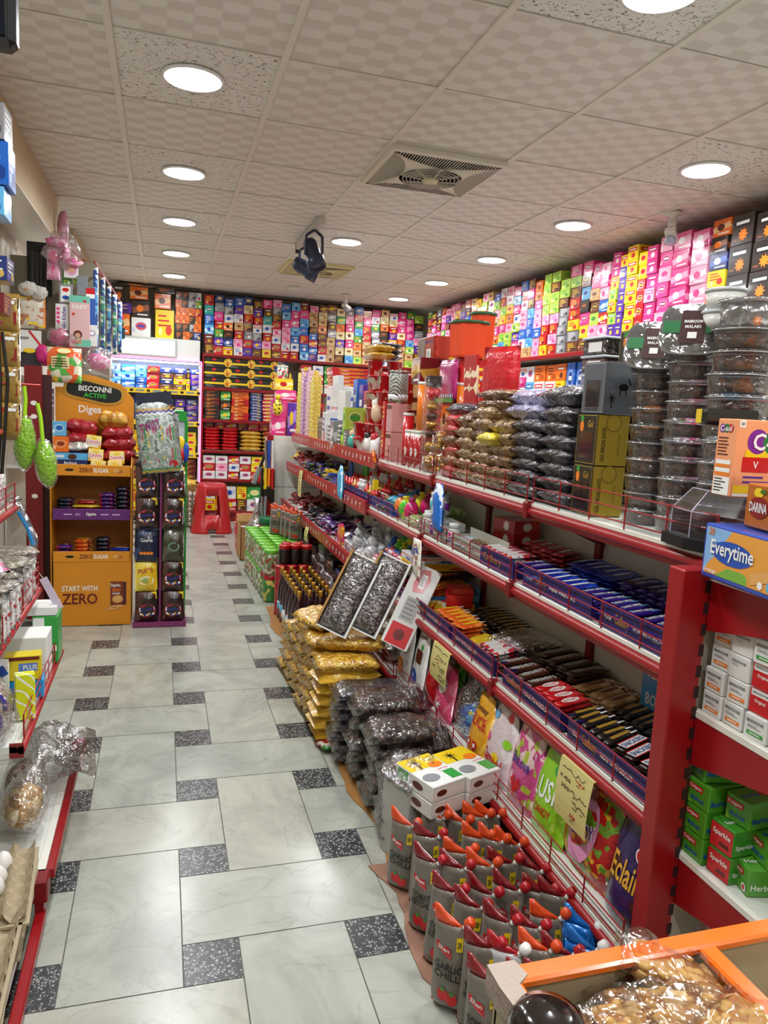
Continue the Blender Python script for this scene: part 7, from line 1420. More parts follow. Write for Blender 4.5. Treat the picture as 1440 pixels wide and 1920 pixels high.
# ================================================================ GREEN FRAMED HANGING RACK
pp = M('rack violet', '#7c2c60', .4); gp_ = M('rack green', '#189030', .35)
rk_ = [('tray_base', MB().box(-.16, .155, 4.60, 4.95, .004, .02, pp).box(-.16, .155, 4.60, 4.606, .02, .035, pp)), ('centre_post', MB().box(-.008, .004, 4.66, 4.672, .02, 1.02, pp)),
    ('green_frame', MB().tube([(.148, 4.90, .02), (.148, 4.90, 1.27), (.13, 4.90, 1.32), (.02, 4.90, 1.32)], .010, 8, gp_).box(.10, .148, 4.892, 4.90, 1.26, 1.32, gp_)), ('back_board', MB().box(-.14, .14, 4.905, 4.912, .02, 1.3, M('rack board', '#b8c4d0', .5)))]
for z in (.98, .79, .60, .40, .22): rk_.append(('hook_bar', MB().cyl((-.15, 4.68, z), (.14, 4.68, z), .004, .004, 6, blk)))
rk_.append(('dark_liner', MB().box(-.15, .135, 4.80, 4.90, .02, 1.0, M('rack liner', '#1c0c14', .6))))
T('hanging_rack', 'narrow violet and green rack of hanging snack bags beside the orange stand', 'display rack', rk_)
def snackbag(c):
    if c == 'k': m = PK('cocoa bag', '#281814', '#4c2c24', '#181010', 10, crinkle=1, typ='n', bs=30)
    elif c == 'y': m = PK('puff bag', '#e8c020', '#f0d850', '#d88010', 9, crinkle=.6, typ='n')
    elif c == 'n': m = PK('snack navy', '#14203c', '#28406c', '#b88030', 12, crinkle=.8, typ='n', t=(.6, .74))
    else: m = PK('olive bag', '#3c3828', '#5c5a44', '#7c7c64', 12, crinkle=.8, typ='n')
    mb = MB(); n = 9; out = [(-.20+.20*k/n, -.062, .062) for k in range(n+1)]
    mb.pouch(out, lambda q: .028*min(1, 4*q, 4*(1-q))+.001, m, 3, .006); n0 = len(mb.V)
    if c == 'k':
        mb.ell('f', 0, -.125, .10, .085, -.001, M('snack red', '#b01c30', .35, coat=.5), 16); mb.rectf('f', 0, -.115, .09, .022, -.0016, wht, .1); mb.text('f', 'Cocomo', 0, -.115, .08, .018, -.0022, M('snack blue', '#2838a0', .35), .1)
        for i in range(7): mb.ell('f', -.035+.012*i, -.145-.006*(i % 2), .016, .014, -.0016, [wht, M('snack tan', '#d8a868', .4), M('snack blue', '')][i % 3], 8)
        mb.poly([(.028, -.001, -.012), (.06, -.001, -.012), (.06, -.001, -.06)], yel)
    elif c == 'y': mb.text('f', 'PUFFS', 0, -.07, .085, .028, -.001, M('snack red', ''), .1); mb.ell('f', .005, -.13, .09, .06, -.001, M('puff cream', '#f0e8b0', .4), 14); mb.ell('f', .0, -.13, .04, .03, -.0016, M('puff green', '#98b060', .4), 10)
    elif c == 'n': mb.text('f', 'Cocomo', 0, -.06, .07, .022, -.001, wht); [mb.ell('f', -.03+.02*i, -.14, .02, .02, -.001, org, 8) for i in range(4)]
    else: mb.ell('f', 0, -.1, .07, .06, -.001, M('olive ring', '#688c74', .4), 14); mb.ell('f', 0, -.1, .05, .04, -.0016, M('olive in', '#3c3828', .4), 14)
    mb.drape(n0); mb.box(-.06, .06, -.002, .002, -.004, .012, m)
    return mb.mesh('snack_bag')
SBG = {c: snackbag(c) for c in 'kyno'}
lvl = ['top', 'second', 'third', 'fourth', 'bottom']
for side, seq in (('left', 'kknyk'), ('right', 'kkokk')):
    for i, c in enumerate(seq):
        z = [1.0, .81, .60, .42, .225][i]
        for d in range(3): T('snack_bag', '%s snack bag hanging %s on the %s column, %s' % ({'k': 'cocoa brown', 'y': 'yellow', 'n': 'navy', 'o': 'dark olive'}[c], lvl[i]+' level' if 0 else 'at '+lvl[i]+' level', side, ['front', 'middle', 'rear'][d]), 'bag', SBG[c], ((-.085 if side == 'left' else .075)+R.uniform(-.004, .004), 4.655+.034*d, z-.004*d), rot=(-.05, R.uniform(-.05, .05), 0))
mb = MB(); n = 10; mb.pouch([(-.42+.42*k/n, -.11-.012*math.sin(k/n*PI), .12 if k < 8 else .12-.02*(k-7)) for k in range(n+1)], lambda q: .03*min(1, 4*q, 4*(1-q))+.002, PK('twist straws', '#98a49c', '#c4ccc8', '#5c7468', 30, crinkle=1, typ='n', t=(.5, .62), bs=30), 5, .006); n0 = len(mb.V)
zz = [('#c89838', -.045), ('#583888', -.06), ('#e0e0e0', -.072), ('#2c8c50', -.40), ('#c8a020', -.41)]
for c, z in zz:
    for k in range(14): mb.rectf('f', -.105+.016*k, z+.005*(k % 2), .018, .008, -.001, M('zig '+c, c, .35, coat=.5), .5 if k % 2 else -.5)
[mb.rectf('f', -.09+.016*k, -.25+.01*math.sin(k*2), .006, .20, -.0015, [rdi, grn, yel, wht, pnk][k % 5]) for k in range(12)]; mb.text('f', 'TWIST', -.04, -.14, .12, .055, -.0025, M('twist magenta', '#a02880', .3, coat=.5), .25); mb.ell('f', .07, -.37, .05, .04, -.0016, rdi); mb.drape(n0)
T('snack_bag', 'huge clear bag of twisted candy sticks hung across the top of the green rack', 'bag', [('bag', mb), ('header_card', MB().box(-.10, .10, -.003, .003, -.015, .055, M('twist card', '#141c34', .4, coat=.4)))], (-.045, 4.60, 1.375), rot=(0, -.12, 0))
T('toy_pack', 'yellow, red and blue cartoon-style packet behind the candy sticks', 'packet', MB().blob((0, 0, .04), .04, .015, .05, yel, 10, 8, .3).blob((.02, 0, -.02), .03, .015, .04, rdi, 10, 8, .3).blob((.045, .0, -.01), .02, .015, .06, blu, 10, 8, .3), (.10, 4.78, 1.08))
# ================================================================ LEFT SHELVES NEAR THE CAMERA
LS = [(-.285, .135), (-.335, .50), (-.385, .76), (-.452, 1.035), (-.49, 1.28), (-.49, 1.62), (-.50, 1.90)]
parts = [('back_panel', MB().box(-.91, -.895, .3, 2.6, 0, 2.3, cream)), ('upright', MB().box(-.895, -.86, 2.56, 2.60, 0, 2.3, white)), ('upright', MB().box(-.895, -.86, 1.94, 1.98, 0, 2.3, white))]
for k, (x, z) in enumerate(LS):
    y0, y1 = (.3, 2.62) if k in (0, 2, 3, 5, 6) else (1.97, 2.6)
    if k == 4: y0 = .3
    if k == 1: y1 = 2.75
    if k == 0:
        mb = MB(); mb.box(-.895, x, 1.98, y1, z-.02, z, white); rl = MB(); rl.box(x-.02, x+.0, 1.98, y1, z, z+.004, rail); rl.box(x, x+.022, 1.99, y1, z-.03, z+.001, red, .003)
        r2_ = MB(); r2_.box(x-.02, x+.006, .3, 1.95, z-.115, z-.085, red, .003)
        bt_ = MB(); bt_.box(x-.035, x+.012, 1.93, 1.99, z-.06, z+.004, dred, .004); bt_.box(x-.02, x+.002, 1.935, 1.965, 0, z-.05, dred)
        dk = MB(); dk.box(-.895, x-.02, .3, 1.94, z-.035, z-.02, white)
        parts += [('shelf', mb, [('front_rail', rl)]), ('shelf', dk), ('front_rail', r2_), ('bracket', bt_)]
        continue
    mb = MB(); mb.box(-.895, x-.012, y0, y1, z-.02, z-.004, white); rl = MB(); rl.box(x-.022, x-.004, y0+.004, y1-.004, z-.012, z+.003, rail, .002); rl.cyl((x-.002, y0, z-.014), (x-.002, y1, z-.014), .011, .011, 8, red); rl.box(x-.03, x+.004, y0, y0+.006, z-.035, z+.004, dred)
    parts.append(('shelf', mb, [('front_rail', rl)]))
T('shelf_unit', 'red and white low shelves along the left edge near the camera', 'shelf unit', parts)
for (x, z, a, b_, lab) in ((-.335, .50, 2.0, 2.72, 'red wire guard on the second left shelf'), (-.385, .76, 1.3, 2.6, 'red wire guard on the third left shelf'), (-.452, 1.035, 1.6, 2.6, 'red wire guard on the fourth left shelf')): wire_guard(x+.004, z, a, b_, .07, lab)
# egg trays
for (yy, n, who) in ((1.80, 4, 'nearer the popcorn'), (1.53, 4, 'at the lower left corner')):
    x0 = -.43; z0 = .118
    for k in range(n): T('egg_tray', 'grey pulp egg tray %s, %s' % (who, 'topmost' if k == n-1 else up(k)), 'egg tray', ET, (x0+.006*k, yy, z0+k*.028), R.uniform(-.04, .04)+.05)
    if who[0] == 'n' or 1:
        for i in range(5):
            for j in range(6):
                if (who[0] == 'n' and (i == 4 or (i == 3 and j in (0, 5)))) or (who[0] != 'n' and (i > 2)): continue
                T('egg', 'white egg in the top tray %s' % who, 'egg', EG, (x0+.018+(i-2)*.048, yy+(j-2.5)*.047, z0+(n-1)*.028+.012), rot=(R.uniform(-.15, .15), R.uniform(-.15, .15), 0), group='white eggs in the top tray '+who)
# bags on the base shelf
pc_ = GR('popcorn', '#a87838', '#d0a468', '#e8d8b0', 36, .3, .4, .02); nutm = GR('red beans', '#5c1c18', '#8c4438', '#d8c8b8', 60, .3, .5, .01)
def film_bag(rr, hh, m, fillz, nz=.2):
    f_ = MB(); f_.lathe([(0, 0), (rr*.9, .004), (rr*1.05, hh*.3), (rr*.95, hh*.55), (rr*.55, hh*.8), (rr*.2, hh*.9), (rr*.5, hh*1.05)], 16, filmh)
    c = MB(); c.blob((0, 0, fillz*.5), rr*.86, rr*.86, fillz*.52, m, 16, 10, nz)
    return [('film_bag', f_), ('contents', c)]
T('popcorn_bag', 'clear bag of caramel popcorn lying on the lowest left shelf', 'bag', film_bag(.062, .20, pc_, .12), (-.375, 2.10, .20), rot=(-.9, .3, 0))
T('bean_bag', 'clear bag of red sugared nuts behind the popcorn', 'bag', film_bag(.055, .2, nutm, .12), (-.40, 2.26, .19), rot=(-.7, .2, 0))
T('film_wrap', 'crumpled clear plastic film heaped above the popcorn bag', 'plastic film', MB().blob((0, 0, 0), .10, .13, .07, FILM('grey film', '#dcdada', .07, .4, .12, 24, 1), 16, 12, .6, 4), (-.33, 2.42, .27))
T('film_wrap', 'loose sheet of clear film hanging over the lowest left shelf edge', 'plastic film', MB().pillow(.14, .24, .03, FILM('grey film', ''), 8, 8, .6, seed=12), (-.27, 2.5, .20), rot=(0, .5, .1))
T('pink_toy', 'small pink plastic tag in film at the far corner of the lowest left shelf', 'toy', [('tag', MB().box(-.02, .02, -.01, .01, 0, .05, M('hot pink', '#e85a9c', .4, coat=.3), .006)), ('strap', MB().box(-.004, .008, -.008, .008, -.06, .0, M('hot pink', '')))], (-.262, 2.58, .175))
# second shelf goods
def pbox(name, lab, w_, d, h, m, x, y, z, rz, fs=None, cat='box'):
    mb = MB(); mb.box(-w_/2, w_/2, -d/2, d/2, 0, h, m, .002)
    if fs: fs(mb, -d/2-.0008)
    return T(name, lab, cat, mb, (x, y, z), rz)
wl = M('carton white', '')
pbox('medicine_box', 'yellow battery-style box lettered PLUS on the second left shelf', .10, .05, .075, M('plus yellow', '#d8c010', .35, coat=.3), -.385, 2.30, .56, .1, lambda mb, o: (mb.rectf('f', .015, .04, .05, .024, o, M('ink2 N', '')), mb.text('f', 'PLUS', .02, .04, .036, .014, o-.0006, wht), mb.rectf('f', 0, .066, .09, .01, o, mar)))
pbox('medicine_box', 'sky blue box directly beneath the yellow PLUS box', .10, .06, .055, M('sky carton', '#2890d0', .35), -.38, 2.31, .502, .1)
pbox('medicine_box', 'yellow and white tilted packet at the guard of the second left shelf', .05, .03, .13, PK('yellow white wave', '#d8dc10', '#f0f0f0', '#d8dc10', 9, crinkle=0, typ='w', t=(.45, .75)), -.355, 2.14, .502, .25)
pbox('medicine_box', 'white box with red corner on the second left shelf', .07, .06, .14, wl, -.44, 2.20, .502, .2, lambda mb, o: (mb.rectf('f', .015, .02, .035, .03, o, rdi), mb.rectf('f', 0, .115, .06, .03, o, blu, .5), mb.lines('f', 0, .07, .05, .02, 3, o, blu)))
pbox('medicine_box', 'small open grey box at the left edge of the second shelf', .06, .06, .07, PK('carton plain S', *PAL['S'][:3]), -.475, 2.10, .502, .1)
pbox('medicine_box', 'navy small box lying before the yellow PLUS box', .05, .04, .05, PK('carton plain N', *PAL['N'][:3]), -.415, 2.22, .502, .1)
pbox('medicine_box', 'large plain white box at the back of the second left shelf', .13, .12, .09, wl, -.40, 2.46, .56, 0); pbox('medicine_box', 'white box beneath the large plain white one', .13, .12, .056, wl, -.40, 2.46, .502, 0)
pbox('medicine_box', 'green and white box at the far end of the second left shelf', .08, .1, .16, grn, -.365, 2.64, .502, 0, lambda mb, o: (mb.rectf('f', -.02, .13, .035, .05, o, wht), mb.rectf('f', .0, .05, .07, .02, o, wht)))
pbox('medicine_box', 'flat white box topping the far green and white box', .11, .1, .03, wl, -.385, 2.64, .664, 0)
T('tied_bag', 'clear bag holding a beige pouch at the left edge of the second shelf', 'bag', [('film', MB().blob((0, 0, .07), .085, .08, .09, filmh, 14, 10, .4, 3)), ('pouch', MB().blob((0, 0, .07), .065, .06, .07, M('beige pouch', '#b09c84', .5), 12, 8, .3, 4))], (-.45, 2.04, .51))
T('toy_pack', 'clear-wrapped blue toy with green leaf at the left edge', 'toy', [('body', MB().blob((0, 0, .05), .05, .04, .06, M('toy indigo', '#2c2480', .3, coat=.5), 12, 8)), ('leaf', MB().blob((0, -.03, .10), .03, .01, .035, M('toy green', ''), 10, 8)), ('ring', MB().tube([(.06*math.cos(a*.4), -.02, .10+.06*math.sin(a*.4)) for a in range(9)], .008, 6, M('toy indigo', ''))), ('film', MB().blob((0, 0, .07), .08, .07, .10, filmh, 12, 8, .3, 9))], (-.42, 1.99, .51 if 0 else .505), scale=(.8, .8, .9))
# third shelf: silver packs on edge
for k in range(30):
    T('foil_packet', 'silver and brown packet standing on edge along the third left shelf', 'packet', pks[1 if k % 3 == 0 else 0], (-.45+R.uniform(-.012, .012), 1.85+k*.024, .762+.045), rot=(PI/2+R.uniform(-.12, .12), 0, R.uniform(-.2, .2)), group='foil packets on the third left shelf', scale=(.12, .13, .022))
for k in range(8): T('foil_packet', 'grey foil packet lying over the packets on the third left shelf', 'packet', pks[1], (-.46+.01*(k % 3), 1.9+.08*k, .885+.012*(k % 2)), .5*k, 'foil packets lying on top', scale=(.16, .12, .022))
T('hanging_label', 'white and purple hanging label card at the far end of the third left shelf', 'tag', [('string', MB().cyl((0, 0, .06), (.01, 0, 0), .001, .001, 4, white)), ('card', MB().box(.0, .02, -.002, .002, -.09, .0, M('card lilac', '#c8bcd0', .4)))], (-.385, 2.62, .78), rot=(0, -.45, 0), scale=(1.2, 1, 1.3))
T('face_scrubber', 'white and blue packaged brush hanging from the fourth left shelf', 'packaged brush', [('card', MB().tube([(0, 0, 0), (.03, 0, -.06), (.055, 0, -.12), (.05, 0, -.19), (.02, 0, -.24), (-.03, 0, -.26)], .014, 6, M('bag grey film', '') if 0 else FILM('bag grey film', ''))), ('brush', MB().tube([(.012, -.004, -.03), (.04, -.004, -.085), (.055, -.004, -.14)], .010, 8, M('brush blue', '#2c98e0', .35, coat=.3))), ('bottle_cap', MB().blob((0, 0, .01), .02, .02, .012, chrome))], (-.455, 2.62, 1.04), scale=(1, 1, 1))
for k in range(9): T('foil_packet', 'lilac and silver packet behind the fourth left shelf guard', 'packet', pks[0], (-.50, 2.0+k*.06, 1.09), rot=(PI/2, 0, .3), group='packets on the fourth left shelf', scale=(.08, .11, .03))
T('foil_packet', 'pink and white curled sheets above the third left shelf packets', 'packet', MB().pillow(.16, .2, .03, PK('pink white sheet', '#d8d4d8', '#e87ca8', '#a8a4a8', 20, crinkle=.5, typ='n', t=(.6, .7)), 8, 8, .5, seed=22), (-.47, 2.1, .925), .3)
# straps, gold packs, boxes at the left edge
for k in range(3): T('hanging_strap', 'black rubber strap hanging at the left edge, %s' % NTH[k], 'strap', [('strap', MB().tube([(0, 0, 0), (-.006+.01*k, 0, -.15), (.0, 0, -.35), (-.01, 0, -.47)], .006, 6, blk)), ('clip', MB().box(-.02, .002, -.006, .006, -.53, -.47, org, .003))], (-.512+.012*k, 2.64, 1.58))
T('yellow_tool', 'neon yellow and black tool head at the left edge', 'tool', MB().blob((0, 0, 0), .02, .02, .05, M('neon', '#b8e020', .3, coat=.4)).blob((0, .01, -.03), .022, .02, .02, blk), (-.512, 2.6, 1.455), rot=(0, .3, 0))
gf = PK('gold foil pack', '#8c6c28', '#b89448', '#5c4418', 20, crinkle=1, typ='n', bs=30)
for k in range(4):
    mb = MB(); n = 6; mb.pouch([(-.13+.13*q/n, -.045, .045) for q in range(n+1)], lambda t_: .014*min(1, 5*t_, 5*(1-t_))+.001, gf, k, .003); n0 = len(mb.V); mb.rectf('f', 0, -.03, .085, .035, -.001, blk); mb.ell('f', -.015, -.03, .02, .02, -.0016, rdi); mb.rectf('f', .015, -.03, .03, .01, -.0016, wht); mb.rectf('f', 0, -.08, .07, .04, -.001, M('brick ink', '')); mb.drape(n0)
    T('foil_pack', 'gold foil sachet strip at the left edge, %s' % ['topmost', 'second down', 'third down', 'lowest'][k], 'sachet', mb, (-.495, 2.72, 1.71-.115*k), rz=.1)
for i, (x, z, w_, h_, c, lab) in enumerate([(-.48, 2.115, .07, .10, 'S', 'dark and white upright device box at the upper left edge'), (-.472, 1.99, .07, .12, 'B', 'blue and white lamp box at the upper left edge'), (-.485, 1.905, .07, .08, 'b', 'pale blue box lowest of the upper left pile'), (-.48, 1.72, .07, .07, 'N', 'white and navy carton on the sixth left shelf'), (-.49, 1.625, .07, .06, 'M', 'small maroon carton below the white and navy one')]):
    carton('appliance_box', lab, 'box', c, 3, x, 2.55, z, w_, .12, h_)
# ================================================================ RED UNIT BEHIND THE STAND, HANGING GOODS
mb1 = MB(); mb1.box(-.785, -.69, 4.86, 4.90, 0, 1.55, dred); mb1.box(-.70, -.64, 4.89, 4.91, 0, 1.5, M('unit dark', '#3c1014', .5))
for z in (.77, 1.25, 1.33): mb1.ell('f', -.735, z, .035, .028, 4.8592, wht)
parts = [('upright', mb1)]
for k in range(6): parts.append(('shelf', MB().box(-.90, -.64, 4.92, 6.2, .12+.27*k, .14+.27*k, white)))
parts.append(('back_panel', MB().box(-.91, -.90, 4.9, 6.2, 0, 2.3, cream)))
T('shelf_unit', 'dark red upright and shelves behind the orange stand', 'shelf unit', parts)
for k, (z, c, h_) in enumerate([(.145, 'K', .2), (.415, 'S', .2), (.685, 'B', .18), (.955, 'W', .18), (1.225, 'N', .2)]): carton('medicine_box', '%s box glimpsed between red upright and orange stand, %s' % (PAL[c][3], up(k)), 'box', c, 3, -.68, 4.98, z, .07, .1, h_)
T('hanging_board', 'pale board carrying the hanging toys behind the orange stand', 'board', [('board', MB().box(-.92, -.40, 5.16, 5.17, 1.56, 2.22, M('board pale', '#8c8470', .6))), ('dark_panel', MB().box(-.80, -.66, 5.10, 5.11, 1.98, 2.30, M('grid dark', '#161618', .6)))])  # pale board, with one flat dark panel behind the combs
mats_h = {}
def hcard(name, lab, cat, x0, z1, x1, z0, y, m, fs=None, t=.012, rz=0, box=0):
    w_, h_ = x1-x0, z1-z0; mb = MB()
    if box: mb.box(-w_/2, w_/2, -t, t, -h_, 0, m, .002)
    else:
        n = 7; mb.pouch([(-h_+h_*k/n, -w_/2, w_/2) for k in range(n+1)], lambda q: t*min(1, 6*q, 6*(1-q))+.001, m, len(lab), .003)
    n0 = len(mb.V)
    if fs: fs(mb, w_, h_)
    if not box: mb.drape(n0)
    else:
        for q in range(n0, len(mb.V)): v = mb.V[q]; mb.V[q] = (v[0], -t+v[1], v[2])
    return T(name, lab, cat, mb, ((x0+x1)/2, y, z1), rz)
pf_ = PK('pink toy film', '#e070a8', '#f0b8d0', '#c83878', 24, crinkle=.9, typ='n')
hcard('hairbrush_pack', 'pink hairbrush in a clear pink pack hanging upper left', 'toy', -.675, 2.27, -.60, 2.07, 5.0, PK('pink clear', '#d898b8', '#e8b8d0', '#c880a0', 20, crinkle=.8, typ='n'), lambda mb, w_, h_: (mb.ell('f', 0, -.07, .05, .08, -.001, M('brush pink', '#e06088', .35, coat=.4)), mb.rectf('f', 0, -.15, .018, .07, -.001, M('brush pink', ''))))
T('ribbon_pack', 'pink frilly hair ribbons in clear film hanging near the ceiling edge', 'toy', [('ribbon', MB().blob((0, 0, 0), .06, .03, .03, pf_, 12, 8, .5, 2).blob((.05, 0, -.06), .025, .025, .06, pf_, 12, 8, .6, 3).blob((.09, 0, -.11), .05, .02, .025, pf_, 12, 8, .6, 5)), ('film', MB().blob((.03, 0, -.04), .10, .05, .10, filmh, 14, 10, .4, 3))], (-.62, 4.98, 2.29))
T('ribbon_pack', 'long pale pink film pack reaching the ceiling', 'toy', MB().blob((0, 0, 0), .035, .03, .12, PK('pink clear', '','',''), 10, 10, .3, 8), (-.62, 5.3, 2.42))
hcard('toy_pack', 'white card with round pink toy window', 'toy', -.58, 2.19, -.50, 2.09, 5.0, wl, lambda mb, w_, h_: (mb.ell('f', 0, -.05, .07, .07, -.001, PK('pink clear', '', '', '')), mb.ell('f', 0, -.05, .04, .04, -.0016, M('skin tan', '#d0a080', .5))), box=1)
for k in range(4): T('comb', 'black comb hanging beside the pink hairbrush, %s' % NTH[k], 'comb', MB().box(-.008, .008, -.006, .006, -.24, 0, blk, .003).cyl((0, 0, -.24), (0, 0, -.34), .012, .004, 6, blk), (-.755+.022*k, 5.02+.01*k, 2.23))
T('plush_toy', 'white fluffy long-haired toy head above the yellow-trimmed bag', 'toy', [('body', MB().blob((0, 0, 0), .055, .05, .042, M('plush white', '#dcd8d0', .9, bmp=(90, 1, .02)), 18, 12, .2)), ('tail', MB().blob((.06, .0, -.02), .05, .03, .04, M('plush white', ''), 14, 10, .3)), ('face', MB().blob((-.005, -.045, -.005), .014, .01, .01, M('skin tan', '')))], (-.77, 4.96, 2.0))
hcard('craft_bag', 'clear backpack-shaped toy bag with yellow straps', 'toy', -.83, 1.955, -.68, 1.77, 4.97, PK('craft print', '#d8d0c0', '#b87858', '#e8e4d8', 26, crinkle=.4, typ='n'), lambda mb, w_, h_: (mb.rectf('f', 0, -.08, .04, .16, -.002, yel), mb.rectf('f', -.04, -.13, .06, .018, -.002, yel), mb.rectf('f', .04, -.16, .06, .018, -.002, yel, -.3), mb.rectf('f', 0, -.008, .14, .012, -.0024, yel), mb.rectf('f', -.07, -.09, .008, .17, -.0024, yel), mb.rectf('f', .07, -.09, .01, .17, -.0024, org)), .02)
hcard('toy_box', 'black and white box with yellow motorbike picture and red stripe', 'toy', -.835, 1.76, -.705, 1.54, 4.97, wl, lambda mb, w_, h_: (mb.poly([(-.065, -.001, -.22), (.065, -.001, -.22), (.065, -.001, -.10), (-.065, -.001, -.14)], M('road dark', '#2c2c30', .4)), mb.rectf('f', .035, -.05, .012, .12, -.0014, rdi, .65), mb.text('f', 'JEEP', -.03, -.05, .06, .018, -.0014, blk), mb.ell('f', .0, -.12, .07, .03, -.002, yel, 10), mb.ell('f', -.03, -.14, .025, .025, -.0026, blk, 10), mb.ell('f', .035, -.14, .025, .025, -.0026, blk, 10)), box=1)
carton('toy_box', 'small green box on the hanging toy wall', 'box', 'G', 3, -.565, 5.03, 2.03, .05, .04, .1); carton('toy_box', 'lime box with yellow top beside the small green one', 'box', 'g', 3, -.51, 5.04, 2.06, .04, .04, .05)
hcard('toy_car_pack', 'grey card holding a red and a blue toy car', 'toy', -.605, 2.05, -.53, 1.935, 4.98, gry, lambda mb, w_, h_: (mb.rectf('f', 0, -.06, .055, .09, -.001, wht), mb.ell('f', 0, -.035, .04, .025, -.002, rdi, 8), mb.ell('f', 0, -.08, .04, .025, -.002, blu, 8)), box=1)
hcard('grey_card', 'plain grey blister card', 'toy', -.505, 2.105, -.445, 1.99, 4.98, M('card grey', '#7c8288', .4), None, box=1)
mint = M('mint carton', '#70c0a8', .4)
hcard('doll_box', 'mint topped pale pink box with baby lettering and flowers', 'toy', -.545, 1.985, -.43, 1.68, 4.97, M('doll pink', '#dcb4b4', .4), lambda mb, w_, h_: (mb.rectf('f', 0, -.02, .115, .04, -.001, mint), mb.rectf('f', .02, -.28, .09, .04, -.001, mint), mb.text('f', 'BABY', 0, -.065, .085, .025, -.0014, wht), mb.star('f', -.035, -.11, .006, .012, 5, -.0014, rdi), mb.star('f', .03, -.03, .006, .012, 5, -.002, rdi), mb.ell('f', -.01, -.23, .05, .05, -.0014, brn), mb.ell('f', -.01, -.235, .03, .03, -.002, M('skin tan', '')), mb.rectf('f', -.01, -.27, .04, .03, -.0014, M('skin tan', ''))), box=1, t=.025)
hcard('toy_box', 'white and purple box lettered Mini Kitchen sideways', 'toy', -.625, 1.93, -.55, 1.775, 4.975, wl, lambda mb, w_, h_: (mb.text('f', 'Mini Kitchen', .01, -.08, .13, .022, -.001, prp, PI/2), [mb.rectf('f', -.022, -.03-.025*i, .018, .016, -.001, pnk) for i in range(4)]), box=1)
hcard('toy_box', 'tall blue box with red and white top', 'toy', -.455, 2.04, -.40, 1.82, 4.98, M('toy blue', '#2c58a8', .4), lambda mb, w_, h_: (mb.rectf('f', 0, -.02, .05, .035, -.001, rdi), mb.rectf('f', 0, -.05, .05, .025, -.001, wht)), box=1)
hcard('toy_box', 'white box with small drawing below the tall blue box', 'toy', -.465, 1.82, -.39, 1.69, 4.98, wl, lambda mb, w_, h_: (mb.ell('f', .01, -.05, .035, .035, -.001, prp, 10), mb.ell('f', .01, -.05, .027, .027, -.0016, wht, 10)), box=1)
for k in range(5): hcard('snack_strip', 'hanging strip of green and blue sachets, %s from the left' % NTH[k], 'sachet', -.415+.022*k, 2.17-.02*k, -.385+.022*k, 1.6+.03*k, 5.0+.25*k, PK('strip %d' % (k % 2), '#40906c' if k % 2 else '#58a0c8', '#d8e0d8', '#304c88', 40, crinkle=.8, t=(.4, .75)), None, .014)
for k, (c, z) in enumerate([('pink', 1.74), ('rose', 1.70)]): T('soft_toy', '%s wrapped soft toy above the orange stand sign' % c, 'toy', [('toy', MB().blob((0, 0, 0), .06, .045, .055, M('soft '+c, '#d87c94' if k else '#c84c7c', .6, bmp=(60, .5)), 14, 10, .3, k)), ('film', MB().blob((0, 0, .01), .075, .055, .07, filmh, 14, 10, .4, k))], (-.60+.08*k, 4.99, z))
T('soft_toy', 'magenta net bag toy left of the colourful carrier', 'toy', MB().blob((0, 0, 0), .05, .04, .06, M('soft magenta', '#c82878', .5, bmp=(80, .8)), 14, 10, .3, 5), (-.69, 4.97, 1.62))
cp = PK('carrier print', '#e8e0c8', '#e8642c', '#58b048', 20, crinkle=.6, t=(.45, .75))
hcard('carrier_bag', 'colourful clear carrier bag of letters hanging over the stand sign', 'toy', -.67, 1.67, -.475, 1.46, 4.935, cp, lambda mb, w_, h_: (mb.rectf('f', -.02, -.09, .10, .07, -.002, M('puff cream', '')), mb.lines('f', -.02, -.09, .09, .06, 4, -.003, brn, 5), mb.ell('f', 0, -.02, .09, .04, -.002, org), mb.ell('f', 0, -.02, .075, .03, -.0026, M('puff cream', '')), mb.star('f', -.05, -.19, .012, .022, 7, -.002, yel)), .025)
T('tied_bag', 'clear bag with pink contents right of the colourful carrier', 'bag', [('contents', MB().blob((0, 0, 0), .07, .035, .05, pf_, 12, 8, .3)), ('film', MB().blob((.0, 0, 0), .11, .045, .09, filmh, 14, 10, .4, 7))], (-.38, 4.99, 1.60), rot=(0, .5, 0))
T('toy_pack', 'pink and mint round hair toy on the dark wall patch', 'toy', MB().blob((0, 0, 0), .045, .02, .05, M('toy pink', '#e03880', .35, coat=.4), 14, 10).blob((0, 0, -.06), .045, .02, .03, mint, 12, 8), (-.46, 8.70, 2.25))
T('toy_pack', 'dark teal pack beneath the pink hair toy', 'toy', MB().box(-.06, .06, -.02, .02, -.09, .03, M('teal dark', '#1c3c4c', .4), .004), (-.46, 8.72, 2.10))
# dusters
nd = M('duster green', '#98d420', .7, bmp=(110, 1, .02)); gn = M('handle lime', '#a8e020', .3, coat=.3)
for k, (x, zt, zc, L, lean) in enumerate([(-.445, 1.42, 1.225, .085, .0), (-.405, 1.36, 1.155, .075, .12)]):
    T('duster', 'neon green fluffy duster hanging at the left, %s' % ['left and higher one', 'right and lower one'][k], 'duster', [('handle', MB().tube([(0, 0, .0), (.004, 0, -.05), (.0, 0, zc-zt+L*.9)], .0065, 8, gn)), ('fluff', MB().blob((0, 0, zc-zt), .034, .034, L, nd, 22, 16, .12, k)), ('wrapper', MB().blob((0, 0, zc-zt), .038, .038, L*1.12, film, 14, 10, .15, k))], (x, 2.75, zt), rot=(0, -lean, 0))
T('hook_rail', 'thin rail at the left shelf end holding the dusters', 'rail', MB().cyl((-.60, 2.62, 1.42), (-.40, 2.78, 1.42), .004, .004, 6, wirem))
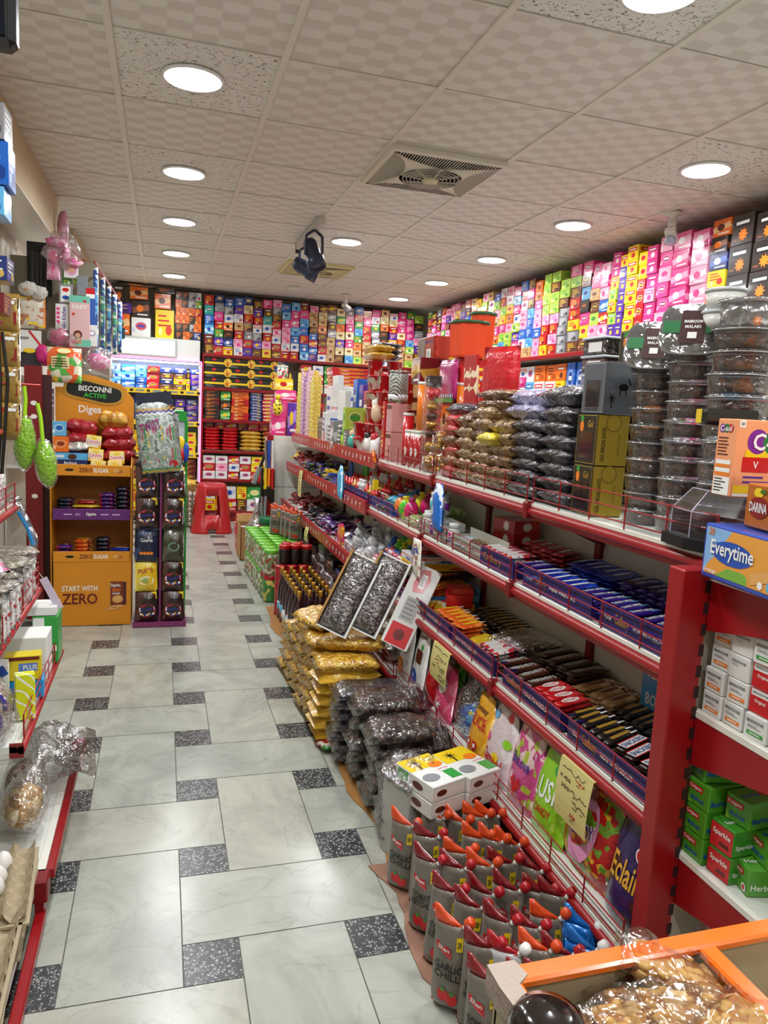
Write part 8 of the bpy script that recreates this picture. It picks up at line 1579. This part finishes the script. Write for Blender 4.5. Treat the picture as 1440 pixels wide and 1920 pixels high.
T('hook_rail', 'horizontal rail above the hanging sachet strips near the back left', 'rail', [('rail', MB().cyl((-.40, 4.9, 2.185), (-.31, 6.1, 2.10), .006, .006, 6, wirem)), ('stay', MB().cyl((-.36, 5.4, 2.15), (-.70, 5.4, 2.42), .005, .005, 6, wirem))])
# ================================================================ ORANGE-TRIMMED TRAY IN THE FOREGROUND
ot = M('tray orange', '#e87018', .22, coat=.5); inn = M('tray liner', '#b8a888', .5, var=.08)
X0, X1, Y0, Y1, ZT = .352, 1.0, .12, .662, .80
def rim(a, b_, c, d): return MB().box(a, b_, c, d, ZT-.012, ZT, ot, .003)
parts = [('rim', rim(X0, X1, Y1-.026, Y1)), ('rim', rim(X0, X0+.026, Y0, Y1-.026)), ('rim', rim(X0, X1, Y0, Y0+.026)), ('rim', rim(X1-.026, X1, Y0+.026, Y1-.026)), ('divider', rim(.605, .629, Y0+.026, Y1-.026)),
    ('side_panel', MB().box(X0+.004, X0+.012, Y0+.01, Y1-.01, .0, ZT-.012, inn)), ('side_panel', MB().box(X0+.004, X1-.004, Y1-.014, Y1-.006, .0, ZT-.012, inn)), ('side_panel', MB().box(X1-.012, X1-.004, Y0, Y1, 0, ZT-.012, inn)), ('side_panel', MB().box(X0, X1, Y0, Y0+.01, 0, ZT-.012, inn)),
    ('divider_panel', MB().box(.613, .621, Y0+.02, Y1-.014, ZT-.14, ZT-.012, inn)), ('tray_floor', MB().box(X0+.01, X1-.01, Y0+.01, Y1-.01, ZT-.12, ZT-.11, inn)),
    ('torn_corner', MB().prism([(X0-.003, Y1+.003), (X0+.03, Y1+.003), (X0+.035, Y1-.02), (X0+.02, Y1-.03), (X0+.022, Y1-.05), (X0+.0, Y1-.055), (X0-.003, Y1-.03)], 2, ZT-.03, ZT+.0015, M('torn paper', '#a8988c', .8, bmp=(90, .6))), 'torn paper covering the corner')]
T('counter_bin', 'orange-rimmed open bin of nut brittle at the bottom right corner', 'bin', parts)
br_ = GR('peanut brittle', '#8c5418', '#c88c3c', '#e4c484', 70, .25, .5, .012, 1)
def brittle(w_, d, h, s_):
    b = MB(); b.box(-w_/2, w_/2, -d/2, d/2, 0, h, br_, .006)
    rr = random.Random(s_)
    pn = M('peanut', '#d0a458', .45, var=.1)
    n = MB()
    for k in range(22): n.blob((rr.uniform(-w_*.45, w_*.45), rr.uniform(-d*.42, d*.42), h*.95), .0065, .0045, .004, pn, 7, 5)
    for k in range(10): n.blob((rr.uniform(-w_*.45, w_*.45), -d*.5, h*rr.uniform(.2, .8)), .006, .003, .0045, pn, 7, 5)
    f_ = MB(); f_.pillow(w_*1.35, d*1.25, h*1.7, FILM('pack film', '#f8f4f0', .05, .4, .14, 20, .6), 14, 8, .35, 3, s_, z0=-h*.2)
    return [('brittle_bar', b, [('nuts', n)]), ('wrapper', f_)]
BP = [meshes(brittle(.10, .05, .022, s_)) for s_ in (1, 2, 3)]
spt = [(.445, .600, .740, .12, 0, 'beside the torn corner'), (.475, .545, .752, .1, 0, 'between black lid and torn corner'), (.535, .608, .745, -.15, 0, 'under the back rim, middle'), (.548, .570, .768, -.2, .1, 'in the centre, lying flat'), (.47, .49, .755, .05, 0, 'nearest the black lid'), (.555, .525, .785, .45, .15, 'propped on the centre one'), (.50, .575, .765, -.05, 0, 'on top, second from the back'), (.575, .622, .765, -.6, .2, 'against the divider at the back'), (.56, .45, .76, .3, 0, 'at the bottom edge of the photo'), (.44, .42, .74, 0, 0, 'behind the black lid')]
for k, (x, y, z, rz, ry, lab) in enumerate(spt): T('brittle_pack', 'film-wrapped peanut brittle bar '+lab, 'brittle', BP[k % 3], (x, y, z), rot=(R.uniform(-.1, .1), ry, rz), scale=(1.2, 1.15, 1.05))
for k in range(12): T('brittle_pack', 'film-wrapped brittle bar filling the lower layers of the bin', 'brittle', BP[k % 3], (.43+.065*(k % 3), .2+.12*(k//3), .703), rot=(0, 0, .4*k), group='brittle bars in the lower layers')
for k in range(4): T('brittle_pack', 'film-wrapped brittle bar right of the divider', 'brittle', BP[k % 3], (.71, .30+.09*k, .72), rot=(0, 0, .3*k), group='brittle bars right of the divider')
bl2 = MB(); bl2.lathe([(0, 0), (.034, 0), (.036, .01), (.036, .10)], 24, M('jar yellow', '#d8a010', .35))
T('lidded_jar', 'jar with glossy dark brown domed lid at the bottom edge', 'jar', [('jar', bl2), ('lid', MB().lathe([(.039, .095), (.040, .125), (.034, .137), (.02, .142), (0, .143)], 28, M('lid brown', '#140a08', .12, coat=.8)))], (.3795, .582, .668), scale=(1, 1, 1))
